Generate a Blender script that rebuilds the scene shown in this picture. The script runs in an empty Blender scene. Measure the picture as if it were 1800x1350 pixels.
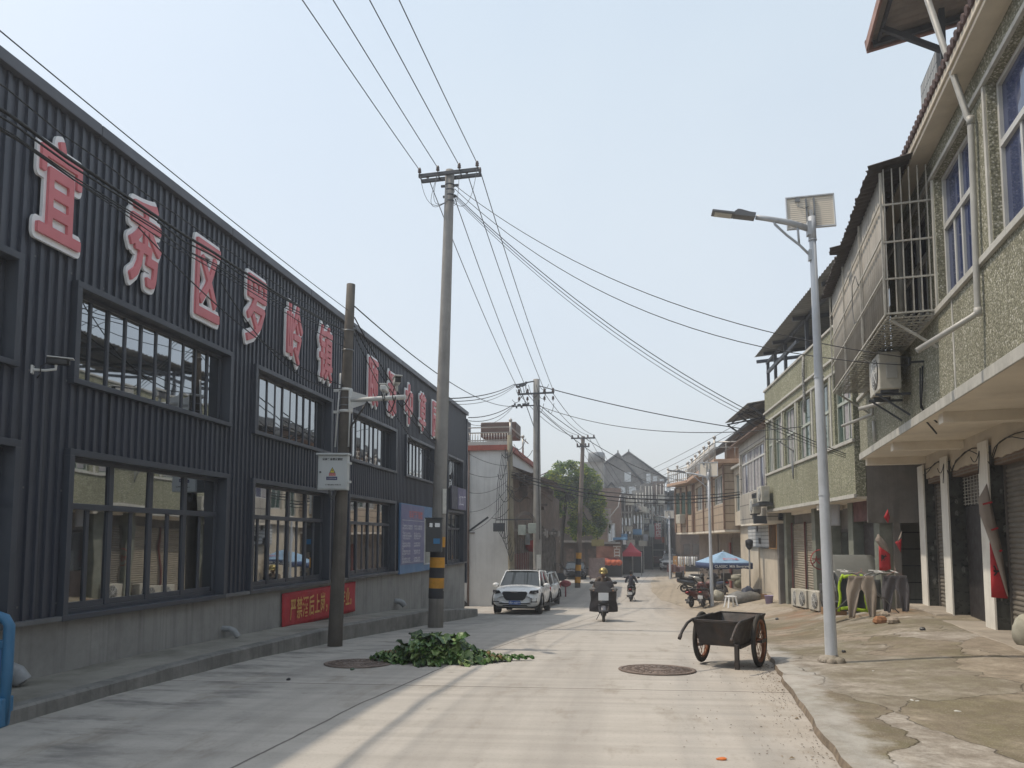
import bpy, bmesh, math, random
import numpy as np
from mathutils import Vector, Matrix, noise as mnoise
random.seed(7)
R_ = math.radians
# ------------------------------------------------------------------ camera, sky, sun, exposure
scene = bpy.context.scene
COL = scene.collection
FPX, PSI, PITCH, CH = 1300.0, R_(9.1), R_(4.5), 1.6
PY0 = 948 - FPX * math.tan(PITCH)
cam_d = bpy.data.cameras.new('camera')
cam = bpy.data.objects.new('camera', cam_d)
COL.objects.link(cam)
scene.camera = cam
cam.location = (0, 0, CH)
cam.rotation_euler = (R_(90) + PITCH, 0, PSI)
cam_d.sensor_fit = 'HORIZONTAL'
cam_d.sensor_width = 36
cam_d.lens = FPX / 1800 * 36
cam_d.shift_y = (PY0 - 675) / 1800
cam_d.clip_end = 3000
cam_d.clip_start = 0.05

SUN_EL, SUN_AZ = R_(60.6), R_(-93)          # azimuth clockwise from +Y: the sun stands over the left-hand roofs
world = bpy.data.worlds.new('World')
scene.world = world
world.use_nodes = True
wn = world.node_tree
bg = wn.nodes['Background']
sky = wn.nodes.new('ShaderNodeTexSky')
sky.sky_type = 'NISHITA'
sky.sun_disc = False
sky.sun_elevation = SUN_EL
sky.sun_rotation = SUN_AZ
sky.air_density = 1.2
sky.dust_density = 4.5
sky.ozone_density = 1.6
# thin high haze: the clear sky is mixed towards a pale milky blue, a little whiter low down
tcw = wn.nodes.new('ShaderNodeTexCoord'); sxw = wn.nodes.new('ShaderNodeSeparateXYZ'); wn.links.new(tcw.outputs['Generated'], sxw.inputs[0])
rpw = wn.nodes.new('ShaderNodeValToRGB'); wn.links.new(sxw.outputs[2], rpw.inputs[0])
rpw.color_ramp.elements[0].position = .0; rpw.color_ramp.elements[0].color = (4.5, 4.6, 4.7, 1)
rpw.color_ramp.elements[1].position = .75; rpw.color_ramp.elements[1].color = (3.7, 4.3, 4.65, 1)
mxw = wn.nodes.new('ShaderNodeMix'); mxw.data_type = 'RGBA'; cnw = wn.nodes.new('ShaderNodeTexNoise'); cnw.inputs['Scale'].default_value = 1.6; cnw.inputs['Detail'].default_value = 5; wn.links.new(tcw.outputs['Generated'], cnw.inputs['Vector'])
mrw = wn.nodes.new('ShaderNodeMapRange'); mrw.inputs[1].default_value, mrw.inputs[2].default_value, mrw.inputs[3].default_value, mrw.inputs[4].default_value = .3, .7, .58, .76; wn.links.new(cnw.outputs[0], mrw.inputs[0]); wn.links.new(mrw.outputs[0], mxw.inputs[0])
wn.links.new(sky.outputs[0], mxw.inputs[6]); wn.links.new(rpw.outputs[0], mxw.inputs[7])
wn.links.new(mxw.outputs[2], bg.inputs[0])
bg.inputs[1].default_value = 0.15
sd = bpy.data.lights.new('sun', 'SUN')
sd.energy = 2.0
sd.angle = R_(0.9)
sd.color = (1.0, 0.88, 0.72)
sun = bpy.data.objects.new('sun', sd)
COL.objects.link(sun)
sdir = Vector((math.sin(SUN_AZ) * math.cos(SUN_EL), math.cos(SUN_AZ) * math.cos(SUN_EL), math.sin(SUN_EL)))
sun.rotation_euler = sdir.to_track_quat('Z', 'Y').to_euler()
sun.location = sdir * 40
scene.view_settings.view_transform = 'Standard'
scene.view_settings.look = 'None'
scene.view_settings.exposure = 0.45
scene.view_settings.gamma = 1
scene.cycles.volume_bounces = 0
scene.cycles.max_bounces = 6
scene.cycles.transparent_max_bounces = 16

# ------------------------------------------------------------------ helpers
def V(*a): return Vector(a)

class MB:
    """collects faces for one mesh object"""
    def __init__(s): s.v, s.f, s.mi, s.sm, s.m = [], [], [], [], 0
    def poly(s, pts, smooth=False):
        n = len(s.v); s.v += [tuple(p) for p in pts]
        s.f.append(tuple(range(n, n + len(pts)))); s.mi.append(s.m); s.sm.append(smooth)
    def raw(s, vs, fs, smooth=False):
        n = len(s.v); s.v += [tuple(p) for p in vs]
        for f in fs:
            s.f.append(tuple(i + n for i in f)); s.mi.append(s.m); s.sm.append(smooth)
        return s
    def box(s, x0, x1, y0, y1, z0, z1, M=None):
        vs = [Vector(p) for p in ((x0,y0,z0),(x1,y0,z0),(x1,y1,z0),(x0,y1,z0),(x0,y0,z1),(x1,y0,z1),(x1,y1,z1),(x0,y1,z1))]
        if M is not None: vs = [M @ v for v in vs]
        return s.raw(vs, [(0,3,2,1),(4,5,6,7),(0,1,5,4),(1,2,6,5),(2,3,7,6),(3,0,4,7)])
    def obox(s, c, size, rz=0, rx=0, ry=0):
        M = Matrix.Translation(c) @ Matrix.Rotation(rz,4,'Z') @ Matrix.Rotation(ry,4,'Y') @ Matrix.Rotation(rx,4,'X')
        a, b, h = size[0]/2, size[1]/2, size[2]/2
        return s.box(-a, a, -b, b, -h, h, M)
    def bar(s, a, b, w, h=None, up=(0,0,1)):
        a, b = Vector(a), Vector(b); h = h or w
        d = b - a; L = d.length
        if L < 1e-6: return s
        d /= L; u = Vector(up)
        if abs(d.dot(u)) > .98: u = Vector((0,1,0))
        x = d.cross(u).normalized(); z = x.cross(d)
        M = Matrix((x, d, z)).transposed().to_4x4(); M.translation = a
        return s.box(-w/2, w/2, 0, L, -h/2, h/2, M)
    def tube(s, path, r, n=8, cap=True, smooth=True, flat=1.0):
        P = [Vector(p) for p in path]; k = len(P)
        rs = r if isinstance(r, (list, tuple)) else [r] * k
        t0 = (P[1] - P[0]).normalized()
        u = Vector((0,0,1)) if abs(t0.z) < .9 else Vector((1,0,0))
        x = t0.cross(u).normalized(); vs = []
        for i in range(k):
            t = (P[min(i+1,k-1)] - P[max(i-1,0)]).normalized()
            x = (x - t * x.dot(t)).normalized(); y = t.cross(x)
            for j in range(n):
                a = 2*math.pi*j/n
                vs.append(P[i] + (x*math.cos(a) + y*math.sin(a)*flat) * rs[i])
        fs = [(i*n+j, i*n+(j+1)%n, (i+1)*n+(j+1)%n, (i+1)*n+j) for i in range(k-1) for j in range(n)]
        s.raw(vs, fs, smooth)
        if cap:
            s.poly(vs[:n][::-1]); s.poly(vs[-n:])
        return s
    def lathe(s, prof, n=16, M=None, smooth=True, cap=True):
        """prof: list of (r, z) turned about local z"""
        vs = []
        for r, z in prof:
            for j in range(n):
                a = 2*math.pi*j/n; vs.append(Vector((r*math.cos(a), r*math.sin(a), z)))
        if M is not None: vs = [M @ v for v in vs]
        k = len(prof)
        s.raw(vs, [(i*n+j, i*n+(j+1)%n, (i+1)*n+(j+1)%n, (i+1)*n+j) for i in range(k-1) for j in range(n)], smooth)
        if cap:
            if prof[0][0] > 1e-4: s.poly(vs[:n][::-1])
            if prof[-1][0] > 1e-4: s.poly(vs[-n:])
        return s
    def grid(s, fn, nu, nv, smooth=True):
        vs = [fn(i/nu, j/nv) for i in range(nu+1) for j in range(nv+1)]
        w = nv + 1
        return s.raw(vs, [(i*w+j, (i+1)*w+j, (i+1)*w+j+1, i*w+j+1) for i in range(nu) for j in range(nv)], smooth)
    def prism(s, poly, y0, y1, M=None, smooth=False):
        """poly in (x,z), extruded along y"""
        n = len(poly)
        a = [Vector((p[0], y0, p[1])) for p in poly]; b = [Vector((p[0], y1, p[1])) for p in poly]
        if M is not None: a = [M @ v for v in a]; b = [M @ v for v in b]
        s.raw(a + b, [(i, (i+1) % n, n + (i+1) % n, n + i) for i in range(n)], smooth)
        s.poly(a[::-1]); s.poly(b)
        return s
    def ball(s, c, r, n=10, sz=(1,1,1), M=None):
        c = Vector(c); vs, k = [], n//2 + 1
        for i in range(k+1):
            th = math.pi*i/k
            for j in range(n):
                a = 2*math.pi*j/n
                p = Vector((math.sin(th)*math.cos(a)*sz[0], math.sin(th)*math.sin(a)*sz[1], math.cos(th)*sz[2])) * r
                vs.append((M @ p if M is not None else p) + c)
        return s.raw(vs, [(i*n+j, (i+1)*n+j, (i+1)*n+(j+1)%n, i*n+(j+1)%n) for i in range(k) for j in range(n)], True)
    def build(s, name, mat, parent=None, loc=(0,0,0), rz=0, bev=0, solid=0, rot=None, weld=False):
        me = bpy.data.meshes.new(name)
        me.from_pydata(s.v, [], s.f)
        me.polygons.foreach_set('material_index', s.mi)
        me.polygons.foreach_set('use_smooth', s.sm)
        for m in (mat if isinstance(mat, (list, tuple)) else [mat]): me.materials.append(m)
        if weld or any(s.sm):
            bm = bmesh.new(); bm.from_mesh(me)
            bmesh.ops.remove_doubles(bm, verts=bm.verts, dist=1e-5)
            bm.to_mesh(me); bm.free()
        me.update()
        o = bpy.data.objects.new(name, me); COL.objects.link(o)
        o.location = loc; o.rotation_euler = rot or (0, 0, rz)
        if parent: o.parent = parent
        if bev:
            b = o.modifiers.new('bevel', 'BEVEL'); b.width = bev; b.segments = 2; b.limit_method = 'ANGLE'; b.angle_limit = R_(35)
            b.harden_normals = False
        if solid:
            t = o.modifiers.new('solid', 'SOLIDIFY'); t.thickness = solid; t.offset = 0
        return o

def tag(o, label=None, cat=None, group=None, kind=None):
    if label: o['label'] = label
    if cat: o['category'] = cat
    if group: o['group'] = group
    if kind: o['kind'] = kind
    return o
def thing(name, label, cat, loc=(0,0,0), rz=0, group=None):
    o = bpy.data.objects.new(name, None); COL.objects.link(o)
    o.location = loc; o.rotation_euler = (0, 0, rz); o.empty_display_size = .2
    return tag(o, label, cat, group)
def copy_tree(o, parent=None):
    c = o.copy(); COL.objects.link(c); c.parent = parent
    for ch in list(o.children): copy_tree(ch, c)
    return c
def put(src, loc, rz=0, label=None, group=None, scale=None):
    c = copy_tree(src); c.location = loc; c.rotation_euler = (0, 0, rz)
    if scale: c.scale = scale if isinstance(scale, (tuple, list)) else (scale,)*3
    return tag(c, label, None, group)

# terrain along the street (measured from the photograph's perspective)
KY = [0, 4, 7, 10, 14, 18, 23, 28, 34, 42, 55, 80, 400]
KZ = [0, 0, -.01, -.1, -.32, -.58, -.92, -1.22, -1.5, -1.7, -1.8, -1.75, -1.7]
def interp(x, X, Y):
    if x <= X[0]: return Y[0]
    for i in range(1, len(X)):
        if x <= X[i]:
            t = (x - X[i-1]) / (X[i] - X[i-1]); return Y[i-1] + t*(Y[i]-Y[i-1])
    return Y[-1]
def groad(y): return interp(y, KY, KZ)
EY = [-10, 5.6, 7.6, 9.3, 10.7, 13.4, 18, 23.8, 29, 34.8, 41.6, 48.6, 58, 72, 86, 130]
EX = [1.3, 1.45, 1.6, 1.74, 1.92, 2.25, 3.0, 3.6, 3.3, 2.5, 1.6, 1.3, 1.5, 2.4, 4.5, 12]
def xedge(y): return interp(y, EY, EX)
TY = [-10, 17.5, 18.9, 20.5, 25, 30, 36, 45, 60, 130]
TZ = [.08, .06, -.04, -.2, -.52, -.8, -1.05, -1.4, -1.6, -1.6]
def gtop(y): return max(interp(y, TY, TZ), groad(y) + .02)
def smooth(t): t = max(0., min(1., t)); return t*t*(3-2*t)
def gnd(x, y):
    """height of the right-hand apron / road"""
    e = xedge(y)
    if x <= e: return groad(y)
    step = .05*smooth((18-y)/6) + .012
    w = 3.2 if y > 8 else 3.6
    return groad(y) + step + (gtop(y) - groad(y) - step) * smooth((x - e)/w)
def gpt(px, py, lift=0.0):
    """the point of the ground seen at a place of the photograph (1800x1350)"""
    a, b = (px-900)/FPX, (PY0-py)/FPX
    r = V(math.cos(PSI), math.sin(PSI), 0)
    f = V(-math.sin(PSI)*math.cos(PITCH), math.cos(PSI)*math.cos(PITCH), math.sin(PITCH))
    u = r.cross(f); d = r*a + u*b + f; c = V(0, 0, CH)
    t = 2.0
    while t < 160:
        q = c + d*t
        if q.z <= gnd(q.x, q.y) + lift: return q
        t += .02
    return q

def pray(px, py):
    a, b = (px-900)/FPX, (PY0-py)/FPX
    r = V(math.cos(PSI), math.sin(PSI), 0)
    f = V(-math.sin(PSI)*math.cos(PITCH), math.cos(PSI)*math.cos(PITCH), math.sin(PITCH))
    return r*a + r.cross(f)*b + f
def atY(px, py, y): d = pray(px, py); return V(0, 0, CH) + d*(y/d.y)
def atX(px, py, x): d = pray(px, py); return V(0, 0, CH) + d*(x/d.x)
def onpl(px, py, p, n): d = pray(px, py); return V(0, 0, CH) + d*((V(*p) - V(0, 0, CH)).dot(V(*n))/d.dot(V(*n)))

# ------------------------------------------------------------------ materials
def nd(nt, t, **kw):
    n = nt.nodes.new(t)
    for k, v in kw.items(): setattr(n, k, v)
    return n
def newmat(name):
    m = bpy.data.materials.new(name); m.use_nodes = True
    nt = m.node_tree; b = nt.nodes['Principled BSDF']
    return m, nt, b
def c4(c): return (c[0], c[1], c[2], 1)
def mixrgb(nt, fac, a, b, mode='MIX'):
    n = nd(nt, 'ShaderNodeMix', data_type='RGBA', blend_type=mode, clamp_factor=True)
    for s, v in ((0, fac), (6, a), (7, b)):
        if hasattr(v, 'links') or hasattr(v, 'is_output'): nt.links.new(v, n.inputs[s])
        elif isinstance(v, (int, float)): n.inputs[s].default_value = v
        else: n.inputs[s].default_value = c4(v)
    return n.outputs[2]
def ramp(nt, src, p0, p1, c0=0.0, c1=1.0):
    n = nd(nt, 'ShaderNodeMapRange'); n.clamp = True
    nt.links.new(src, n.inputs[0])
    n.inputs[1].default_value, n.inputs[2].default_value, n.inputs[3].default_value, n.inputs[4].default_value = p0, p1, c0, c1
    return n.outputs[0]
def math_(nt, op, a, b=None, c=None):
    n = nd(nt, 'ShaderNodeMath', operation=op)
    for i, v in enumerate((a, b, c)):
        if v is None: continue
        if isinstance(v, (int, float)): n.inputs[i].default_value = v
        else: nt.links.new(v, n.inputs[i])
    return n.outputs[0]
def wpos(nt, scale=(1,1,1)):
    g = nd(nt, 'ShaderNodeNewGeometry'); mp = nd(nt, 'ShaderNodeMapping')
    nt.links.new(g.outputs['Position'], mp.inputs[0]); mp.inputs['Scale'].default_value = scale
    return mp.outputs[0]
def noise(nt, vec, scale=5, detail=4, rough=.55, dist=0):
    n = nd(nt, 'ShaderNodeTexNoise'); nt.links.new(vec, n.inputs['Vector'])
    n.inputs['Scale'].default_value = scale; n.inputs['Detail'].default_value = detail
    n.inputs['Roughness'].default_value = rough; n.inputs['Distortion'].default_value = dist
    return n.outputs[0]
def bump(nt, b, h, strength=.3, dist=.01):
    n = nd(nt, 'ShaderNodeBump'); n.inputs['Strength'].default_value = strength; n.inputs['Distance'].default_value = dist
    nt.links.new(h, n.inputs['Height']); nt.links.new(n.outputs[0], b.inputs['Normal'])
MATS = {}
def mat(name, col, rough=.6, var=.18, scale=3.0, metal=0.0, streak=0.0, grime=0.0, bmp=0.0, bscale=40, spec=.5, col2=None, coat=0, gcol=(.03,.028,.025)):
    """paint / plaster / metal with mottling, vertical streaks, grime and fine bump, all in world space"""
    if name in MATS: return MATS[name]
    m, nt, b = newmat(name)
    P = wpos(nt)
    n1 = noise(nt, P, scale, 5, .6)
    lo = [c*(1-var) for c in col]; hi = col2 or [min(1, c*(1+var)) for c in col]
    c = mixrgb(nt, ramp(nt, n1, .3, .7), lo, hi)
    if streak:
        s = noise(nt, wpos(nt, (9, 9, .35)), 1.0, 5, .65)
        c = mixrgb(nt, ramp(nt, s, .5, .78, 0, streak), c, [x*.35 for x in col])
    if grime:
        g = noise(nt, P, scale*.45 + .4, 6, .7)
        c = mixrgb(nt, ramp(nt, g, .5, .75, 0, grime), c, gcol)
    nt.links.new(c, b.inputs['Base Color'])
    b.inputs['Roughness'].default_value = rough; b.inputs['Metallic'].default_value = metal
    b.inputs['Specular IOR Level'].default_value = spec
    if coat: b.inputs['Coat Weight'].default_value = coat; b.inputs['Coat Roughness'].default_value = .06
    r = noise(nt, P, scale*2.3, 3)
    nt.links.new(ramp(nt, r, .3, .7, max(0, rough-.1), min(1, rough+.1)), b.inputs['Roughness'])
    if bmp: bump(nt, b, noise(nt, P, bscale, 4, .6), bmp, .01)
    MATS[name] = m
    return m
def glass_mat(name, col=(.02,.025,.03), rough=.03, ior=1.75, spec=.5, metal=0.0):
    if name in MATS: return MATS[name]
    m, nt, b = newmat(name)
    b.inputs['Base Color'].default_value = c4(col); b.inputs['Roughness'].default_value = rough
    b.inputs['IOR'].default_value = ior; b.inputs['Specular IOR Level'].default_value = spec; b.inputs['Metallic'].default_value = metal
    bump(nt, b, noise(nt, wpos(nt), 1.1, 2), .06, .02)
    MATS[name] = m
    return m
# ------------------------------------------------------------------ lettering
_gl = {}
def text_tris(body, size=1.0, offset=0.0, align='LEFT', res=3):
    c = bpy.data.curves.new('lettering', 'FONT'); c.body = body; c.size = size; c.offset = offset
    c.align_x = align; c.resolution_u = res; c.fill_mode = 'FRONT'
    o = bpy.data.objects.new('lettering', c); COL.objects.link(o)
    dg = bpy.context.evaluated_depsgraph_get(); dg.update()
    me = bpy.data.meshes.new_from_object(o.evaluated_get(dg))
    vs = [(v.co.x, v.co.y) for v in me.vertices]; fs = [tuple(p.vertices) for p in me.polygons]
    bpy.data.objects.remove(o); bpy.data.curves.remove(c); bpy.data.meshes.remove(me)
    return vs, fs
def add_text(mb, body, M, size=1.0, sx=1.0, offset=0.0, align='LEFT'):
    """flat lettering: local x right, y up, laid on plane M"""
    vs, fs = text_tris(body, size, offset, align)
    if vs: mb.raw([M @ Vector((x*sx, y, 0)) for x, y in vs], fs)
def glyph_field(ch, n=72, pad=.16):
    """signed distance field of a character in its unit square"""
    if ch in _gl: return _gl[ch]
    vs, fs = text_tris(ch)
    xs = [v[0] for v in vs]; ys = [v[1] for v in vs]
    x0, x1, y0, y1 = min(xs), max(xs), min(ys), max(ys)
    P = [((x-x0)/(x1-x0), (y-y0)/(y1-y0)) for x, y in vs]
    g = np.linspace(-pad, 1+pad, n); gx, gy = np.meshgrid(g, g, indexing='ij')
    ins = np.zeros((n, n), bool); segs = {}
    for f in fs:
        for k in range(1, len(f)-1):
            a, b, c = P[f[0]], P[f[k]], P[f[k+1]]
            d1 = (b[0]-a[0])*(gy-a[1]) - (b[1]-a[1])*(gx-a[0]); d2 = (c[0]-b[0])*(gy-b[1]) - (c[1]-b[1])*(gx-b[0]); d3 = (a[0]-c[0])*(gy-c[1]) - (a[1]-c[1])*(gx-c[0])
            ins |= ((d1 >= 0) & (d2 >= 0) & (d3 >= 0)) | ((d1 <= 0) & (d2 <= 0) & (d3 <= 0))
        for i in range(len(f)):
            e = tuple(sorted((f[i], f[(i+1) % len(f)]))); segs[e] = segs.get(e, 0) + 1
    D = np.full((n, n), 9.0)
    for (i, j), k in segs.items():
        if k > 1: continue
        a, b = np.array(P[i]), np.array(P[j]); ab = b - a; L = max(ab @ ab, 1e-12)
        t = np.clip(((gx-a[0])*ab[0] + (gy-a[1])*ab[1])/L, 0, 1)
        D = np.minimum(D, np.hypot(gx - a[0] - t*ab[0], gy - a[1] - t*ab[1]))
    D = np.where(ins, -D, D); _gl[ch] = (g, D)
    return g, D
def glyph_plate(ch, iso, w, h, depth, M):
    """character grown by iso, as a plate w x h x depth (front face at local z = depth)"""
    g, D = glyph_field(ch); F = iso - D; n = len(g); mb = MB(); edges = []
    for i in range(n-1):
        for j in range(n-1):
            q = [(i, j), (i+1, j), (i+1, j+1), (i, j+1)]; val = [F[a] for a in q]
            if max(val) <= 0: continue
            pts, cut = [], []
            for k in range(4):
                a, b = q[k], q[(k+1) % 4]; va, vb = val[k], val[(k+1) % 4]
                pa = (g[a[0]], g[a[1]]); pb = (g[b[0]], g[b[1]])
                if va > 0: pts.append(pa)
                if (va > 0) != (vb > 0):
                    t = va/(va-vb); p = (pa[0]+t*(pb[0]-pa[0]), pa[1]+t*(pb[1]-pa[1])); pts.append(p); cut.append(len(pts)-1)
            if len(pts) < 3: continue
            mb.poly([M @ Vector((p[0]*w, p[1]*h, depth)) for p in pts])
            if len(cut) == 2:
                a, b = pts[cut[0]], pts[cut[1]]
                if cut[1] - cut[0] != 1 and not (cut[0] == 0 and cut[1] == len(pts)-1): pass
                mb.poly([M @ Vector((a[0]*w, a[1]*h, depth)), M @ Vector((a[0]*w, a[1]*h, 0)), M @ Vector((b[0]*w, b[1]*h, 0)), M @ Vector((b[0]*w, b[1]*h, depth))])
    return mb

# ------------------------------------------------------------------ ground, road, pavements
def road_mat():
    m, nt, b = newmat('road concrete')
    P = wpos(nt); sp = nd(nt, 'ShaderNodeSeparateXYZ'); nt.links.new(P, sp.inputs[0]); X, Y = sp.outputs[0], sp.outputs[1]
    yr = math_(nt, 'MULTIPLY_ADD', X, -.072, Y)
    big = noise(nt, P, .55, 6, .62); mid = noise(nt, P, 3.2, 5, .65)
    c = mixrgb(nt, ramp(nt, big, .3, .7), (.415, .385, .35), (.485, .455, .415))
    c = mixrgb(nt, ramp(nt, mid, .45, .8, 0, .35), c, (.365, .33, .285))
    cv = nd(nt, 'ShaderNodeCombineXYZ'); nt.links.new(math_(nt, 'MULTIPLY', X, .16), cv.inputs[0]); nt.links.new(math_(nt, 'MULTIPLY', yr, 5.5), cv.inputs[1])
    br = noise(nt, cv.outputs[0], 1.0, 4, .5)
    c = mixrgb(nt, ramp(nt, br, .4, .68, 0, .30), c, (.57, .54, .50))
    c = mixrgb(nt, ramp(nt, br, .58, .32, 0, .20), c, (.28, .27, .25))
    # dusty earth along the right-hand edge, tyre-dark and brown stains
    st = noise(nt, wpos(nt, (1.2, .5, 1)), 1.6, 6, .72)
    c = mixrgb(nt, ramp(nt, st, .54, .72, 0, .55), c, (.20, .16, .115))
    tk = noise(nt, wpos(nt, (1.5, .06, 1)), 1.0, 4, .6)
    c = mixrgb(nt, ramp(nt, tk, .46, .68, 0, .42), c, (.24, .225, .21))
    oil = ramp(nt, noise(nt, P, 1.9, 3, .5), .70, .76, 0, .55)
    c = mixrgb(nt, oil, c, (.17, .15, .13))
    c = mixrgb(nt, ramp(nt, noise(nt, P, 38, 3, .7), .55, .72, 0, .35), c, (.25, .23, .20))
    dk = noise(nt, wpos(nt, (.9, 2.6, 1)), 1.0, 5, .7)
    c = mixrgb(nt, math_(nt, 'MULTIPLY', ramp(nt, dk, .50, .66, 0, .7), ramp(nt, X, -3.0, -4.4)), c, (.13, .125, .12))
    ed = math_(nt, 'ADD', math_(nt, 'MULTIPLY', X, .55), noise(nt, P, 1.3, 5, .7))
    c = mixrgb(nt, ramp(nt, ed, .95, 1.75, 0, .5), c, (.36, .29, .21))
    # slab joints
    wob = math_(nt, 'MULTIPLY_ADD', noise(nt, P, 1.7, 3), .05, -.025)
    t = math_(nt, 'ABSOLUTE', math_(nt, 'SUBTRACT', math_(nt, 'PINGPONG', math_(nt, 'ADD', math_(nt, 'ADD', yr, wob), -7.42 + 40), 2.05), 0.0))
    j1 = ramp(nt, t, .006, .02, 1, 0)
    lx = math_(nt, 'ABSOLUTE', math_(nt, 'ADD', math_(nt, 'ADD', X, wob), math_(nt, 'MULTIPLY_ADD', Y, -.066, 3.12)))
    j2 = ramp(nt, lx, .005, .018, 1, 0)
    j = math_(nt, 'MAXIMUM', j1, j2)
    c = mixrgb(nt, math_(nt, 'MULTIPLY', j, .8), c, (.085, .075, .065))
    nt.links.new(c, b.inputs['Base Color']); b.inputs['Roughness'].default_value = .88; b.inputs['Specular IOR Level'].default_value = .25
    hgt = math_(nt, 'ADD', math_(nt, 'MULTIPLY', br, .55), math_(nt, 'MULTIPLY', noise(nt, P, 60, 3), .25))
    hgt = math_(nt, 'SUBTRACT', hgt, math_(nt, 'MULTIPLY', j, .7))
    bump(nt, b, hgt, .5, .014)
    return m
def apron_mat():
    m, nt, b = newmat('apron concrete')
    P = wpos(nt)
    wn1 = noise(nt, P, .9, 4, .6)
    vec = nd(nt, 'ShaderNodeVectorMath', operation='ADD'); nt.links.new(wpos(nt, (.7, .42, 0)), vec.inputs[0])
    cc = nd(nt, 'ShaderNodeTexNoise'); nt.links.new(P, cc.inputs['Vector']); cc.inputs['Scale'].default_value = .8; cc.inputs['Detail'].default_value = 5
    sc = nd(nt, 'ShaderNodeVectorMath', operation='SCALE'); nt.links.new(cc.outputs['Color'], sc.inputs[0]); sc.inputs['Scale'].default_value = 1.05
    nt.links.new(sc.outputs[0], vec.inputs[1])
    vo = nd(nt, 'ShaderNodeTexVoronoi', feature='F1'); nt.links.new(vec.outputs[0], vo.inputs['Vector']); vo.inputs['Scale'].default_value = 1.0
    ve = nd(nt, 'ShaderNodeTexVoronoi', feature='DISTANCE_TO_EDGE'); nt.links.new(vec.outputs[0], ve.inputs['Vector']); ve.inputs['Scale'].default_value = 1.0
    sep = nd(nt, 'ShaderNodeSeparateColor'); nt.links.new(vo.outputs['Color'], sep.inputs[0])
    c = mixrgb(nt, sep.outputs[0], (.30, .255, .20), (.45, .39, .315))
    c = mixrgb(nt, ramp(nt, sep.outputs[1], .62, .75, 0, .75), c, (.53, .50, .455))
    gm = math_(nt, 'MULTIPLY', ramp(nt, sep.outputs[2], .3, .5), ramp(nt, noise(nt, P, .7, 5, .7), .36, .56))
    c = mixrgb(nt, math_(nt, 'MULTIPLY', gm, .8), c, (.15, .14, .07))
    f = noise(nt, P, 2.6, 6, .72)
    c = mixrgb(nt, ramp(nt, f, .35, .66, .7, 0), c, (.16, .13, .095))
    f2 = noise(nt, P, 11, 6, .75)
    c = mixrgb(nt, ramp(nt, f2, .38, .6, .5, 0), c, (.14, .115, .09))
    c = mixrgb(nt, ramp(nt, noise(nt, P, 70, 3, .7), .56, .7, 0, .5), c, (.5, .46, .4))
    c = mixrgb(nt, ramp(nt, noise(nt, wpos(nt, (.5, 3.0, 1)), 1.1, 6, .75), .56, .7, 0, .6), c, (.15, .125, .10))
    # fresh pale mortar strip beside the road
    sx = nd(nt, 'ShaderNodeSeparateXYZ'); nt.links.new(P, sx.inputs[0])
    e = math_(nt, 'ADD', math_(nt, 'ADD', sx.outputs[0], math_(nt, 'MULTIPLY', sx.outputs[1], -.085)), math_(nt, 'MULTIPLY', noise(nt, P, 1.6, 5, .65), .95))
    near = ramp(nt, sx.outputs[1], 12.5, 14.5, 1, 0)
    c = mixrgb(nt, math_(nt, 'MULTIPLY', math_(nt, 'MULTIPLY', ramp(nt, e, 1.68, 1.86, 1, 0), math_(nt, 'MULTIPLY', near, ramp(nt, f, .32, .62, .45, 1))), .72), c, (.47, .46, .44))
    # rust-red stains in front of the shutters
    rs = math_(nt, 'MULTIPLY', ramp(nt, noise(nt, wpos(nt, (.8, .35, 1)), .9, 5, .7), .5, .68), math_(nt, 'MULTIPLY', ramp(nt, sx.outputs[1], 15.5, 17.5), ramp(nt, sx.outputs[1], 25, 28, 1, 0)))
    c = mixrgb(nt, math_(nt, 'MULTIPLY', rs, .55), c, (.27, .135, .075))
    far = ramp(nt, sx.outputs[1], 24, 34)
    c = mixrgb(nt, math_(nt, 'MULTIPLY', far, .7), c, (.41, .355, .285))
    crack = ramp(nt, ve.outputs[0], .002, .011, 1, 0)
    crack = math_(nt, 'MULTIPLY', crack, ramp(nt, wn1, .38, .55))
    c = mixrgb(nt, math_(nt, 'MULTIPLY', crack, .45), c, (.08, .07, .055))
    nt.links.new(c, b.inputs['Base Color']); b.inputs['Roughness'].default_value = .93; b.inputs['Specular IOR Level'].default_value = .2
    hgt = math_(nt, 'ADD', math_(nt, 'MULTIPLY', sep.outputs[0], .5), math_(nt, 'ADD', math_(nt, 'MULTIPLY', math_(nt, 'ADD', f, math_(nt, 'MULTIPLY', f2, .35)), .9), math_(nt, 'MULTIPLY', noise(nt, P, 45, 4), .22)))
    bump(nt, b, math_(nt, 'SUBTRACT', hgt, math_(nt, 'MULTIPLY', crack, 1.2)), .6, .03)
    return m
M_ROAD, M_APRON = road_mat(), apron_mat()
M_EARTH = mat('far earth', (.30, .26, .2), .95, .25, .3, grime=.3)
mb = MB()
mb.grid(lambda u, v: V(-600 + 1200*u, -150 + 1000*v, -.06 + groad(-150 + 1000*v) - (.05 if -40 < -150+1000*v < 140 else 0)), 8, 250)
tag(mb.build('ground', M_EARTH), kind='structure')
YS = [-12 + .5*i for i in range(52)] + [14 + i for i in range(30)] + [44 + 3*i for i in range(34)]
def leftlim(y): return -5.33 if y < 26.5 else (-16.0 if y > 28 else -5.33 - (y-26.5)*7.1)
mb = MB(); vs = []; NX = 10
for y in YS:
    a, e = (-5.4 if y < 26.6 else -16), xedge(y) + .02
    for k in range(NX+1): vs.append((a + (e-a)*k/NX, y, groad(y)))
mb.raw(vs, [(i*(NX+1)+k, i*(NX+1)+k+1, (i+1)*(NX+1)+k+1, (i+1)*(NX+1)+k) for i in range(len(YS)-1) for k in range(NX)], True)
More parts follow.
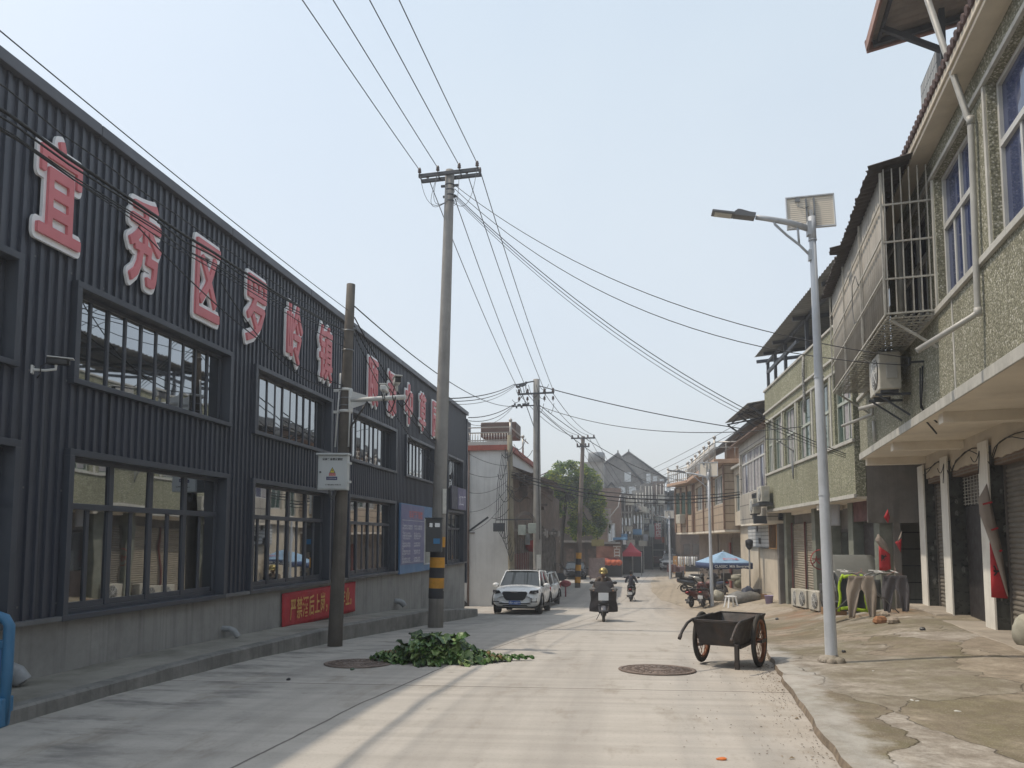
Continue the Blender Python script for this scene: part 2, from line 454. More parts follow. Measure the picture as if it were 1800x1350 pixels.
tag(mb.build('road', M_ROAD), kind='structure')
mb = MB(); vs = []; NX = 36; YF = [-12 + .3*i for i in range(120)] + [24 + .8*i for i in range(40)] + [56 + 3*i for i in range(30)]
for y in YF:
    e = xedge(y)
    w = .05*(mnoise.noise((y*1.3, 2.2, 0)) + .5*mnoise.noise((y*4.1, 7.2, 0)))*(1 if y < 26 else 3)
    for k in range(NX+1):
        t = (k/NX)**1.7; x = e + w + 16*t
        z = gnd(e + max(16*t, 1e-3), y) + .02*(mnoise.noise((x*.8, y*.5, 3)) + .6*mnoise.noise((x*2, y*1.4, 9)))*min(1, 16*t/.5)
        vs.append((x, y, z + .006))
    g_ = .002 + .014*max(0, mnoise.noise((y*2.1, 5, 1))) if y < 15 else .002
    vs[-(NX+1)] = (e + w - .012 - g_, y, groad(y) + .0045); vs[-NX] = (e + w + .002, y, vs[-NX][2] - .008)
for i in range(len(YF)-1):
    for k in range(NX):
        mb.m = 1 if k == 0 and YF[i] < 16 else 0
        q = [vs[i*(NX+1)+k], vs[i*(NX+1)+k+1], vs[(i+1)*(NX+1)+k+1], vs[(i+1)*(NX+1)+k]]; mb.poly(q, k > 0)
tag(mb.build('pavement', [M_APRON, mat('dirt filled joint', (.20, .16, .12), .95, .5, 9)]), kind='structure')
# left-hand raised pavement with its cast kerb
LY = [-12, 5.7, 9, 11.3, 13.2, 19.2, 22.3, 25, 27.2]
LZ = [.14, .13, .11, .05, 0, -.29, -.53, -.78, -.96]
M_KERB = mat('old kerb concrete', (.22, .213, .2), .9, .3, 2.2, streak=.7, grime=.5, bmp=.5, bscale=35)
M_LPAV = mat('old pavement concrete', (.26, .245, .215), .9, .28, 1.4, grime=.55, bmp=.4, bscale=30, gcol=(.05, .05, .03))
YL = [-12 + .25*i for i in range(157)]
def kx(y): return -5.33 + .018*mnoise.noise((y*1.9, 1, 0)) + (-(y-25.6)**2*.55 if y > 25.6 else 0)
mb = MB(); vs = []
for y in YL:
    z = interp(y, LY, LZ) + .012*mnoise.noise((y*2.3, 4, 0))
    vs += [(-6.4, y, z + .012), (kx(y) - .16, y, z + .004)]
mb.raw(vs, [(2*i, 2*i+1, 2*i+3, 2*i+2) for i in range(len(YL)-1)], True)
tag(mb.build('left_pavement', M_LPAV), kind='structure')
mb = MB(); vs = []
for y in YL:
    z = interp(y, LY, LZ) + .012*mnoise.noise((y*2.3, 4, 0)); x = kx(y)
    vs += [(x - .16, y, z + .004), (x - .03, y, z + .002), (x - .004, y, z - .02), (x, y, groad(y) - .05)]
mb.raw(vs, [(4*i+k, 4*i+k+1, 4*i+k+5, 4*i+k+4) for i in range(len(YL)-1) for k in range(3)])
tag(mb.build('kerb', M_KERB), kind='structure')

# ------------------------------------------------------------------ the dark clad workshop on the left
def clad_mat():
    m, nt, b = newmat('slate cladding'); P = wpos(nt); sp = nd(nt, 'ShaderNodeSeparateXYZ'); nt.links.new(P, sp.inputs[0])
    wv = nd(nt, 'ShaderNodeTexWhiteNoise', noise_dimensions='1D'); nt.links.new(math_(nt, 'FLOOR', math_(nt, 'MULTIPLY', sp.outputs[1], 1.0)), wv.inputs['W'])
    c = mixrgb(nt, wv.outputs[0], (.040, .047, .066), (.052, .060, .082))
    c = mixrgb(nt, ramp(nt, noise(nt, wpos(nt, (8, 8, .3)), 1, 6, .65), .48, .78, 0, .45), c, (.10, .105, .115))
    c = mixrgb(nt, ramp(nt, noise(nt, P, 1.1, 6, .7), .5, .75, 0, .4), c, (.022, .026, .035))
    lap = ramp(nt, math_(nt, 'ABSOLUTE', math_(nt, 'SUBTRACT', math_(nt, 'FRACT', sp.outputs[1]), .5)), .492, .497, 0, .6)
    c = mixrgb(nt, lap, c, (.012, .014, .018))
    zz = math_(nt, 'PINGPONG', math_(nt, 'SUBTRACT', sp.outputs[2], .9), .62); yy = math_(nt, 'PINGPONG', math_(nt, 'SUBTRACT', sp.outputs[1], .033), .26)
    scr = math_(nt, 'MULTIPLY', ramp(nt, zz, .008, .014, 1, 0), ramp(nt, yy, .008, .014, 1, 0))
    c = mixrgb(nt, math_(nt, 'MULTIPLY', scr, .8), c, (.16, .16, .17))
    nt.links.new(c, b.inputs['Base Color']); b.inputs['Roughness'].default_value = .4; b.inputs['Specular IOR Level'].default_value = .5
    bump(nt, b, noise(nt, wpos(nt, (2.2, 2.2, .8)), 1, 2), .12, .05)
    return m
M_CLAD = clad_mat()
M_CLADT = mat('slate trim', (.062, .07, .088), .4, .10, 1.6, spec=.45)
M_PLINTH = mat('plinth render', (.31, .305, .295), .9, .16, 1.1, streak=.55, grime=.35, bmp=.25, bscale=50)
M_DGLASS = glass_mat('workshop glass', (.40, .42, .44), .02, 1.6, .5, 1.0)
M_ROOFS = mat('roof sheet', (.10, .11, .13), .5, .1)
WX, WY0, WY1, WZ0, WZ1 = -6.25, -10.0, 27.75, .74, 6.395
ws = thing('workshop', 'long two storey dark slate corrugated metal workshop with rows of black windows', 'building', (WX, 9, -1))
ws.location = (0, 0, 0)
PER = .13
PROF = [(0, 0), (.066, 0), (.072, .028), (.118, .028), (.124, 0)]
OP = [(3.3+.1, 6.5, 3.42, 4.47), (7.4, 10.6, 3.42, 4.47), (11.47, 14.57, 3.42, 4.47), (15.78, 18.92, 3.42, 4.47), (19.93, 22.85, 3.42, 4.47), (24.68, 26.95, 3.42, 4.47),
      (3.4, 6.58, .76, 2.54), (7.4, 10.58, .76, 2.54), (11.47, 14.6, .76, 2.54), (15.72, 18.92, .76, 2.54), (24.65, 27.1, .76, 2.54), (-1, 2.4, .76, 2.54), (-1, 2.4, 3.42, 4.47)]
def corr(mb, y0, y1, z0, z1):
    ys = {y0, y1}
    k = math.floor(y0/PER)
    while k*PER < y1:
        for dy, _ in PROF:
            if y0 < k*PER+dy < y1: ys.add(k*PER+dy)
        k += 1
    def dx(y):
        t = y - math.floor(y/PER+1e-9)*PER
        return interp(t, [p[0] for p in PROF] + [PER], [p[1] for p in PROF] + [0])
    L = sorted(ys)
    for a, b in zip(L, L[1:]):
        mb.poly([(WX+dx(a), a, z0), (WX+dx(b), b, z0), (WX+dx(b), b, z1), (WX+dx(a), a, z1)])
cuts = sorted({WY0, WY1} | {o[0] for o in OP} | {o[1] for o in OP})
mb = MB()
for a, b in zip(cuts, cuts[1:]):
    if b - a < 1e-4: continue
    zs = sorted([(o[2], o[3]) for o in OP if o[0] <= a + 1e-4 and o[1] >= b - 1e-4])
    z = WZ0
    for q0, q1 in zs: corr(mb, a, b, z, q0); z = q1
    corr(mb, a, b, z, WZ1)
mb.box(-22, WX-.3, WY0, WY1-.02, WZ0, 6.28)
mb.box(WX-.3, WX-.02, WY0, WY0+.05, WZ0, 6.28); mb.box(WX-.3, WX-.01, WY1-.1, WY1-.02, WZ0, 6.28)
mb.build('cladding', M_CLAD, ws)
mb = MB(); mb.box(-22, WX-.015, WY0, WY1-.03, -2, .74-.03)
mb.build('plinth', M_PLINTH, ws)
mb = MB(); mb.box(WX-.05, WX+.075, WY0, WY1+.02, .708, .756); mb.build('flashing', mat('galv flashing', (.16, .165, .175), .5, .2, 2), ws)
mb = MB()
y = WY0
while y < WY1:
    y2 = min(y + 2.93, WY1 + .06)
    mb.box(WX-.35, WX+.10, y, y2-.012, 6.385, 6.52); y += 2.93
mb.box(-22, WX-.352, WY0, WY1, 6.38, 6.5)
mb.build('roof_cap', mat('cap flashing', (.085, .092, .112), .45, .12, 1.0), ws, bev=.008)
mb = MB(); mb.box(WX-.06, WX+.06, WY1-.03, WY1+.09, -.05, 6.25)
mb.build('corner_trim', M_CLADT, ws)
def ws_window(y0, y1, z0, z1, panes, transom=None, slide=False):
    f = MB(); t = .075; pr = .085
    for (a, b, c, d) in ((y0-t, y1+t, z1, z1+t), (y0-t, y1+t, z0-t*.8, z0), (y0-t, y0, z0, z1), (y1, y1+t, z0, z1)):
        f.box(WX-.15, WX+pr, a, b, c, d)
    rx = WX-.105                                            # sash plane
    fr = .05
    for (a, b, c, d) in ((y0, y1, z1-fr, z1), (y0, y1, z0, z0+fr), (y0, y0+fr, z0+fr, z1-fr), (y1-fr, y1, z0+fr, z1-fr)):
        f.box(rx-.02, rx+.035, a, b, c, d)
    g = MB(); n = panes; w = (y1-y0-2*fr)/n
    for k in range(1, n):
        yy = y0 + fr + k*w; h = .02 if not transom else .04
        f.box(rx-.02, rx+(.016 if not transom else .028), yy-h, yy+h, z0+fr, z1-fr)
    rows = [(z0+fr, z1-fr)]
    if transom:
        f.box(rx-.021, rx+.05, y0+fr, y1-fr, transom-.035, transom+.035)
        rows = [(z0+fr, transom), (transom, z1-fr)]
        for k in range(n):                                 # sliding sash stiles, bottom rail
            yy = y0 + fr + (k+.52)*w
            f.box(rx-.018, rx+.016, yy-.028, yy+.028, z0+fr, transom-.035)
            f.box(rx-.0175, rx+.0155, y0+fr+k*w+.045, y0+fr+(k+1)*w-.045, z0+fr, z0+fr+.07)
    for r0, r1 in rows:
        for k in range(n):
            a, b = y0+fr+k*w, y0+fr+(k+1)*w
            e1, e2, e3 = (random.uniform(-.006, .006) for _ in range(3))
            g.poly([(rx+e1, a, r0), (rx+e2, b, r0), (rx+e2+e3, b, r1), (rx+e1+e3, a, r1)])
    o = f.build('window', M_CLADT, ws, bev=.004)
    g.build('pane', M_DGLASS, o)
for k, (y0, y1, z0, z1) in enumerate(OP):
    if z0 > 3: ws_window(y0, y1, z0, z1, 10 if k < 4 else 8)
    else: ws_window(y0, y1, z0, z1, 4, 1.98)

# cut-out characters fixed along the wall top
M_RED = mat('sign red', (.60, .18, .20), .45, .08, 2, spec=.4)
M_SWHITE = mat('sign white', (.80, .82, .84), .5, .06, 2)
MW = Matrix(((0, 0, 1, 0), (1, 0, 0, 0), (0, 1, 0, 0), (0, 0, 0, 1)))        # local x -> +Y, y -> Z, z -> +X
def onwall(y, z, x=WX+.05): return Matrix.Translation((x, y, z)) @ MW
CH_ = [('宜', 6.68), ('秀', 8.12), ('区', 9.56), ('罗', 11.0), ('岭', 12.44), ('镇', 13.87), ('颐', 16.73), ('源', 18.17), ('中', 19.68), ('草', 21.07), ('园', 22.52)]
NAMES = ['first, tallest in view', 'second from the near end', 'third, an open box shape', 'fourth, above the second upper window', 'fifth, right of the second upper window', 'sixth, just before the old pole',
         'seventh, first beyond the old pole', 'eighth, behind the camera arm', 'ninth, narrow with a long tail', 'tenth, next to last', 'last, half behind the striped pole']
for (ch, y), nm in zip(CH_, NAMES):
    t = thing('sign_character', 'red character on white backing along the workshop wall, ' + nm, 'sign', (WX+.05, y, 4.86), 0, 'cut-out characters along the workshop wall')
    glyph_plate(ch, .078, .6, 1.1, .035, MW).build('backing', M_SWHITE, t)
    glyph_plate(ch, .016, .6, 1.1, .035, Matrix.Translation((.036, 0, 0)) @ MW).build('face', M_RED, t)

# red banner on the plinth
t = thing('banner', 'red cloth banner with yellow characters pinned to the workshop plinth', 'banner', (WX, 12.66, 0))
mb = MB()
mb.grid(lambda u, v: V(.012 + .014*math.sin(u*23)*math.sin(v*3.1+.4) + .012*(1-v), u*3.62, -.02 - .06*u*.2 + v*.64 + (.03*u if v > .5 else 0)), 40, 8)
mb.build('cloth', mat('banner red', (.42, .035, .045), .75, .14, 4, bmp=.2, bscale=20), t, solid=.004)
mb = MB()
for k, ch in enumerate('严禁酒后上岗，违章作业。'):
    add_text(mb, ch, Matrix.Translation((.043, .28 + k*.268, .15 + .012*k/5)) @ MW, .42, .6, .006)
mb.build('lettering', mat('banner gold', (.62, .36, .11), .6, .06), t)
# blue notice board
t = thing('notice_board', 'violet notice board with two columns of rules and a red heading', 'notice board', (WX+.06, 19.28, .66))
M_NB = mat('notice blue', (.16, .165, .30), .5, .1, 1.5)
mb = MB(); mb.box(0, .05, 0, 3.75, 0, 1.93); mb.build('board', mat('notice lower blue', (.10, .20, .36), .5, .12, 1.5), t)
mb = MB(); mb.box(.05, .058, .04, 2.3, .24, 1.9); mb.build('panel', M_NB, t)
mb = MB(); mb.box(.05, .06, 2.36, 3.7, .22, 1.55); mb.build('poster', mat('faded poster', (.28, .29, .27), .6, .3, 3), t)
mb = MB()
for (a, b, c, d) in ((.12, 2.25, 1.46, 1.475), (.12, 2.25, .29, .30), (2.3, 2.36, .2, 1.58), (2.3, 3.72, .18, .225)): mb.box(.0585, .064, a, b, c, d)
mb.build('frame', mat('notice frame', (.5, .52, .55), .5), t)
mb = MB()
L1 = ['一、', '严格遵守各项规章制度', '进入车间必须佩戴工牌', '二、', '严禁酒后上岗作业', '按规程操作机械设备', '下班前关闭水电气', '三、', '保持环境卫生整洁', '物品摆放整齐有序', '四、', '发现隐患及时上报', '禁止吸烟严防火灾', '五、', '服从管理听从指挥', '文明礼貌团结互助']
for col, y in ((0, .16), (1, 1.24)):
    for k, s in enumerate(L1): add_text(mb, s[col:], Matrix.Translation((.0605, y, 1.36 - k*.07)) @ MW, .062, 1.5, .001)
mb.build('lettering', mat('notice white', (.6, .6, .66), .6), t)
mb = MB(); add_text(mb, '车间管理制度', Matrix.Translation((.0605, .75, 1.55)) @ MW, .24, .95, .006); mb.build('heading', mat('notice red', (.48, .16, .17), .6), t)
# little sign over the far entrance
t = thing('entrance_sign', 'violet square sign with white characters above the far entrance of the workshop', 'sign', (WX+.06, 25.0, 2.66))
mb = MB(); mb.box(0, .07, 0, 2.25, 0, .82); mb.build('box', mat('sign dark violet', (.07, .072, .10), .5), t)
mb = MB(); mb.box(.07, .085, .9, 2.2, .03, .79); mb.build('panel', mat('sign violet', (.15, .14, .24), .5), t)
mb = MB(); add_text(mb, '加工厂', Matrix.Translation((.087, 1.0, .2)) @ MW, .42, .88, .004); mb.build('lettering', mat('sign lettering', (.6, .6, .66), .5), t)
# drain elbows through the plinth
M_PVC = mat('grey pvc', (.30, .31, .32), .5, .15, 5, grime=.3)
for y, z, r, lab in ((6.62, .24, .085, 'fat grey pipe elbow poking from the plinth behind the blue barrier'), (10.75, .16, .045, 'short dark pipe stub on the pavement under the first lower window'), (19.3, -.12, .075, 'grey pipe elbow poking from the plinth before the striped pole')):
    t = MB()
    t.tube([(WX-.1, y, z+.06), (WX+.1, y, z+.06), (WX+.17, y+.02, z+.03), (WX+.22, y+.05, z-.06)], r, 12, cap=False)
    t.tube([(WX+.222, y+.051, z-.064), (WX+.1, y, z+.058), (WX-.1, y, z+.058)], r*.86, 12, cap=False)
    tag(t.build('drain_pipe', M_PVC), lab, 'pipe', 'drain pipes in the workshop plinth')
# bullet camera on the wall
M_CAMW = mat('camera white', (.6, .61, .6), .45, .06)
M_BLACK = mat('black plastic', (.018, .018, .02), .4, .1)
def bullet_camera(name, label, loc, rz, arm=True, sc=1.0, hm=None):
    t = thing(name, label, 'camera', loc, rz, 'surveillance cameras'); t.scale = (sc,)*3
    b = MB(); b.obox((0, .16, 0), (.105, .30, .10)); b.build('housing', hm or M_CAMW, t, bev=.02)
    b = MB(); b.obox((0, .20, .062), (.13, .36, .018), rx=-.03); b.build('sunshield', M_CAMW, t, bev=.006)
    b = MB(); b.obox((0, .316, 0), (.10, .02, .095)); b.build('lens', M_BLACK, t, bev=.01)
    if arm:
        b = MB(); b.tube([(0, .14, -.05), (0, .14, -.12), (0, 0, -.15), (0, -.16, -.15)], .022, 8); b.obox((0, -.17, -.15), (.1, .03, .13)); b.build('bracket', M_CAMW, t, bev=.004)
    else:
        b = MB(); b.tube([(0, .12, -.05), (0, .12, -.16)], .025, 8); b.build('bracket', M_CAMW, t)
    b = MB(); b.tube([(0, .02, -.03), (.03, -.06, -.1), (.05, -.05, -.22), (.02, -.1, -.28)], .009, 6); b.build('lead', M_BLACK, t)
    return t
bullet_camera('bullet_camera', 'small white security camera bracketed to the workshop wall left of the first upper window', (WX+.2, 6.78, 3.47), R_(-60), True, .68, M_BLACK)
# ------------------------------------------------------------------ poles, lamps, overhead wires
M_POLE = mat('weathered pole concrete', (.27, .26, .245), .88, .16, 1.6, streak=.5, grime=.3, bmp=.25, bscale=40)
M_POLE2 = mat('old dark pole concrete', (.125, .112, .098), .9, .2, 2.2, streak=.6, grime=.5, bmp=.35, bscale=30)
M_STEEL = mat('galvanised steel', (.20, .21, .22), .5, .25, 3, metal=.5)
M_DSTEEL = mat('dull dark steel', (.055, .06, .068), .6, .2, 4)
M_PORC = mat('brown porcelain', (.07, .04, .03), .3, .1, spec=.6)
M_YEL = mat('hazard yellow', (.62, .30, .03), .6, .16, 3, grime=.35)
M_BLK = mat('hazard black', (.03, .032, .04), .6, .2, 3)
M_WIRE = mat('wire black', (.022, .024, .027), .6, .1)
M_WIREG = mat('wire grey', (.10, .105, .11), .6, .1)
M_PAPER = mat('pasted paper', (.55, .55, .52), .8, .15, 9)
def shaft(base, top, r0, r1, n=20):
    m = MB(); b, t = Vector(base), Vector(top)
    m.tube([b.lerp(t, k/8) for k in range(9)], [r0+(r1-r0)*k/8 for k in range(9)], n)
    return m
def insulator(parent, p, s=1.0):
    m = MB(); M = Matrix.Translation(p) @ Matrix.Scale(s, 4)
    m.lathe([(.012, -.06), (.012, .0), (.045, .005), (.05, .03), (.03, .045), (.045, .06), (.045, .085), (.028, .1), (.034, .125), (.0, .135)], 10, M)
    return m.build('insulator', M_PORC, parent)
def rel(base, p): return Vector(p) - Vector(base)
def loopwire(m, a, b, drop, r=.006, side=(0, 0, 0)):
    a, b, s = Vector(a), Vector(b), Vector(side)
    m.tube([a.lerp(b, t) + V(0, 0, -drop*4*t*(1-t)) + s*math.sin(math.pi*t) for t in [k/10 for k in range(11)]], r, 5, cap=False)

# striped pole (the tall one)
B1 = gpt(765, 1103); T1 = atY(791, 300, B1.y + .05)
p1 = thing('utility_pole', 'tall concrete power pole with yellow and black bands, crossarm and meter box', 'utility pole', B1, 0, 'concrete power poles')
tp = rel(B1, T1)
def p1at(z): return tp * ((z - B1.z)/tp.z)
shaft((0, 0, -.25), tp, .195, .115).build('shaft', M_POLE, p1)
for k in range(6):
    z0 = B1.z + .72 + k*.255; m = MB(); a, b = p1at(z0), p1at(z0 + .253)
    r0 = .195 - .08*(z0-B1.z)/tp.z + .004
    m.tube([a, b], [r0, r0-.002], 20, cap=False); m.build('band', M_BLK if k % 2 == 0 else M_YEL, p1)
ca = tp + V(0, 0, -.13)
ax = V(math.cos(R_(-4)), math.sin(R_(-4)), 0)
m = MB(); m.bar(ca - ax*.82 + V(0, -.14, .0), ca + ax*.82 + V(0, -.14, 0), .07, .09); m.bar(ca - ax*.82 + V(0, .14, .0), ca + ax*.82 + V(0, .14, 0), .07, .09)
for s in (-.8, -.3, .3, .8): m.bar(ca + ax*s + V(0, -.16, 0), ca + ax*s + V(0, .16, 0), .03)
m.build('crossarm', M_DSTEEL, p1, bev=.005)
INS1 = []
for s in (-.78, -.28, .30, .78):
    q = ca + ax*s + V(0, -.2, .06); insulator(p1, q); INS1.append(B1 + q + V(0, 0, .07))
INS1F = []
for s in (-.66, -.14, .42, .78):
    q = ca + ax*s + V(0, .14, .08); insulator(p1, q, .9); INS1F.append(B1 + q + V(0, 0, .06))
m = MB()
for dz in (-.42, -.56, -.7, -.86): m.lathe([(.125, 0), (.128, .0), (.128, .035), (.125, .035)], 18, Matrix.Translation(tp + V(0, 0, dz)), cap=False)
for s in (-1, 1): m.obox(tp + V(s*.17, -.02, -.42), (.12, .05, .05)); m.obox(tp + V(s*.15, 0, -.7), (.06, .05, .05))
m.build('clamp', M_DSTEEL, p1)
m = MB()
for a, b, dr, sd in ((-.78, .0, .45, -.1), (-.28, .0, .42, -.22), (.30, .05, .5, .06), (.78, .06, .55, .1), (-.28, .0, .5, -.3)):
    loopwire(m, ca + ax*a + V(0, -.18, .05), tp + V(b, -.13, -.85), dr, .007, (sd, -.05, 0))
m.build('jumper', M_WIREG, p1)
m = MB(); m.obox(p1at(3.3 - 0) * 0 + p1at(2.55) + V(.17, -.14, 0), (.1, .012, .62), rz=.7); m.build('paper_label', M_PAPER, p1)
m = MB()
for k, ch in enumerate('石塘组变'): add_text(m, ch, Matrix.Translation(p1at(2.55) + V(.135, -.176, .2 - .145*k)) @ Matrix.Rotation(.7, 4, 'Z') @ Matrix.Rotation(R_(90), 4, 'X'), .095, 1, .002)
m.build('lettering', M_BLACK, p1)
mbx = thing('meter_box', 'dark grey meter box with a blue label strapped to the striped pole', 'meter box', B1 + p1at(1.75) + V(-.03, -.28, -.05), R_(8))
m = MB(); m.obox((0, 0, 0), (.40, .18, .82)); m.build('case', mat('meter case', (.075, .08, .085), .55, .15), mbx, bev=.015)
m = MB(); m.obox((0, -.01, .42), (.44, .22, .03)); m.build('lid', M_DSTEEL, mbx, bev=.008)
m = MB(); m.box(-.14, -.03, -.097, -.092, .2, .3); m.box(.03, .15, -.097, -.092, .2, .3); m.build('window', M_DGLASS, mbx)
m = MB(); m.box(-.005, .15, -.098, -.092, -.21, -.08); m.build('label_plate', mat('label blue', (.05, .22, .45), .5), mbx)

# old short dark pole in front of the workshop
B2 = gpt(588, 1136); T2 = atY(617, 500, B2.y + .02); t2 = rel(B2, T2)
p2 = thing('utility_pole', 'short dark old concrete pole standing by the kerb with a grey box', 'utility pole', B2, 0, 'concrete power poles')
shaft((0, 0, -.25), t2, .128, .075).build('shaft', M_POLE2, p2)
def p2at(z): return t2 * ((z - B2.z)/t2.z)
m = MB()
for z in (5.25, 4.9, 4.05, 3.92, 1.95, 1.75): m.lathe([(.1, 0), (.103, 0), (.103, .02), (.1, .02)], 14, Matrix.Translation(p2at(z)), cap=False)
for s in (-1, 1): m.obox(p2at(5.3) + V(s*.12, 0, 0), (.08, .03, .03))
m.build('clamp', M_STEEL, p2)
m = MB(); m.tube([p2at(4.5) + V(-.1, -.04, 0), p2at(3.2) + V(-.14, -.04, 0)], .016, 8); m.tube([p2at(4.2) + V(.1, -.04, 0), p2at(3.2) + V(.11, -.05, 0)], .016, 8)
m.build('conduit', M_CAMW, p2)
arm = thing('camera_bracket', 'white horizontal steel pipe arm clamped to the short dark pole', 'bracket arm', B2 + p2at(4.0), 0)
m = MB(); m.tube([(.09, -.02, .02), (1.12, -.1, .03)], .042, 12); m.build('pipe', M_CAMW, arm)
m = MB(); m.prism([(.09, -.14), (.4, -.05), (.4, .09), (.09, .19)], -.045, -.035); m.obox((.1, -.02, .02), (.02, .16, .38)); m.build('gusset', M_CAMW, arm, bev=.003)
for dz in (.2, -.18):
    m = MB(); m.lathe([(.115, 0), (.118, 0), (.118, .05), (.115, .05)], 14, Matrix.Translation((0, 0, dz-.02)), cap=False); m.obox((-.16, -.02, dz), (.1, .04, .045)); m.build('strap', M_CAMW, arm)
aw = B2 + p2at(4.0)
bullet_camera('bullet_camera', 'boxy white camera on the pipe arm, nearer the dark pole, facing away', aw + V(.70, -.08, .22), R_(10), False)
bullet_camera('bullet_camera', 'boxy white camera at the tip of the pipe arm, its lens facing the viewer', aw + V(.98, -.22, .25), R_(205), False)
m = MB(); loopwire(m, aw + V(.7, -.1, .1), aw + V(.95, -.12, .04), .3, .012); loopwire(m, aw + V(.98, -.14, -.02), aw + V(1.2, -.1, .1), .16, .01); m.tube([aw + V(.42, -.06, -.02), aw + V(.3, -.06, -.2), aw + V(.13, -.06, -.45), aw + V(.12, -.05, -.9)], .018, 8)
tag(m.build('camera_lead', M_BLACK), 'black looping leads hanging under the camera pipe arm', 'cable')
# grey control box
cb = thing('control_box', 'pale grey control box with warning triangle hung on the short dark pole', 'control box', B2 + p2at(2.72) + V(-.09, -.16, -.28), R_(11))
M_BOX = mat('box enamel', (.50, .53, .54), .45, .06, 1.5, streak=.12)
m = MB(); m.obox((0, 0, .3), (.50, .22, .60)); m.build('case', M_BOX, cb, bev=.008)
m = MB(); m.obox((0, -.02, .615), (.55, .30, .035), rx=.06); m.build('rain_hood', M_BOX, cb, bev=.01)
m = MB(); m.obox((0, -.117, .3), (.47, .012, .565)); m.build('door', M_BOX, cb, bev=.004)
m = MB(); m.lathe([(.016, 0), (.016, .02), (.0, .022)], 12, Matrix.Translation((-.20, -.123, .3)) @ Matrix.Rotation(R_(90), 4, 'X')); m.build('lock', M_DSTEEL, cb)
for z in (.14, .46):
    m = MB(); m.box(.25, .305, -.06, .0, z-.02, z+.02); m.build('lug', M_CAMW, cb, bev=.004)
MF = Matrix.Rotation(R_(90), 4, 'X')
def onfront(x, z, y=-.1245): return Matrix.Translation((x, y, z)) @ MF
m = MB(); add_text(m, '公共安全视频监控', onfront(0, .505), .043, 1, .002, 'CENTER'); add_text(m, '天下智信息科技有限公司', onfront(.015, .075), .024, 1, .0005, 'CENTER'); m.build('lettering', M_BLACK, cb)
m = MB(); m.prism([(-.052, .285), (.052, .285), (0, .385)], -.1245, -.1235); m.build('triangle', mat('sign black', (.015, .015, .015), .5), cb)
m = MB(); m.prism([(-.038, .293), (.038, .293), (0, .367)], -.1262, -.125); m.build('triangle_face', mat('sign yellow', (.62, .5, .06), .5), cb)
m = MB(); m.poly([(.004, -.1272, .35), (-.014, -.1272, .322), (-.001, -.1272, .322), (-.006, -.1272, .3), (.014, -.1272, .329), (.001, -.1272, .329)]); m.build('bolt_mark', M_BLACK, cb)
m = MB(); m.box(-.056, .056, -.1262, -.1245, .235, .28); m.build('red_plate', mat('plate red', (.45, .08, .08), .5), cb)
m = MB(); m.box(-.1, .085, -.1262, -.1245, .165, .222); m.build('blue_plate', mat('plate navy', (.03, .035, .12), .5), cb)
m = MB(); add_text(m, '高压危险', onfront(0, .244, -.1268), .024, 1, 0, 'CENTER'); add_text(m, '公安监控设施', onfront(-.008, .183, -.1268), .026, 1, 0, 'CENTER'); m.build('plate_lettering', M_PAPER, cb)
m = MB(); loopwire(m, cb.location + V(-.08, -.02, .0), cb.location + V(.05, .0, .0), .16, .012); loopwire(m, cb.location + V(-.06, -.02, .0), cb.location + V(.03, .0, .0), .12, .012)
tag(m.build('cable_coil', M_WIREG), 'small grey cable loop hanging under the control box', 'cable')

# the middle pole behind the white car
B3 = V(atY(945, 1003, 34).x, 34, groad(34)); T3 = atY(943, 667, 34.05); t3 = rel(B3, T3)
p3 = thing('utility_pole', 'concrete pole crowded with wires, rising behind the white car', 'utility pole', B3, 0, 'concrete power poles')
shaft((0, 0, -.2), t3, .21, .15).build('shaft', M_POLE, p3)
INS3 = []
c3 = t3 + V(0, 0, -.72)
for q, L in ((c3, .85), (t3 + V(0, 0, -1.2), .0)):
    if L:
        m = MB(); m.bar(q + V(-L, -.2, 0), q + V(L, -.2, .03), .06, .08); m.build('crossarm', M_DSTEEL, p3)
for s in (-.8, -.4, .4, .8):
    INS3.append(B3 + c3 + V(s, -.2, .16)); insulator(p3, c3 + V(s, -.2, .05), 1.5)
    insulator(p3, c3 + V(s, -.2, -.3), 1.3)
m = MB(); m.bar(t3 + V(-.1, -.1, -.1), t3 + V(-1.0, -.3, -.3), .05); m.bar(t3 + V(-.1, -.1, -1.25), t3 + V(-1.1, -.3, -1.3), .05); m.bar(t3 + V(-.8, -.3, -.25), t3 + V(-.1, -.1, -2.3), .03)
for k in range(10):
    m.obox(t3 + V(-.45 - .05*k, -.25, -.18 - .02*k + random.uniform(-.08, .08)), (.09, .06, .1), rz=random.random())
    m.obox(t3 + V(-.35 - .08*k, -.25, -1.25 + random.uniform(-.1, .1)), (.08, .06, .1), rz=random.random())
m.build('bracket', M_DSTEEL, p3)
m = MB()
for k in range(9):
    a = t3 + V(random.uniform(-.9, .9), -.25, random.choice((-.3, -.7, -1.2))); loopwire(m, a, a + V(random.uniform(-.5, .5), 0, random.uniform(-.5, .1)), random.uniform(.15, .5), .012)
for s in (.12, .17): m.tube([t3 + V(s, -.16, -1.0), t3 + V(.1, -.2, -3.5), t3 + V(.16, -.22, -7.5)], .016, 5)
for k in range(3): m.lathe([(.46-.05*k, -.02), (.48-.05*k, 0), (.46-.05*k, .02)], 18, Matrix.Translation((-.55, -.25, 3.9)) @ Matrix.Rotation(R_(90), 4, 'X') @ Matrix.Rotation(.1*k, 4, 'Y'), cap=False)
m.build('cable_loop', M_WIRE, p3)
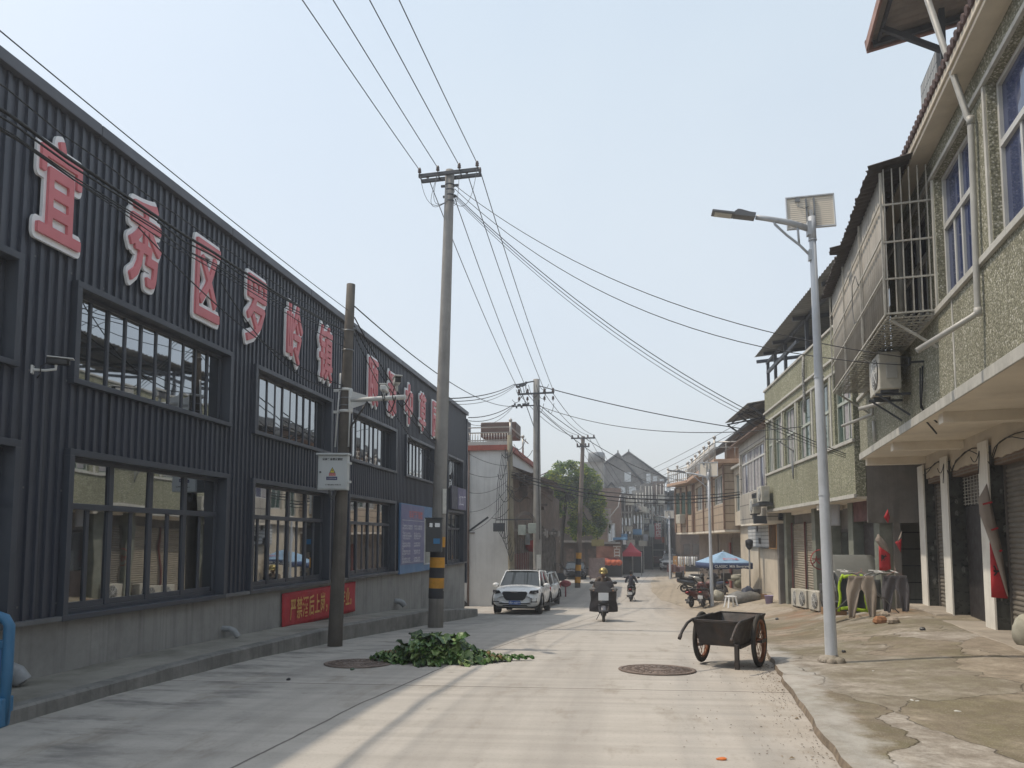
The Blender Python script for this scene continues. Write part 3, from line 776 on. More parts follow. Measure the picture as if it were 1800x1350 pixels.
m = MB(); m.box(-.02, .18, -.225, -.2, 1.2, 2.4); m.build('poster', M_PAPER, p3); m = MB(); m.box(-.04, .19, -.24, -.21, .4, 1.15); m.build('torn_poster', mat('torn red paper', (.3, .12, .1), .8, .5, 14), p3)
m = MB(); m.obox((-.42, -.22, 3.1), (.2, .12, .5)); m.build('junction_box', M_STEEL, p3, bev=.01)
# thin pole at the corner of the white house
BA = V(atY(900, 1000, 33).x, 33, groad(33)); TA = atY(896, 765, 33); ta = rel(BA, TA)
pa = thing('utility_pole', 'thin yellowish concrete pole with boxes at the corner of the white house', 'utility pole', BA, 0, 'concrete power poles')
shaft((0, 0, -.2), ta, .16, .12).build('shaft', mat('yellowed concrete', (.235, .21, .155), .9, .2, 2, streak=.5, grime=.4), pa)
m = MB(); m.obox((-.55, -.25, atY(880, 927, 33).z - BA.z), (.5, .25, .38)); m.build('splice_box', M_DSTEEL, pa, bev=.02)
m = MB(); m.bar((-.7, -.25, atY(880, 918, 33).z - BA.z + .1), (.9, -.25, atY(880, 918, 33).z - BA.z + .12), .05); m.build('crossbar', M_DSTEEL, pa)
for dx, dz in ((.5, -.12), (.95, -.05)):
    m = MB(); m.obox((dx, -.25, atY(880, 927, 33).z - BA.z + dz), (.34, .2, .45)); m.build('meter_box', mat('meter pale', (.30, .33, .30), .6, .2), pa, bev=.02)
m = MB()
for k in range(16):
    zz = ta.z - .4 - random.random()*3.0; a = V(random.uniform(-.3, .3), -.18, zz); loopwire(m, a, a + V(random.uniform(-.9, .9), random.uniform(-.1, .2), random.uniform(-.6, .3)), random.uniform(.1, .5), .014)
for k in range(7):
    zz = 3.0 + random.random(); x = -.7 + .1*k; m.tube([(x*.6, -.2, ta.z - .8), (x*.9, -.22, 5.5), (x, -.25, zz)], .013, 5)
for k in range(5): loopwire(m, (-.6 + .1*k, -.25, 3.5), (-.1 + .05*k, -.2, 3.3 - .2*k), .3 + .14*k, .013)
m.build('cable_tangle', M_WIRE, pa)
# far pole with bands
B4 = gpt(1015, 1033); T4 = atY(1025, 767, B4.y); t4 = rel(B4, T4)
p4 = thing('utility_pole', 'distant leaning pole with yellow bands in front of the green tree', 'utility pole', B4, 0, 'concrete power poles')
shaft((0, 0, -.2), t4, .2, .13).build('shaft', mat('brown pole', (.16, .13, .11), .9, .2, 2, grime=.3), p4)
for k in range(5):
    m = MB(); a, b = t4*((.35 + k*.42)/t4.z), t4*((.76 + k*.42)/t4.z); m.tube([a, b], [.21 - .003*k]*2, 16, cap=False); m.build('band', M_YEL if k % 2 == 0 else M_BLK, p4)
INS4 = []
for dz, L in ((-.15, .85), (-.75, .45)):
    m = MB(); m.bar(t4 + V(-L, -.15, dz), t4 + V(L, -.15, dz), .08, .1); m.build('crossarm', M_DSTEEL, p4)
    for s in (-.9, -.4, .4, .9):
        q = t4 + V(s*L, -.15, dz + .06); insulator(p4, q, 1.4)
        if L > .5: INS4.append(B4 + q + V(0, 0, .15))

# wires: each one a thing of its own
def wire(label, a, b, sag, r=.008, n=22, mt=None, group='overhead wires', wob=0):
    a, b = Vector(a), Vector(b); m = MB()
    pts = [a.lerp(b, k/n) + V(0, 0, -4*sag*(k/n)*(1-k/n)) + (V(mnoise.noise((k*.7, sag*9, 1)), 0, mnoise.noise((k*.7, 5, sag*7)))*wob if 0 < k < n else V(0,0,0)) for k in range(n+1)]
    m.tube(pts, r, 5, cap=False)
    return tag(m.build('overhead_wire', mt or M_WIRE), label, 'wire', group)
order = ['leftmost', 'second from left', 'third from left', 'rightmost']
back = [(-5.55, -20, 10.35), (-5.0, -20, 10.35), (-4.3, -20, 10.4), (-3.75, -20, 10.4)]
for k in range(4): wire('thick wire from the striped pole crossarm up over the camera, ' + order[k], INS1[k], back[k], .62, .0105)
for k in range(4): wire('wire between the striped pole and the crowded middle pole, ' + order[k], INS1F[k], INS3[k], .25, .012)
for k in range(4): wire('wire between the crowded middle pole and the far banded pole, ' + order[k], INS3[k] + V(0, .2, -.15), INS4[k], .35, .015)
for k in range(4): wire('wire running on from the far banded pole towards the gabled house, ' + order[k], INS4[k], INS4[k] + V(2.4, 26, -2.6), .3, .017)
# facade bundle between the old pole and a pole behind the camera
q2 = B2 + p2at(5.3)
for k, (dx, z0, z1, sg, r, lb) in enumerate(((-.1, 5.42, 5.30, .28, .007, 'topmost thin'), (-.06, 5.32, 5.22, .42, .017, 'thickest twisted'), (-.02, 5.30, 5.26, .50, .010, 'second thick'), (.0, 5.22, 5.18, .52, .007, 'middle thin'), (.04, 5.14, 5.05, .46, .007, 'lower thin'), (.1, 4.95, 5.0, .38, .006, 'lowest thin'))):
    wire(lb + ' cable of the bundle along the workshop characters', (q2.x - .12 + dx, q2.y, z0), (-4.42 + dx, -6, z1 + .12), sg, r, 30, None, 'cable bundle along the workshop', .05)
wire('single thin wire just above the workshop roof line', (q2.x, q2.y, 5.62), (-4.8, -4, 6.0), .22, .006, 30, None, 'cable bundle along the workshop')
wire('drooping thin cable from the bundle to the foot of the pole clamp', (q2.x - .05, q2.y, 4.28), (-5.35, 7.2, 5.05), .28, .008, 24, None, 'cable bundle along the workshop')
wire('deeper drooping cable across the fourth and fifth characters', (q2.x - .05, q2.y, 4.25), (-5.3, 8.8, 4.98), .42, .008, 24, None, 'cable bundle along the workshop')
for k, (z0, z1) in enumerate(((5.5, 4.1), (5.35, 4.0), (5.2, 3.5))):
    wire('cable sloping from the short dark pole to the striped pole, ' + ('upper', 'middle', 'lowest')[k], (q2.x + .1, q2.y, z0), B1 + p1at(z1) + V(-.12, -.1, 0), .2 + .05*k, .012 - .002*k)
wire('wire from the short dark pole past the roof edge to the middle pole', (q2.x + .1, q2.y, 5.7), B3 + t3 + V(-1.0, -.3, -1.3), .5, .012)
for k in range(3): wire('cable rising from behind the striped pole to the middle pole top, ' + ('upper', 'middle', 'lower')[k], B1 + p1at(5.2 - .06*k) + V(-.1, .1, 0), B3 + t3 + V(-1.0, -.3, -.25 - .06*k), .18 + .06*k, .017 - .004*k)
for k in range(3): wire('cable rising from the workshop corner to the middle pole, ' + ('upper', 'middle', 'lower')[k], (WX + .1, WY1, 6.3 - .12*k), B3 + t3 + V(-1.1, -.3, -1.25 - .06*k), .15 + .1*k, .018 - .004*k)
# ------------------------------------------------------------------ right-hand row of houses
def pebble_mat(name, a, b_, c_, streak=.45, sc=62):
    m, nt, b = newmat(name); P = wpos(nt)
    vo = nd(nt, 'ShaderNodeTexVoronoi', feature='F1'); nt.links.new(P, vo.inputs['Vector']); vo.inputs['Scale'].default_value = sc
    sp = nd(nt, 'ShaderNodeSeparateColor'); nt.links.new(vo.outputs['Color'], sp.inputs[0])
    c = mixrgb(nt, ramp(nt, sp.outputs[0], .25, .75), a, b_)
    c = mixrgb(nt, ramp(nt, sp.outputs[1], .84, .9), c, c_)
    c = mixrgb(nt, ramp(nt, vo.outputs['Distance'], .35, .75, 0, .6), c, (.07, .07, .05))
    c = mixrgb(nt, ramp(nt, noise(nt, P, .8, 5, .65), .35, .7, .35, 0), c, [x*.5 for x in a])
    s = noise(nt, wpos(nt, (7, 7, .3)), 1.0, 5, .65)
    c = mixrgb(nt, ramp(nt, s, .5, .75, 0, streak), c, (.09, .085, .06))
    nt.links.new(c, b.inputs['Base Color']); b.inputs['Roughness'].default_value = .9; b.inputs['Specular IOR Level'].default_value = .2
    bump(nt, b, math_(nt, 'SUBTRACT', 1.0, vo.outputs['Distance']), .55, .012)
    return m
def brick_mat(name, c1, c2, mo, w=.24, h=.06, mortar=.012, rough=.9, off=.5, bmpd=.006, horiz=None, grime=.3):
    """rows run level; the wall may face any way: u = x+y style coordinate"""
    m, nt, b = newmat(name); P = wpos(nt); sp = nd(nt, 'ShaderNodeSeparateXYZ'); nt.links.new(P, sp.inputs[0])
    cv = nd(nt, 'ShaderNodeCombineXYZ')
    ang = horiz if horiz is not None else R_(90)
    u = math_(nt, 'ADD', math_(nt, 'MULTIPLY', sp.outputs[0], math.cos(ang)), math_(nt, 'MULTIPLY', sp.outputs[1], math.sin(ang)))
    nt.links.new(u, cv.inputs[0]); nt.links.new(sp.outputs[2], cv.inputs[1])
    br = nd(nt, 'ShaderNodeTexBrick'); nt.links.new(cv.outputs[0], br.inputs['Vector']); br.offset = off
    br.inputs['Color1'].default_value = c4(c1); br.inputs['Color2'].default_value = c4(c2); br.inputs['Mortar'].default_value = c4(mo)
    br.inputs['Scale'].default_value = 1; br.inputs['Mortar Size'].default_value = mortar; br.inputs['Brick Width'].default_value = w; br.inputs['Row Height'].default_value = h
    c = br.outputs[0]
    c = mixrgb(nt, ramp(nt, noise(nt, P, 1.2, 5, .7), .45, .75, 0, grime), c, (.06, .055, .05))
    c = mixrgb(nt, ramp(nt, noise(nt, wpos(nt, (6, 6, .3)), 1, 5, .6), .52, .78, 0, .4), c, (.08, .07, .06))
    nt.links.new(c, b.inputs['Base Color']); b.inputs['Roughness'].default_value = rough
    bump(nt, b, br.outputs['Fac'], -.4, bmpd)
    return m
M_PEB = pebble_mat('pebble dash', (.235, .23, .165), (.40, .39, .30), (.62, .60, .52), .45, 44)
M_PEBG = pebble_mat('pebble dash green', (.25, .255, .175), (.40, .395, .285), (.56, .54, .45), .5, 36)
M_WTRIM = mat('old white trim', (.46, .45, .41), .7, .14, 3, streak=.4, grime=.3)
M_CREAM = mat('cream plaster', (.56, .50, .41), .85, .12, 1.1, streak=.1, grime=.3, bmp=.15, gcol=(.16, .12, .08))
M_SOFF = mat('soffit plaster', (.72, .66, .56), .9, .12, .9, grime=.25, gcol=(.2, .15, .1))
M_GREYR = mat('grey render', (.18, .165, .15), .9, .2, 1.2, streak=.4, grime=.4)
M_ALU = mat('white aluminium', (.50, .50, .48), .45, .08, 3, grime=.15)
M_ALUG = mat('greenish aluminium', (.36, .39, .34), .45, .1, 3, grime=.2)
M_BGLASS = glass_mat('blue glass', (.035, .05, .12), .04, 1.6)
M_GGLASS = glass_mat('green glass', (.05, .085, .075), .05, 1.6)
M_VGLASS = glass_mat('violet glass', (.06, .065, .12), .06, 1.5)
M_CURT = mat('curtain', (.30, .29, .30), .9, .3, 9)
M_MARBLE = mat('black marble', (.035, .038, .036), .32, .3, 5, spec=.5, col2=(.085, .088, .08))
M_PILW = mat('white pillar paint', (.74, .72, .66), .85, .07, 2, streak=.25, grime=.3, gcol=(.2, .17, .12))
M_BARW = mat('rusty white bar', (.40, .385, .34), .6, .2, 9, grime=.25, gcol=(.15, .07, .03))
M_TILE = mat('roof tile maroon', (.085, .05, .045), .75, .3, 4)
M_BTILE = mat('roof tile black', (.05, .052, .055), .8, .3, 5, grime=.2)
M_SHEETG = mat('grey sheet', (.21, .195, .17), .7, .14, 1.2, streak=.5, grime=.25)
M_PIPE = mat('pvc pipe', (.38, .375, .35), .45, .15, 3, grime=.25)
def shutter_mat(name, col, dark):
    m, nt, b = newmat(name); P = wpos(nt); sp = nd(nt, 'ShaderNodeSeparateXYZ'); nt.links.new(P, sp.inputs[0])
    n1 = noise(nt, wpos(nt, (2, 2, 9)), 1.2, 5, .7)
    c = mixrgb(nt, ramp(nt, n1, .35, .7), [x*.7 for x in col], col)
    c = mixrgb(nt, ramp(nt, noise(nt, P, 1.1, 6, .7), .5, .75, 0, .5), c, dark)
    nt.links.new(c, b.inputs['Base Color']); b.inputs['Roughness'].default_value = .6
    return m
M_SHUT = shutter_mat('shutter cream', (.33, .29, .225), (.12, .09, .06))
M_SHUTG = shutter_mat('shutter grey', (.22, .20, .17), (.09, .07, .05))
def wall_open(mb, u0, u1, z0, z1, ops, v=0.0, deep=.18):
    """wall face at v with openings (u0,u1,z0,z1) and their reveals"""
    us = sorted({u0, u1} | {o[0] for o in ops} | {o[1] for o in ops})
    for a, b in zip(us, us[1:]):
        zs = sorted((o[2], o[3]) for o in ops if o[0] <= a + 1e-4 and o[1] >= b - 1e-4); z = z0
        for q0, q1 in zs:
            if q0 - z > 1e-4: mb.poly([(a, v, z), (a, v, q0), (b, v, q0), (b, v, z)])
            z = q1
        if z1 - z > 1e-4: mb.poly([(a, v, z), (a, v, z1), (b, v, z1), (b, v, z)])
    for a, b, q0, q1 in ops:
        w = v - deep
        for p, q in (((a, q0), (a, q1)), ((a, q1), (b, q1)), ((b, q1), (b, q0)), ((b, q0), (a, q0))):
            mb.poly([(p[0], v, p[1]), (q[0], v, q[1]), (q[0], w, q[1]), (p[0], w, p[1])])
def win(parent, u0, u1, z0, z1, v, n=4, trans=None, fm=None, gm=None, curtain=0, fw=.055):
    f, g = MB(), MB(); fm = fm or M_ALU
    for a, b, c, d in ((u0, u1, z1-fw, z1), (u0, u1, z0, z0+fw), (u0, u0+fw, z0+fw, z1-fw), (u1-fw, u1, z0+fw, z1-fw)): f.box(a, b, v-.04, v+.03, c, d)
    if trans: f.box(u0+fw, u1-fw, v-.039, v+.036, trans-.04, trans+.04)
    w = (u1-u0-2*fw)/n
    for k in range(1, n):
        x = u0+fw+k*w
        f.box(x-.028, x+.028, v-.038, v+(.012 if k % 2 else .024), z0+fw, (trans or z1-fw) - (.04 if trans else 0))
        if trans and k % 2 == 0: f.box(x-.028, x+.028, v-.038, v+.024, trans+.04, z1-fw)
    for k in range(n):
        a, b = u0+fw+k*w, u0+fw+(k+1)*w; e1, e2 = random.uniform(-.005, .005), random.uniform(-.005, .005)
        for c, d in ([(z0+fw, trans), (trans, z1-fw)] if trans else [(z0+fw, z1-fw)]):
            g.poly([(a, v-.01+e1, c), (b, v-.01+e2, c), (b, v-.01+e2, d), (a, v-.01+e1, d)])
    o = f.build('window', fm, parent, bev=.004); g.build('pane', gm or M_BGLASS, o)
    if curtain:
        c = MB()
        for k in range(n):
            if (k*7 + int(u0*10)) % 3 == 0: continue
            a = u0+fw+k*w; c.grid(lambda i, j: V(a + w*.06 + w*.8*i, v - .004 + .002*math.sin(i*30), z0+fw+.03 + (z1-z0-2*fw-.05)*j), 16, 1)
        c.build('curtain', M_CURT, o)
    return o
def shutter(parent, u0, u1, z0, z1, v, mt=None, pitch=.085, name='shutter'):
    m = MB(); n = int((z1-z0)/pitch); pr = []
    for k in range(n):
        z = z0 + k*pitch
        pr += [(0, z), (.018, z+pitch*.25), (.022, z+pitch*.55), (.004, z+pitch*.94)]
    pr.append((0, z1))
    for (a, za), (b, zb) in zip(pr, pr[1:]): m.poly([(u0, v+a, za), (u0, v+b, zb), (u1, v+b, zb), (u1, v+a, za)])
    o = m.build(name, mt or M_SHUT, parent)
    r = MB(); r.box(u0-.05, u0, v-.01, v+.045, z0, z1); r.box(u1, u1+.05, v-.01, v+.045, z0, z1); r.box(u0, u1, v, v+.03, z0, z0+.07)
    r.build('guide_rail', mat('shutter rail', (.12, .11, .10), .6, .2), o)
    return o
def ac_unit(label, loc, rz, base=True):
    t = thing('air_conditioner', label, 'air conditioner', loc, rz, 'outdoor air conditioner units')
    b = MB(); b.box(-.42, .42, -.15, .15, .04, .62); b.build('casing', mat('aged ac white', (.47, .45, .39), .6, .12, 3, streak=.35, grime=.25), t, bev=.018)
    b = MB(); b.lathe([(.24, .152), (.225, .165), (.0, .165)], 24, Matrix.Translation((-.1, 0, .33)) @ Matrix.Rotation(R_(-90), 4, 'X'))
    b.build('fan_recess', mat('ac dark', (.05, .05, .05), .7), t)
    g = MB()
    for r in (.05, .1, .15, .2, .24): g.lathe([(r, .168), (r+.007, .172), (r+.007, .166)], 24, Matrix.Translation((-.1, 0, .33)) @ Matrix.Rotation(R_(-90), 4, 'X'), cap=False)
    for k in range(8): a = k*math.pi/4; g.bar((-.1, .17, .33), (-.1 + .24*math.cos(a), .17, .33 + .24*math.sin(a)), .008)
    g.build('fan_grille', M_CAMW, t)
    for q in (-.36, .28): b = MB(); b.box(q, q+.08, -.12, .12, 0, .04); b.build('foot', M_DSTEEL, t)
    b = MB(); b.box(.421, .435, -.12, .0, .12, .3); b.build('valve_cover', M_PIPE, t, bev=.006); b = MB(); b.box(-.435, -.421, -.1, .05, .2, .45); b.build('side_grille', M_PIPE, t, bev=.006)
    return t

# ---- the near house: pebble dash upper floor on a deep slab
D1 = R_(7.53); RZ1 = R_(90) - D1
h1 = thing('house', 'near pebble dashed house with caged balcony, blue windows and shuttered ground floor', 'house', (5.46, 18.71, 0), RZ1, 'shop houses along the right side')
F1 = Matrix.Translation((5.46, 18.71, 0)) @ Matrix.Rotation(RZ1, 4, 'Z')
d1 = V(math.sin(D1), math.cos(D1), 0); n1 = V(-d1.y, d1.x, 0)
def L1(px, py, v=0):
    q = onpl(px, py, V(5.46, 18.71, 0) + n1*v, n1); return F1.inverted() @ q
ops = [(-12.05, -9.72, 5.0, 6.92), (-9.02, -7.34, 5.0, 6.92), (-6.75, -4.6, 5.0, 6.92), (-4.0, -1.8, 5.0, 6.92), (-15.4, -12.8, 5.0, 6.92)]
m = MB(); wall_open(m, -18, 0, 3.62, 7.3, ops)
m.poly([(0, 0, 3.62), (0, 0, 7.3), (0, -6, 7.3), (0, -6, 3.62)]); m.poly([(-18, -7, 3.62), (0, -7, 3.62), (0, -7, 7.3), (-18, -7, 7.3)])
m.build('wall', M_PEB, h1)
for o in ops: win(h1, o[0], o[1], o[2], o[3], -.13, 4, 6.15, M_ALU, M_BGLASS)
m = MB()
for a, b in ((-18, -7.26), (-7.26, 0)):
    m.box(a, b-.01, -.01, .05, 4.9, 4.985); m.box(a, b-.01, -.01, .045, 6.935, 7.0)
for u in (-9.66, -9.1, -7.28, -12.1, -12.7): m.box(u-.03, u+.03, -.01, .03, 4.987, 6.933)
m.build('window_trim', M_WTRIM, h1, bev=.006)
m = MB(); m.box(-8.0, -7.95, 0, .012, 3.62, 4.9); m.build('joint', M_WTRIM, h1)
m = MB(); m.box(-18, .02, -2.2, -.0, 3.5, 3.615); m.box(-18, .02, -7, -2.2, 3.3, 3.61)
for u in (-14.5, -10.6, -6.8, -3.2, -.25): m.box(u-.13, u+.13, -1.6, -.08, 3.34, 3.499)
m.build('slab', M_SOFF, h1)
m = MB(); m.box(-18, .03, .001, .03, 3.49, 3.64); m.build('slab_edge', M_WTRIM, h1, bev=.006)
# eaves, tiles, roof
m = MB(); m.box(-18, .1, -.6, .27, 7.3, 7.36); m.box(-18, .1, .2, .3, 7.36, 7.47); m.build('eaves', M_CREAM, h1, bev=.008)
m = MB()
u = -18
while u < .1:
    m.tube([(u, .34, 7.50), (u, -3.5, 8.3)], .055, 6, cap=True); m.box(u+.04, u+.10, -3.5, .3, 7.40, 7.43, Matrix.Translation((0, .3, 7.48)) @ Matrix.Rotation(-.206, 4, 'X') @ Matrix.Translation((0, -.3, -7.40))); u += .14
m.build('roof', M_TILE, h1)
m = MB(); q = L1(1618, 152, -1.0); q2b = L1(1655, 152, -1.0); m.box(q.x - 1.2, q.x, -1.9, -1.0, 7.4, q.z); m.build('chimney', brick_mat('white tiles', (.30, .295, .28), (.36, .355, .335), (.06, .06, .06), .11, .24, .02, .5, 0), h1)
# rooftop shelter of plastic sheet
m = MB()
ql = L1(1527, 77, .55); zc = ql.z
m.grid(lambda a, b: V(ql.x - 7*a, .55 - 3.6*b, zc + .16*3.6*b*.9 + .018*math.sin(a*7*2*math.pi/.16)), 180, 6); m.build('shelter_sheet', mat('plastic roofing', (.33, .30, .255), .6, .15, 2, streak=.2, grime=.3), h1, solid=.006)
m = MB()
for k in range(3): v = .42 - 1.5*k; m.bar((ql.x - .05, v, zc - .05 + .144*1.5*k), (ql.x - 7, v, zc - .05 + .144*1.5*k), .05, .07)
for u in (.12, 1.9, 3.7): m.bar((ql.x - u, .5, zc - .09), (ql.x - u, -2.9, zc + .40), .07, .09)
for u in (.45, 3.9):
    m.bar((ql.x - u, .42, zc - .06), (ql.x - u, -.45, zc - .62), .075); m.bar((ql.x - u, -.45, 7.36), (ql.x - u, -.45, zc + .08), .08)
m.build('shelter_frame', M_DSTEEL, h1)
m = MB(); m.box(ql.x - .02, ql.x + .04, -3.0, .6, zc - .14, zc + .07, Matrix.Translation((0, .55, zc)) @ Matrix.Rotation(-.143, 4, 'X') @ Matrix.Translation((0, -.55, -zc))); m.box(ql.x - 7, ql.x - .03, .56, .60, zc - .14, zc + .05); m.build('shelter_fascia', mat('pinkish board', (.33, .20, .17), .8, .25, 3, grime=.3), h1)
# downpipe with the bent foot
pm = L1(1706, 212, .07); pb = L1(1719, 548, .07); pt = L1(1622, -30, .55)
pt = pm + (pt - pm)*((zc - .05 - pm.z)/(pt.z - pm.z))
m = MB(); m.tube([pt, pm + V(.03, .02, .06), pm, pm - V(0, 0, .12), pb + V(0, 0, .06), pb, pb + V(.02, .06, -.05), V(pb.x + .05, .74, pb.z - .42)], .037, 12)
m.lathe([(.045, -.05), (.047, 0), (.045, .05)], 12, Matrix.Translation(pb)); m.lathe([(.045, -.05), (.045, .05)], 12, Matrix.Translation(pm))
m.build('downpipe', M_PIPE, h1)
# caged balcony
u0, u1, vf, cz0, cz1 = -7.25, -1.15, .70, 4.95, 7.16
cg = MB(); n = 120
cg.grid(lambda a, b: V(u0 + .03 + (u1-u0-.06)*a, vf - .034 + .006*math.sin(a*(u1-u0)*2*math.pi/.18), cz0 + .03 + (cz1-cz0)*b), 240, 1)
cage = cg.build('balcony_cage', mat('lit grey sheet', (.30, .275, .235), .7, .16, 1.0, streak=.6, grime=.2), h1, solid=.003)
m = MB()
for u in (u0, u0+2.0, u0+4.05, u1): m.box(u-.013, u+.013, vf-.01, vf+.018, cz0, cz1)
for z in (cz0, cz0+.6, cz0+1.2, cz0+1.75): m.box(u0-.018, u1+.018, vf+.001, vf+.02, z-.013, z+.013)
for k in range(6): v = .08 + k*(vf-.1)/5.2; m.box(u0-.009, u0+.009, v-.008, v+.008, cz0, cz1+.05)
for z in (cz0+.02, cz0+.55, cz0+1.12, cz0+1.7): m.box(u0-.014, u0+.014, 0, vf-.011, z-.013, z+.013)
m.build('bar', M_BARW, cage)
m = MB()
for k in range(38): u = u0 + .05 + k*(u1-u0-.1)/37; m.box(u-.01, u+.01, .01, vf-.012, cz0-.05, cz0-.03)
for k in range(7): v = .04 + k*(vf-.08)/6; m.box(u0, u1, v-.012, v+.012, cz0-.03+.002, cz0-.008)
for u in (u0+.1, u0+2.5, u1-.1): m.bar((u, .62, cz0-.05), (u, .0, cz0-.52), .035)
m.build('floor_grating', M_BARW, cage)
m = MB()
def ragged(a): return .05*mnoise.noise((a*31, 4, 0)) + .03*mnoise.noise((a*90, 1, 0)) + (.16 if .50 < a < .56 else 0)
m.grid(lambda a, b: V(u0 - .12 + (u1-u0+.3)*a, (vf + .17 + ragged(a))*(1-b) + .02*b, cz1 + .07 + .17*b + .022*math.sin(a*(u1-u0)*2*math.pi/.15)), 280, 3)
m.build('cage_roof', mat('rotten asphalt sheet', (.06, .05, .046), .85, .3, 3), cage, solid=.012)
m = MB(); m.tube([(-5.2, .735, 6.1), (-5.0, .75, 6.35), (-4.6, .745, 6.3), (-4.5, .74, 5.9), (-4.7, .745, 5.55), (-5.0, .75, 5.5)], .008, 5); m.build('loose_wire', M_WIREG, cage)
m = MB(); m.tube([(-6.3, .3, cz0), (-6.3, .28, 6.7)], .05, 10); m.tube([(-6.0, .45, cz0), (-6.0, .45, 6.9)], .035, 10); m.build('indoor_pipe', M_PIPE, cage)
# ground floor
ZB = .10
m = MB(); m.box(-18, .0, -1.9, -1.62, -.6, 3.34); m.build('back_wall', M_GREYR, h1)
m = MB()
pts = []
for k in range(181):
    u = -18 + .1*k; pts.append((u, 2.98 + .09*mnoise.noise((u*.8, 1, 0)) + .06*mnoise.noise((u*3.1, 2, 0))))
for (a, za), (b, zb) in zip(pts, pts[1:]):
    m.poly([(a, -1.30, za), (a, -1.30, 3.5), (b, -1.30, 3.5), (b, -1.30, zb)]); m.poly([(a, -1.30, za), (b, -1.30, zb), (b, -1.33, zb), (a, -1.33, za)])
m.build('fascia', M_CREAM, h1)
m = MB(); m.box(-18, -.02, -1.6, -1.335, 2.86, 3.5); m.build('lintel', brick_mat('bare lintel brick', (.16, .10, .07), (.20, .13, .09), (.20, .18, .15), horiz=R_(82)), h1)
for u in (-.12, -2.1, -4.62, -7.1, -9.6, -12.2):
    m = MB(); m.box(u-.24, u+.24, -1.62, -1.262, -.3, 3.2); p = m.build('pillar', M_MARBLE, h1, bev=.006)
    q = MB(); q.box(u-.255, u+.25, -1.258, -1.225, -.3, 3.3); q.build('front_face', M_PILW, p, bev=.004)
    for k in range(6):
        z = random.uniform(.5, 2.6); w = random.uniform(.02, .06); v = random.uniform(-1.57, -1.32); q = MB()
        q.poly([(u-.2435, v + w*math.cos(a)*random.uniform(.4, 1), z + w*1.8*math.sin(a)*random.uniform(.4, 1)) for a in [i*math.pi/6 for i in range(12)]])
        q.build('torn_paper', mat('torn paper', (.17, .17, .16), .9, .5, 30), p)
shutter(h1, -1.80, -.42, ZB-.15, 2.86, -1.5, M_SHUTG)
shutter(h1, -6.80, -4.92, ZB-.1, 2.86, -1.5, M_SHUTG)
shutter(h1, -9.3, -7.3, ZB-.1, 2.86, -1.5, M_SHUTG)
m = MB(); m.box(-4.32, -3.3, -1.52, -1.47, -.1, 2.25); m.box(-3.25, -2.4, -1.56, -1.52, -.1, 2.25); dr = m.build('door', mat('dark brown door', (.032, .028, .028), .55, .2, 3), h1, bev=.01)
m = MB()
for k in range(9):
    m.bar((-4.1 + .2*k, -1.5, 2.27), (-4.1 + .2*k, -1.5, 2.84), .015); m.bar((-4.1, -1.5, 2.3 + .065*k), (-2.4, -1.5, 2.3 + .065*k), .012)
m.build('transom_grille', M_BARW, dr)
m = MB(); m.box(-2.35, .22, -1.62, -.92, -.5, ZB); m.box(-8.6, -3.35, -1.62, -.78, -.5, ZB-.02); m.box(-3.35, -2.35, -1.62, -1.0, -.5, ZB-.06)
m.build('doorstep', mat('step concrete', (.34, .30, .25), .92, .2, 2, grime=.4, bmp=.4, bscale=30, gcol=(.12, .1, .08)), h1, bev=.03)
# cables stapled under the slab
m = MB(); pts = []
for k in range(40): u = -11 + .27*k; pts.append((u, -1.26, 3.2 + .12*mnoise.noise((u*.9, 3, 0)) - (.18 if k % 9 == 4 else 0)))
m.tube(pts, .010, 5); m.tube([(p[0]+.1, p[1]+.02, p[2]-.06+.05*math.sin(p[0]*3)) for p in pts], .009, 5)
for u in (-4.5, -2.2, -7.2): loopwire(m, (u, -1.22, 3.15), (u+.5, -1.22, 3.1), .14, .008); m.tube([(u, -1.22, 3.15), (u+.03, -1.2, 2.75)], .008, 5)
m.build('wall_cable', M_WIRE, h1)
m = MB(); m.tube([(-6.3, .02, 4.35), (-6.35, .05, 4.0), (-6.2, .04, 3.75), (-5.9, -.1, 3.5), (-5.6, -.3, 3.35), (-5.3, -.3, 3.5)], .014, 6); m.tube([(-6.15, .02, 4.35), (-6.25, .06, 3.95), (-6.2, .05, 3.7), (-6.1, -.2, 3.46)], .012, 6); m.bar((-6.3, 0, 4.42), (-6.3, .22, 4.42), .03); m.bar((-6.3, .2, 4.38), (-6.3, .2, 4.5), .04)
m.build('wire_bracket', M_WIRE, h1)
# wall pipes by the cage
m = MB()
q = L1(1532, 718, .4); m.tube([(q.x, .62, q.z), (q.x - .25, .05, q.z + .1)], .04, 8); m.build('waste_pipe', M_PIPE, h1); m = MB()
q = L1(1506, 748, .3); m.tube([(q.x, .6, q.z), (q.x - .6, .08, q.z+.14), (q.x-.62, .08, q.z+.35)], .035, 8); m.tube([(q.x - .6, .06, q.z), (q.x - .6, .05, 3.66)], .035, 8)
m.build('waste_pipe', M_PIPE, h1)
pa_ = F1 @ V(-5.0, .33, 4.12)
hac = ac_unit('aged white air conditioner hanging on the pebble wall under the caged balcony', pa_, RZ1); hac.scale = (1.1, 1.15, 1.12)
m = MB()
for s in (-.32, .32): m.bar((-5.0 + s, 0, 4.09), (-5.0 + s, .55, 4.10), .04); m.bar((-5.0 + s, .5, 4.09), (-5.0 + s, .02, 3.72), .03)
m.build('ac_bracket', M_DSTEEL, h1)
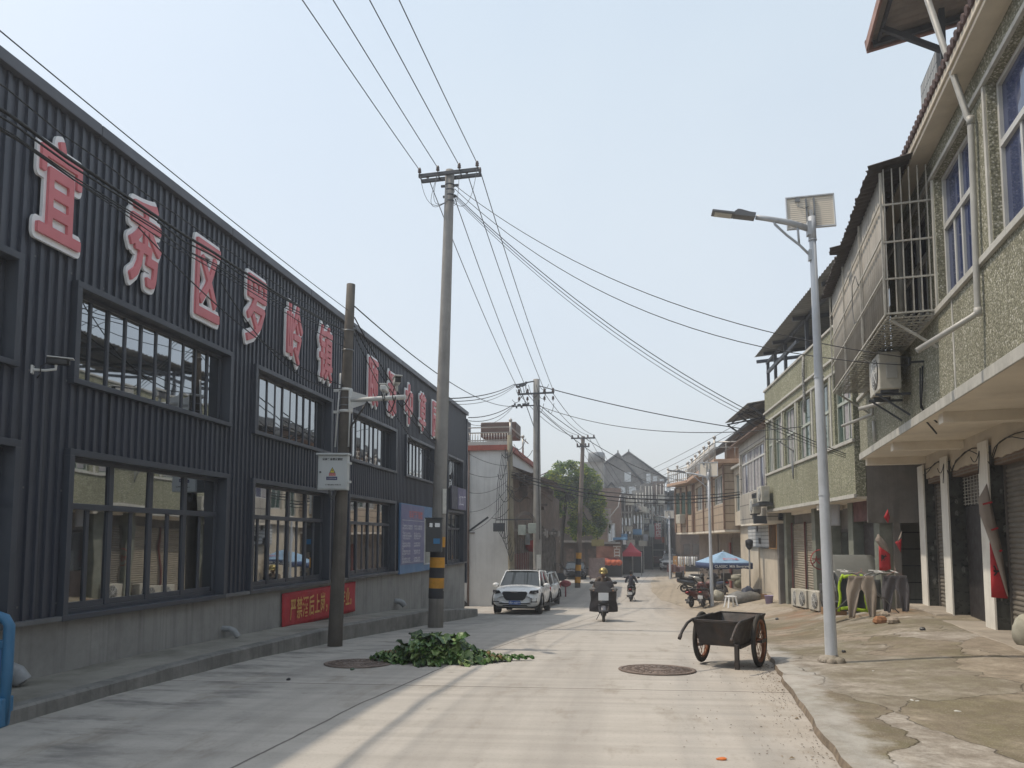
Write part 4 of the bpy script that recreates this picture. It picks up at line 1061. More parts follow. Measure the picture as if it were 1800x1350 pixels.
# peeling couplet papers
M_RPAP = mat('couplet red', (.42, .022, .03), .7, .14, 5)
M_GPAP = mat('paper back', (.30, .255, .22), .8, .12, 3)
def couplet(label, p, n, red, back, strokes=(), chars='', chpos=None):
    """peeling paper strip: outlines read off the photograph, hung on the plane through p facing n, bulging towards the street"""
    p, n = Vector(p), Vector(n).normalized(); o = onpl(red[0][0], red[0][1], p, n)
    t = thing('couplet', label, 'paper couplet', o, 0, 'peeling paper couplets')
    def strip(name, poly, mt, lift):
        m = MB(); P = [onpl(x, y, p, n) - o for x, y in poly]; c = sum(P, Vector())/len(P)
        for i in range(len(P)):
            a, b = P[i], P[(i+1) % len(P)]
            for k in range(4):
                q0, q1 = a.lerp(b, k/4), a.lerp(b, (k+1)/4)
                for r0, r1 in ((0, .5), (.5, 1)):
                    pts = [q0.lerp(c, r0), q1.lerp(c, r0), q1.lerp(c, r1), q0.lerp(c, r1)]
                    pts = [q + n*(lift + lift*.8*(r1 if e > 1 else r0) + .012*mnoise.noise(q*6)) for e, q in enumerate(pts)]
                    m.poly(pts if r1 < 1 else pts[:3], True)
        return m.build(name, mt, t, solid=.003)
    if red: strip('red_side', red, M_RPAP, .015)
    if back: strip('grey_back', back, M_GPAP, .05)
    if strokes:
        for (x0, y0, x1, y1) in strokes: m = MB(); m.bar(onpl(x0, y0, p, n) - o + n*.10, onpl(x1, y1, p, n) - o + n*.10, .004, .03, up=n.cross(V(0, 0, 1))); m.build('red_stroke', M_RPAP, t)
    if chars:
        m = MB(); q = onpl(chpos[0], chpos[1], p, n) - o
        xa = V(0, 0, 1).cross(n).normalized(); Mx = Matrix((xa, V(0, 0, 1), n)).transposed().to_4x4(); Mx.translation = q + n*.034
        add_text(m, chars, Mx, chpos[2], .8, .006); m.build('lettering', mat('ink', (.02, .015, .015), .7), t)
    return t
couplet('long red couplet, its grey back folded over, peeling off the pillar nearest the right edge', F1 @ V(-4.92, -1.25, 0), -d1,
        [(1739, 952), (1742, 1050), (1771, 1052), (1764, 1010), (1752, 962)], [(1733, 850), (1718, 877), (1720, 903), (1739, 955), (1768, 1046), (1771, 1050), (1758, 958), (1747, 912)],
        ((1724, 887, 1741, 883), (1739, 932, 1751, 928), (1753, 969, 1758, 967)), '兴', (1745, 1010, .2))

# ---- second house: green pebble dash with a parapet and a sheet roof on posts
D2 = R_(-1.74); RZ2 = R_(90) - D2; O2 = V(5.49, 19.3, 0)
h2 = thing('house', 'greenish pebble dashed house with a parapet and a sheet roof standing on posts', 'house', O2, RZ2, 'shop houses along the right side')
F2 = Matrix.Translation(O2) @ Matrix.Rotation(RZ2, 4, 'Z'); n2 = V(-math.cos(D2), math.sin(D2), 0)
def L2(px, py, v=0): return F2.inverted() @ onpl(px, py, O2 + n2*v, n2)
ops = [(.12, 1.5, 4.1, 6.0), (2.0, 3.35, 4.1, 6.0), (3.85, 5.25, 4.1, 6.0), (5.75, 7.15, 4.1, 6.0), (7.6, 8.75, 4.1, 6.0), (9.0, 9.95, 4.1, 6.0)]
m = MB(); wall_open(m, 0, 10.2, 2.66, 7.26, ops); m.poly([(0, 0, 2.66), (0, 0, 7.26), (0, -.25, 7.26), (0, -.25, 2.66)]); m.poly([(0, -.22, 7.26), (10.2, -.22, 7.26), (10.2, -.22, 6.4), (0, -.22, 6.4)]); m.poly([(10.2, 0, 2.66), (10.2, 0, 7.26), (10.2, -7, 7.26), (10.2, -7, 2.66)])
m.build('wall', M_PEBG, h2)
m = MB(); m.box(.0, .06, -7, -.26, 2.0, 7.0); m.box(.02, 10.2, -7, -.25, 6.2, 6.3); m.box(0, 10.2, -7.2, -7, 0, 7); m.build('end_wall', M_GREYR, h2)
for o in ops: win(h2, o[0], o[1], o[2], o[3], -.1, 3, 5.15, M_ALUG, M_GGLASS, 1)
m = MB(); m.box(-.02, 10.22, -.25, .05, 7.262, 7.33); m.box(-.02, 10.22, -.01, .07, 6.38, 6.45); m.box(-.02, 10.22, -.01, .05, 4.01, 4.095); m.box(-.02, 10.22, -.01, .04, 6.02, 6.09); m.box(-.02, 10.22, -.01, .05, 2.62, 2.72)
for u in (1.75, 3.6, 5.5, 7.38, 8.88): m.box(u-.05, u+.05, -.01, .035, 4.1, 6.015)
m.build('trim', M_WTRIM, h2, bev=.006)
m = MB(); m.box(.02, 10.2, -.75, -.02, 2.6, 2.655); m.box(.02, 10.2, -7, -.75, 2.5, 2.65); m.box(3.4, 3.6, -.7, -.03, 2.45, 2.6); m.build('soffit', M_SOFF, h2)
ZB2 = lambda u: gnd(*(F2 @ V(u, -.5, 0)).xy)
m = MB(); m.box(.0, 10.2, -1.0, -.85, -1.2, 2.6); m.build('ground_floor_wall', M_GREYR, h2)
M_GPIL = mat('grey green pillar', (.19, .20, .165), .7, .2, 3, grime=.3)
for u in (.3, 2.3, 4.3, 6.0, 9.9): 
    m = MB(); m.box(u-.2, u+.2, -.86, -.55, -1.2, 2.6); m.build('pillar', M_GPIL, h2, bev=.01)
shutter(h2, 6.35, 7.65, -.75, 2.15, -.78); shutter(h2, 7.85, 9.5, -.8, 2.15, -.78)
shutter(h2, 4.6, 5.7, -.7, 2.1, -.80, M_SHUTG)
for u in (6.3, 7.75, 9.6): m = MB(); m.box(u-.035, u+.035, -.77, -.70, -.8, 2.2); m.build('red_rail', mat('red rail', (.14, .04, .035), .6, .5, 30), h2)
m = MB(); m.box(2.6, 4.0, -.84, -.80, -.5, 1.9); dd = m.build('door', mat('shop door', (.06, .05, .048), .5, .3, 4), h2); m = MB(); m.box(2.7, 3.25, -.80, -.79, .5, 1.8); m.box(3.35, 3.9, -.80, -.79, .5, 1.8); m.build('pane', M_DGLASS, dd)
m = MB(); m.box(.6, 2.0, -.84, -.80, -.3, 2.0); m.build('door', mat('shop door', (.06, .05, .048), .5), h2)
# red painted circle with characters on the pillar
m = MB(); M0 = Matrix.Translation(F2.inverted() @ F2 @ V(5.795, -.70, .95)) @ Matrix.Rotation(R_(-90), 4, 'Z') @ MF
m.lathe([(.30, 0), (.33, .002), (.30, .003)], 28, M0, cap=False); add_text(m, '大吉', M0 @ Matrix.Translation((-.28, -.12, .002)), .27, 1, .006)
m.build('painted_mark', mat('paint red', (.30, .05, .05), .8, .3, 12), h2)
# sheet roof on posts
ql = L2(1328, 622, .45); qh = L2(1480, 436, .45); zc = (ql.z + qh.z)/2
m = MB(); m.grid(lambda a, b: V(ql.x + .2 - (ql.x - qh.x + 1.5)*a, .45 - 5.5*b, zc - .05 + .11*5.5*b + .02*math.sin(a*(ql.x-qh.x)*2*math.pi/.2)), 220, 5); m.build('shelter_sheet', mat('corrugated roofing', (.20, .20, .185), .6, .15, 2, grime=.3), h2, solid=.005)
m = MB()
for u in (10.0, 8.75, 7.2, 4.4, 1.2):
    m.bar((u, -.12, 6.9), (u, -.12, zc - .1), .1); m.bar((u, .3, zc - .14), (u, -5, zc + .38), .08, .12)
for v in (-.12, -2.6): m.bar((10.2, v, zc - .22 + .11*(.45 - v)), (.2, v, zc - .22 + .11*(.45 - v)), .08, .1)
m.bar((10.1, -.12, zc - .55), (5.5, -.12, zc - .55), .09, .12)
m.build('shelter_frame', mat('shelter steel', (.06, .065, .078), .5, .15), h2)
m = MB(); m.tube([L2(1412, 626, .08), L2(1412, 655, .08), L2(1414, 700, .07), L2(1415, 725, .06)], .045, 7); m.build('downpipe', mat('black hose', (.03, .03, .03), .5, .8, 26, col2=(.4, .4, .38)), h2)
m = MB(); q = L2(1395, 772, .05); m.bar(q, q + V(-.25, .95, -.02), .03); m.bar(q + V(0, 0, -.4), q + V(-.2, .6, -.02), .025); m.tube([q + V(.1, .02, .1), q + V(.1, .05, -.9), q + V(-.05, .06, -1.3), q + V(.0, .02, -.3)], .018, 5); m.build('wire_bracket', M_STEEL, h2)
def house_wire(mm, a, b, sag, r): pass
q = L2(1496, 918, -.6); q2b = L2(1536, 880, -.6); m = MB(); m.box(q2b.x, q.x, -.62, -.58, q.z, q2b.z + .1); m.build('hanging_board', mat('maroon board', (.13, .05, .045), .6, .35, 3), h2)
PY2 = V(6, 19.22, 0); NY2 = V(0, -1, 0)
couplet('red couplet with a grey folded corner hanging near the crossed pipes', PY2, NY2, [(1544, 957), (1545.5, 1007), (1565.5, 1000), (1564, 971)], [(1542, 938), (1537, 949), (1544, 960), (1564, 974), (1556, 953)], (), '财', (1548, 985, .16))
couplet('torn scrap of red paper flapping on the pillar right of the grey cornered couplet', PY2, NY2, [(1573, 953), (1583, 971), (1584.5, 946)], [(1584, 932), (1575.5, 953), (1583, 947)])
couplet('small red paper rag hanging under the soffit by the wires', PY2, NY2, [(1560, 895), (1553, 909), (1561, 920), (1564, 909)], None)
t = MB(); qq = onpl(1457, 924, F2 @ V(3.2, -.2, 0), V(0, 1, 0))
t.grid(lambda a, b: V(qq.x, qq.y, qq.z) + V(.31*a, -.03*a + .02*math.sin(a*6), .68*b), 8, 8); tag(t.build('hanging_sheet', mat('white sheet', (.5, .51, .54), .8, .08, 5), solid=.006), 'white plastic sheet hanging from the soffit behind the tall lamp post', 'sheet')
ac_unit('air conditioner bracketed under the far windows of the greenish house', F2 @ V(9.55, .28, 2.95), RZ2)
ac_unit('air conditioner bracketed at the corner beside the blue windows', F2 @ V(10.75, .36, 2.55), RZ2)
m = MB(); m.box(10.3, 10.42, .0, .5, 2.2, 2.5); m.box(8.95, 10.2, .05, .55, 2.85, 2.95); m.build('ac_shelf', M_DSTEEL, h2)
for lab, u, v, rz in (('cream air conditioner standing on the ground beside the cream shutters', 6.75, -.42, RZ2 + .15), ('pale air conditioner on the ground close behind the tall lamp post', 4.75, -.30, RZ2 + .1), ('air conditioner on the ground half hidden beside the cream one', 7.75, -.45, RZ2)):
    q = F2 @ V(u, v, 0); ac_unit(lab, (q.x, q.y, gnd(q.x, q.y)), rz)

# ---- third house: tiled, blue windows
h3 = thing('house', 'narrow tiled house with blue curtained windows under a brown eave', 'house', O2, RZ2, 'shop houses along the right side')
M_SQT = brick_mat('square wall tiles', (.40, .37, .32), (.45, .42, .37), (.12, .11, .10), .85, .62, .02, .6, 0, .004)
m = MB(); wall_open(m, 10.25, 16, 2.32, 5.95, [(10.4, 15.7, 3.6, 5.45)], .02); m.poly([(10.25, .02, 2.32), (10.25, -.4, 2.32), (10.25, -.4, 5.95), (10.25, .02, 5.95)]); m.box(10.25, 16, -6, -1.0, -1.5, 5.9); m.build('wall', M_SQT, h3)
win(h3, 10.4, 13.0, 3.6, 5.45, -.08, 4, 4.95, M_ALU, M_VGLASS, 1); win(h3, 13.05, 15.7, 3.6, 5.45, -.08, 4, 4.95, M_ALU, M_VGLASS, 1)
m = MB(); m.box(10.25, 16, -.98, .0, 2.2, 2.318); m.build('slab', M_SOFF, h3)
m = MB(); m.poly([(10.1, .35, 5.92), (16.4, .35, 5.92), (16.4, -2.4, 7.1), (10.1, -2.4, 7.1)]); m.poly([(10.1, .35, 5.92), (16.4, .35, 5.92), (16.4, -.3, 5.98), (10.1, -.3, 5.98)]); m.build('eave', mat('brown eave', (.19, .13, .10), .8, .2, 2, streak=.3), h3, solid=.06)
q = L2(1278, 742, .5); q2_ = L2(1352, 683, .5)
m = MB(); m.grid(lambda a, b: V(11.0 + 5.6*a, .5 - 3.6*b, 7.0 + .1*a + .6*b + .02*math.sin(a*180)), 120, 4); m.build('shelter_sheet', mat('corrugated roofing', (.20, .20, .185), .6), h3, solid=.006)
m = MB()
for u in (11.2, 13.6, 16.4): m.bar((u, .4, 6.95), (u, -.6, 6.2), .07); m.bar((u, .45, 6.98), (u, -3, 7.6), .06)
for v in (.2, -1, -2.2): m.bar((11, v, 7.02 - .17*v), (16.5, v, 7.1 - .17*v), .05)
m.build('shelter_frame', M_DSTEEL, h3)
m = MB()
for k in range(9): m.bar((12.0 + .11*k, .06, 2.45), (12.0 + .11*k, .06, 3.5), .018)
for z in (2.5, 3.45): m.bar((11.95, .06, z), (12.95, .06, z), .02)
m.build('window_bars', M_DSTEEL, h3)
m = MB(); m.box(10.6, 16, -1.2, -1.0, -1.6, 2.2); m.box(10.3, 10.6, -1.1, -.4, -1.6, 2.2); m.build('ground_floor_wall', M_GREYR, h3)
# set-back part between
h3b = thing('house', 'set back cream house with tall green windows and white signs on its fence wall', 'house', O2, RZ2, 'shop houses along the right side')
m = MB(); wall_open(m, 16, 20.6, 2.3, 5.3, [(16.4, 18.2, 3.0, 4.9), (18.5, 20.2, 3.0, 4.9)], -.5); m.box(16, 20.6, -6, -.75, -1.6, 5.2); m.build('wall', M_CREAM, h3b)
win(h3b, 16.4, 18.2, 3.0, 4.9, -.6, 3, None, M_ALU, M_GGLASS); win(h3b, 18.5, 20.2, 3.0, 4.9, -.6, 3, None, M_ALU, M_GGLASS)
m = MB(); m.box(16, 20.6, -.9, -.3, 5.2, 5.32); m.build('roof_edge', M_WTRIM, h3b)
m = MB(); m.box(12.2, 20.6, -.96, -.82, -1.6, 1.2); m.build('fence_wall', M_CREAM, h3b)
h4 = thing('house', 'peach tiled corner house with a railed roof terrace and black tile roof', 'house', O2, RZ2, 'shop houses along the right side')
M_PEACH = brick_mat('peach tiles', (.44, .345, .25), (.48, .38, .285), (.22, .16, .115), 3.0, .42, .03, .6, 0, .004)
m = MB(); wall_open(m, 20.6, 34, 2.1, 5.55, [(21.2, 24.6, 3.5, 5.1), (25.2, 28.6, 3.5, 5.1), (29.4, 33, 3.5, 5.1)]); m.poly([(20.6, 0, 2.1), (20.6, 0, 5.55), (20.6, -8, 5.55), (20.6, -8, 2.1)])
m.build('wall', M_PEACH, h4)
for a in (21.2, 25.2, 29.4): win(h4, a, a+3.4, 3.5, 5.1, -.12, 5, None, M_ALU, M_GGLASS, 1, .07)
for u in (20.62, 24.9, 29.0, 33.9): m = MB(); m.box(u-.1, u+.1, -.01, .08, 2.1, 5.5); m.build('pilaster', mat('brown pilaster', (.22, .14, .10), .7, .2), h4)
TL = 4.0
R34 = Matrix.Translation((34, 0, 0)) @ Matrix.Rotation(R_(14), 4, 'Z')
m = MB()
q = [R34 @ V(0, 0, 2.1), R34 @ V(0, 0, 5.55), R34 @ V(TL, 0, 5.55), R34 @ V(TL, 0, 2.1)]; m.poly(q); m.poly([R34 @ V(TL, 0, 2.1), R34 @ V(TL, 0, 5.55), R34 @ V(TL, -8, 5.55), R34 @ V(TL, -8, 2.1)])
m.build('turned_wall', M_PEACH, h4)
for k in range(3): m = MB(); m.box(.5 + 1.2*k, 1.3 + 1.2*k, .01, .05, 3.4, 5.0, R34); m.build('window', M_GGLASS, h4)
for k in range(4): m = MB(); m.box(.2 + 1.2*k, .38 + 1.2*k, .012, .1, 2.1, 5.4, R34); m.build('pilaster', mat('brown pilaster', (.22, .14, .10), .7), h4)
for k in range(1):
    m = MB(); m.box(1.7, 2.6, .1, .5, 2.75, 3.4, R34); m.build('condenser', mat('aged ac white', (.47, .45, .39), .6), h4, bev=.03)
m = MB(); m.box(20.3, 34.2, -2.2, .55, 5.56, 5.78); m.box(0, TL + .2, -2, .6, 5.562, 5.76, R34); m.build('terrace_slab', mat('terrace edge', (.46, .31, .22), .7, .15, 2), h4, bev=.02)
m = MB()
for u0, u1, M0 in ((20.4, 34.1, None), (0, TL + .2, R34)):
    n = int((u1-u0)/.42)
    for k in range(n+1):
        u = u0 + (u1-u0)*k/n; big = k % 5 == 0
        a, b = V(u, .48, 5.78), V(u, .48, 6.68 + (.14 if big else 0))
        if M0: a, b = M0 @ a, M0 @ b
        m.tube([a, b], .05 if big else .022, 6)
        if big: m.ball(b + V(0, 0, .1), .1, 8)
    for z in (6.68, 6.4, 5.92):
        a, b = V(u0, .48, z), V(u1, .48, z)
        if M0: a, b = M0 @ a, M0 @ b
        m.tube([a, b], .035, 6)
m.tube([(20.4, .48, 6.68), (20.4, -2, 6.68)], .035, 6); m.tube([(20.4, .48, 6.4), (20.4, -2, 6.4)], .025, 6)
for k in range(5): m.tube([(20.4, -.1 - .45*k, 5.78), (20.4, -.1 - .45*k, 6.68)], .022, 6)
m.build('railing', mat('steel railing', (.42, .40, .37), .35, .1, metal=.4), h4)
m = MB(); m.box(16.6, 34.5, -6.5, -2.2, 5.4, 7.9); m.box(1, TL, -6, -2, 5.79, 7.3, R34); m.build('terrace_room', mat('terrace room', (.36, .26, .19), .8, .2, 1.5), h4)
m = MB()
m.poly([(16.5, -1.0, 7.35), (37, -1.0, 7.35), (37, -4.4, 8.9), (16.5, -4.4, 8.9)]); m.poly([(0, -1, 7.1), (10, -1, 7.1), (10, -4.4, 8.3), (0, -4.4, 8.3)]) if False else None
for k in range(65): u = 16.5 + .3*k; m.tube([(u, -.95, 7.4), (u, -4.4, 8.95)], .07, 5)
m.build('roof', M_BTILE, h4, solid=.04)
m = MB(); m.box(20.6, 34, -7, -1.6, -1.9, 2.05); m.box(0, TL - .5, -7, -1.6, -1.9, 2.05, R34); m.build('ground_floor_wall', mat('shop wall', (.24, .20, .17), .85, .25, 1), h4)
m = MB(); m.box(20.6, 34, -1.6, 0, 1.98, 2.098); m.box(0, TL, -1.6, 0, 1.97, 2.09, R34); m.build('soffit', M_SOFF, h4)
shutter(h4, 21.2, 24.0, -1.6, 1.7, -1.55, M_SHUTG); shutter(h4, 25, 28, -1.7, 1.7, -1.55, M_SHUTG)
m = MB(); m.box(20.9, 21.5, -1.56, -1.5, -1.5, 1.2); m.box(28.6, 29.2, -1.56, -1.5, -1.6, 1.4); m.build('red_strip', mat('shop red', (.24, .06, .05), .7, .3, 3), h4)
# white signboards on the fence wall
t = thing('signboard', 'white and orange signboards with dark marks fixed over the fence wall', 'sign', F2 @ V(13.2, -.7, .2), RZ2)
m = MB(); m.box(0, 4.6, 0, .06, 1.05, 2.35); m.build('white_board', brick_mat('louvred white', (.52, .53, .53), (.56, .57, .57), (.25, .26, .27), 9, .16, .02, .6, 0, .004), t)
m = MB(); m.box(-1.6, -.05, 0, .07, 1.0, 2.5); m.build('orange_board', mat('orange board', (.46, .24, .08), .6, .3, 4), t)
m = MB()
for k in range(6): m.box(-1.4 + .22*k, -1.33 + .22*k, .072, .09, 1.05, 2.4)
m.box(1.6, 2.1, .062, .07, 1.2, 1.45); m.box(2.2, 2.5, .062, .07, 1.75, 2.15); m.build('mark', M_BLACK, t)

# ---- service wires to the right-hand row
pk = F1 @ V(-6.3, .2, 4.45); top1 = B1 + tp
for k in range(2): wire('service wire from the striped pole to the bracket under the caged balcony, ' + ('upper', 'lower')[k], top1 + V(.15, -.1, -.45 - .1*k), pk + V(0, 0, .04 - .12*k), .75 + .28*k, .0085)
pk2 = F2 @ V(.35, .1, 3.75)
for k in range(3): wire('thick wire from the striped pole dropping to the greenish house corner, ' + ('upper', 'middle', 'lower')[k], top1 + V(.15, -.1, -.7 - .05*k), pk2 + V(0, 0, -.05*k), .75 + .06*k, .011 - .002*k)
pk3 = F2 @ V(14.5, .1, 6.5); 
wire('heavy wire from the middle pole top over to the brown eave', B3 + t3 + V(.15, -.2, -.35), pk3, .15, .022)
wire('wire from the middle pole to the bracket on the greenish house', B3 + t3 + V(.15, -.2, -1.3), F2 @ V(4.0, .2, 5.0), .6, .014)
wire('pale wire from the middle pole down to the peach house corner', B3 + t3 + V(.15, -.2, -1.25), F2 @ V(33, .6, 5.6), .7, .018)
wire('second pale wire from the middle pole down to the peach house', B3 + t3 + V(.15, -.1, -1.5), F2 @ V(35, .6, 5.2), .9, .018)
for k in range(3): wire('thick low cable crossing the street to the tiled house, ' + ('upper', 'middle', 'lower')[k], BA + ta + V(.1, -.15, -1.7 - .12*k), F2 @ V(15.5, .1, 3.75 - .12*k), .55 + .06*k, (.02, .03, .02)[k], 26, None, 'overhead wires', .03)
for k in range(4): wire('faint far wire rising towards the brown eave, number ' + ('one', 'two', 'three', 'four')[k] + ' from the top', (-3.5 + k, 66 + 3*k, 5.6 + .2*k), F2 @ V(15 - .8*k, -.5, 7.2 - .35*k), .3, .013, 20, M_WIREG)
for k in range(5): wire('loose wire strung over the white house wall, ' + ('top', 'second', 'third', 'fourth', 'bottom')[k], BA + ta + V(-.1, -.1, -1.4 - .35*k), (WX + .1, WY1 + .1, 4.9 - .75*k), .12 + .05*k, .010)
# ------------------------------------------------------------------ solar street lamps
M_LAMP = mat('lamp grey paint', (.50, .53, .57), .42, .12, 1.2, streak=.25, grime=.25)
def solar_lamp(label, base, top, r, s=1.0, rz=0.0, detail=True):
    t = thing('street_lamp', label, 'street lamp', base, 0, 'solar street lamps along the right side')
    tp_ = rel(base, top)
    m = MB(); m.tube([tp_*k for k in (-.02, 0, .25, .5, .75, .93)], [r, r, r*.9, r*.78, r*.66, r*.56], 20); m.build('pole', M_LAMP, t)
    m = MB(); m.tube([tp_*.93, tp_*.985], [r*.66, r*.64], 18); m.lathe([(r*.72, 0), (r*.72, .02)], 18, Matrix.Translation(tp_*.93), cap=False)
    for f in (.62, .36): m.lathe([(r*(1.0-.44*f)+.008, -.012), (r*(1.0-.44*f)+.008, .012)], 20, Matrix.Translation(tp_*f), cap=False)
    m.build('sleeve', M_LAMP, t)
    a = tp_ + V(0, -.0, -.38*s)
    R = Matrix.Rotation(rz, 4, 'Z')
    def W(x, y, z): return a + (R @ V(x, y, z))*s
    m = MB(); m.tube([W(-.05, 0, 0), W(-.45, -.05, .14), W(-.85, -.1, .22), W(-1.1, -.13, .26)], [.045, .042, .037, .034], 12); m.obox(W(-.06, 0, 0), (.05, .1, .2)); m.build('arm', M_LAMP, t)
    m = MB(); m.tube([W(-.05, 0, -.55), W(-.25, -.02, -.33), W(-.5, -.05, -.12), W(-.72, -.08, .1), W(-.75, -.09, .18)], .018, 8); m.tube([W(-.26, -.03, -.3), W(-.28, -.03, .06)], .016, 8); m.obox(W(-.055, 0, -.55), (.04, .08, .15)); m.build('brace', M_LAMP, t)
    Mh = Matrix.Translation(W(-1.12, -.13, .265)) @ R @ Matrix.Rotation(R_(11), 4, 'Y') @ Matrix.Scale(s, 4)
    m = MB(); m.prism([(0, -.04), (0, .05), (-.12, .055), (-.3, .085), (-.36, .085), (-.42, .03), (-.42, -.04)], -.11, .11, Mh); m.box(-.86, -.42, -.13, .13, -.035, .015, Mh); lh = m.build('lamp_head', mat('lamp head grey', (.16, .165, .175), .45, .1), t, bev=.012*s)
    m = MB(); m.box(-.80, -.46, -.10, .10, -.048, -.034, Mh); m.build('light_panel', mat('led lens', (.55, .55, .5), .3), lh)
    # solar panel, back turned to the viewer
    Mp = Matrix.Translation(tp_ + V(.02, .16, .04)*s) @ R @ Matrix.Rotation(R_(-4), 4, 'Z') @ Matrix.Rotation(R_(-10), 4, 'X') @ Matrix.Scale(s, 4)
    m = MB(); m.box(-.46, .46, -.0, .012, -.36, .36, Mp); pn = m.build('solar_panel', mat('panel backsheet', (.74, .68, .58), .6, .05, 2), t)
    m = MB()
    for q in ((-.47, .47, .345, .375), (-.47, .47, -.375, -.345)): m.box(q[0], q[1], -.03, .02, q[2], q[3], Mp)
    for x in (-.47, .445): m.box(x, x+.025, -.03, .02, -.345, .345, Mp)
    m.build('panel_frame', M_LAMP, pn, bev=.003)
    m = MB()
    for k in range(15): m.box(-.44, .44, -.002, -.0008, -.335 + .0465*k, -.335 + .0465*k + .017, Mp)
    m.build('cell_gap', mat('cell gap', (.5, .45, .38), .6), pn)
    m = MB(); m.box(-.46, .46, .012, .016, -.36, .36, Mp); m.build('cell_face', M_BGLASS, pn)
    m = MB(); m.box(-.09, -.06, -.05, -.003, -.33, .3, Mp); m.box(.06, .09, -.05, -.003, -.33, .3, Mp); m.bar(tp_*.985, tp_ + V(.02, .13, .04)*s, .07*s); m.box(-.28, -.19, -.03, -.003, .25, .33, Mp)
    m.tube([Mp @ V(-.25, -.02, .25), Mp @ V(-.24, -.05, .12), Mp @ V(-.12, -.06, .06), Mp @ V(-.03, -.06, .1)], .008*s, 5); m.build('panel_bracket', M_STEEL, pn)
    if detail:
        m = MB()
        for k in range(6): a_ = k*1.05 + .3; m.ball((r*1.25*math.cos(a_), r*1.25*math.sin(a_), .02), .055 + .02*(k % 3), 7, (1, 1, .8))
        m.lathe([(r*1.5, -.03), (r*1.4, .05), (r*1.02, .11)], 14); m.build('mortar_foot', M_APRON, t)
    return t
q = gpt(1462, 1165)
solar_lamp('tall grey solar street lamp, nearest, beside the handcart', q, atY(1426, 370, q.y), .08, .70)
q = gpt(1252, 1066); q2_ = atY(1245, 826, q.y)
solar_lamp('smaller solar street lamp beyond the handcart, next to the blue parasol', q, q2_, .085, .9, R_(-12), False)
q = gpt(1178, 1018); solar_lamp('distant thin street lamp by the parked pickup', q, atY(1176, 905, q.y), .09, .9, R_(20), False)

# ------------------------------------------------------------------ things lying on the road
M_IRON = mat('cast iron', (.20, .155, .13), .7, .25, 6, metal=.3, grime=.3)
def manhole(label, p, r):
    t = thing('manhole_cover', label, 'manhole cover', (p.x, p.y, groad(p.y)), 0, 'round manhole covers in the road')
    sl = math.atan2(groad(p.y+.4) - groad(p.y-.4), .8); t.rotation_euler = (sl, 0, 0)
    m = MB(); m.lathe([(r, .004), (r, .014), (r*.9, .016), (r*.9, .006)], 36, cap=False); m.build('rim', M_IRON, t)
    m = MB(); m.lathe([(r*.885, .004), (r*.88, .012), (0, .012)], 36)
    for k in range(24):
        a = k*math.pi/12
        for rr in (.3, .52, .74): m.obox((r*rr*math.cos(a), r*rr*math.sin(a), .014), (r*.13, r*.05, .008), rz=a)
    m.build('lid', M_IRON, t)
manhole('round cast iron manhole cover in the sun left of the handcart', gpt(1155, 1178), .50)
manhole('round manhole cover in the shade, half under the leaf heap', gpt(630, 1167), .46)
# heap of leaves
def leaf_mat(name, a, b_):
    m, nt, b = newmat(name); P = wpos(nt)
    c = mixrgb(nt, ramp(nt, noise(nt, P, 14, 4, .6), .3, .7), a, b_)
    nt.links.new(c, b.inputs['Base Color']); b.inputs['Roughness'].default_value = .42
    b.inputs['Transmission Weight'].default_value = 0
    bump(nt, b, noise(nt, P, 45, 3), .35, .01)
    return m
ML = [leaf_mat('leaf dark', (.016, .045, .016), (.032, .08, .02)), leaf_mat('leaf mid', (.04, .10, .022), (.075, .165, .035)), leaf_mat('leaf pale', (.10, .17, .045), (.22, .30, .11)), leaf_mat('leaf dry', (.16, .10, .03), (.22, .14, .05))]
def leaf(m, p, dirn, up, L, w, curl, mi, rib=2):
    d = dirn.normalized(); s = d.cross(up).normalized(); n = s.cross(d); m.m = mi
    def f(a, b):
        t = (b-.5)*2; ww = w*math.sin(math.pi*min(1, a*.93+.07))**.7*(1 + .12*math.sin(a*17+t*3))
        return p + d*(L*a*(1-.15*curl*a)) + n*(-curl*L*a*a*.75 + abs(t)*w*.35 + .03*math.sin(a*14+t*5)*abs(t)) + s*(t*ww)
    m.grid(f, 9, 6)
    m.m = rib
    m.tube([f(a, .5) + n*.004 for a in (0, .2, .4, .6, .8, .95)], [.016, .014, .011, .008, .005, .002], 5, cap=False)
    for a in (.25, .45, .65):
        for b in (.15, .85): m.tube([f(a, .5) + n*.003, f(a+.1, b) + n*.004], .003, 3, cap=False)
hp = gpt(765, 1163); hp = V(hp.x, hp.y, groad(hp.y))
m = MB(); rnd = random.Random(5)
for k in range(230):
    a = rnd.random()*6.283; rr = rnd.random()**.62
    ax_, ay_ = .56, .38
    x, y = rr*ax_*math.cos(a), rr*ay_*math.sin(a)
    h = max(0, (1 - rr**1.5))*.29 + (.08 if x > .05 and rr < .8 else 0)*(1-rr)
    out = V(x/ax_ + rnd.uniform(-.8, .8), y/ay_ - .3 + rnd.uniform(-.7, .7), rnd.uniform(-.35, .6))
    p = hp + V(x, y, h*rnd.uniform(.75, 1.0) + .03)
    L = rnd.uniform(.18, .33)
    flat_ = rr > .72
    if flat_: out = V(x/ax_, y/ay_, 0) + V(rnd.uniform(-.7, .7), rnd.uniform(-.7, .7), -.05); p.z = hp.z + .03 + .05*rnd.random()
    leaf(m, p, out, V(rnd.uniform(-.3, .3), rnd.uniform(-.5, .1), 1), L, L*rnd.uniform(.26, .40)*(.75 if flat_ else 1), rnd.uniform(.0, .25) if flat_ else rnd.uniform(.3, 1.2), rnd.choice((0, 0, 1, 1, 1, 2, 2)))
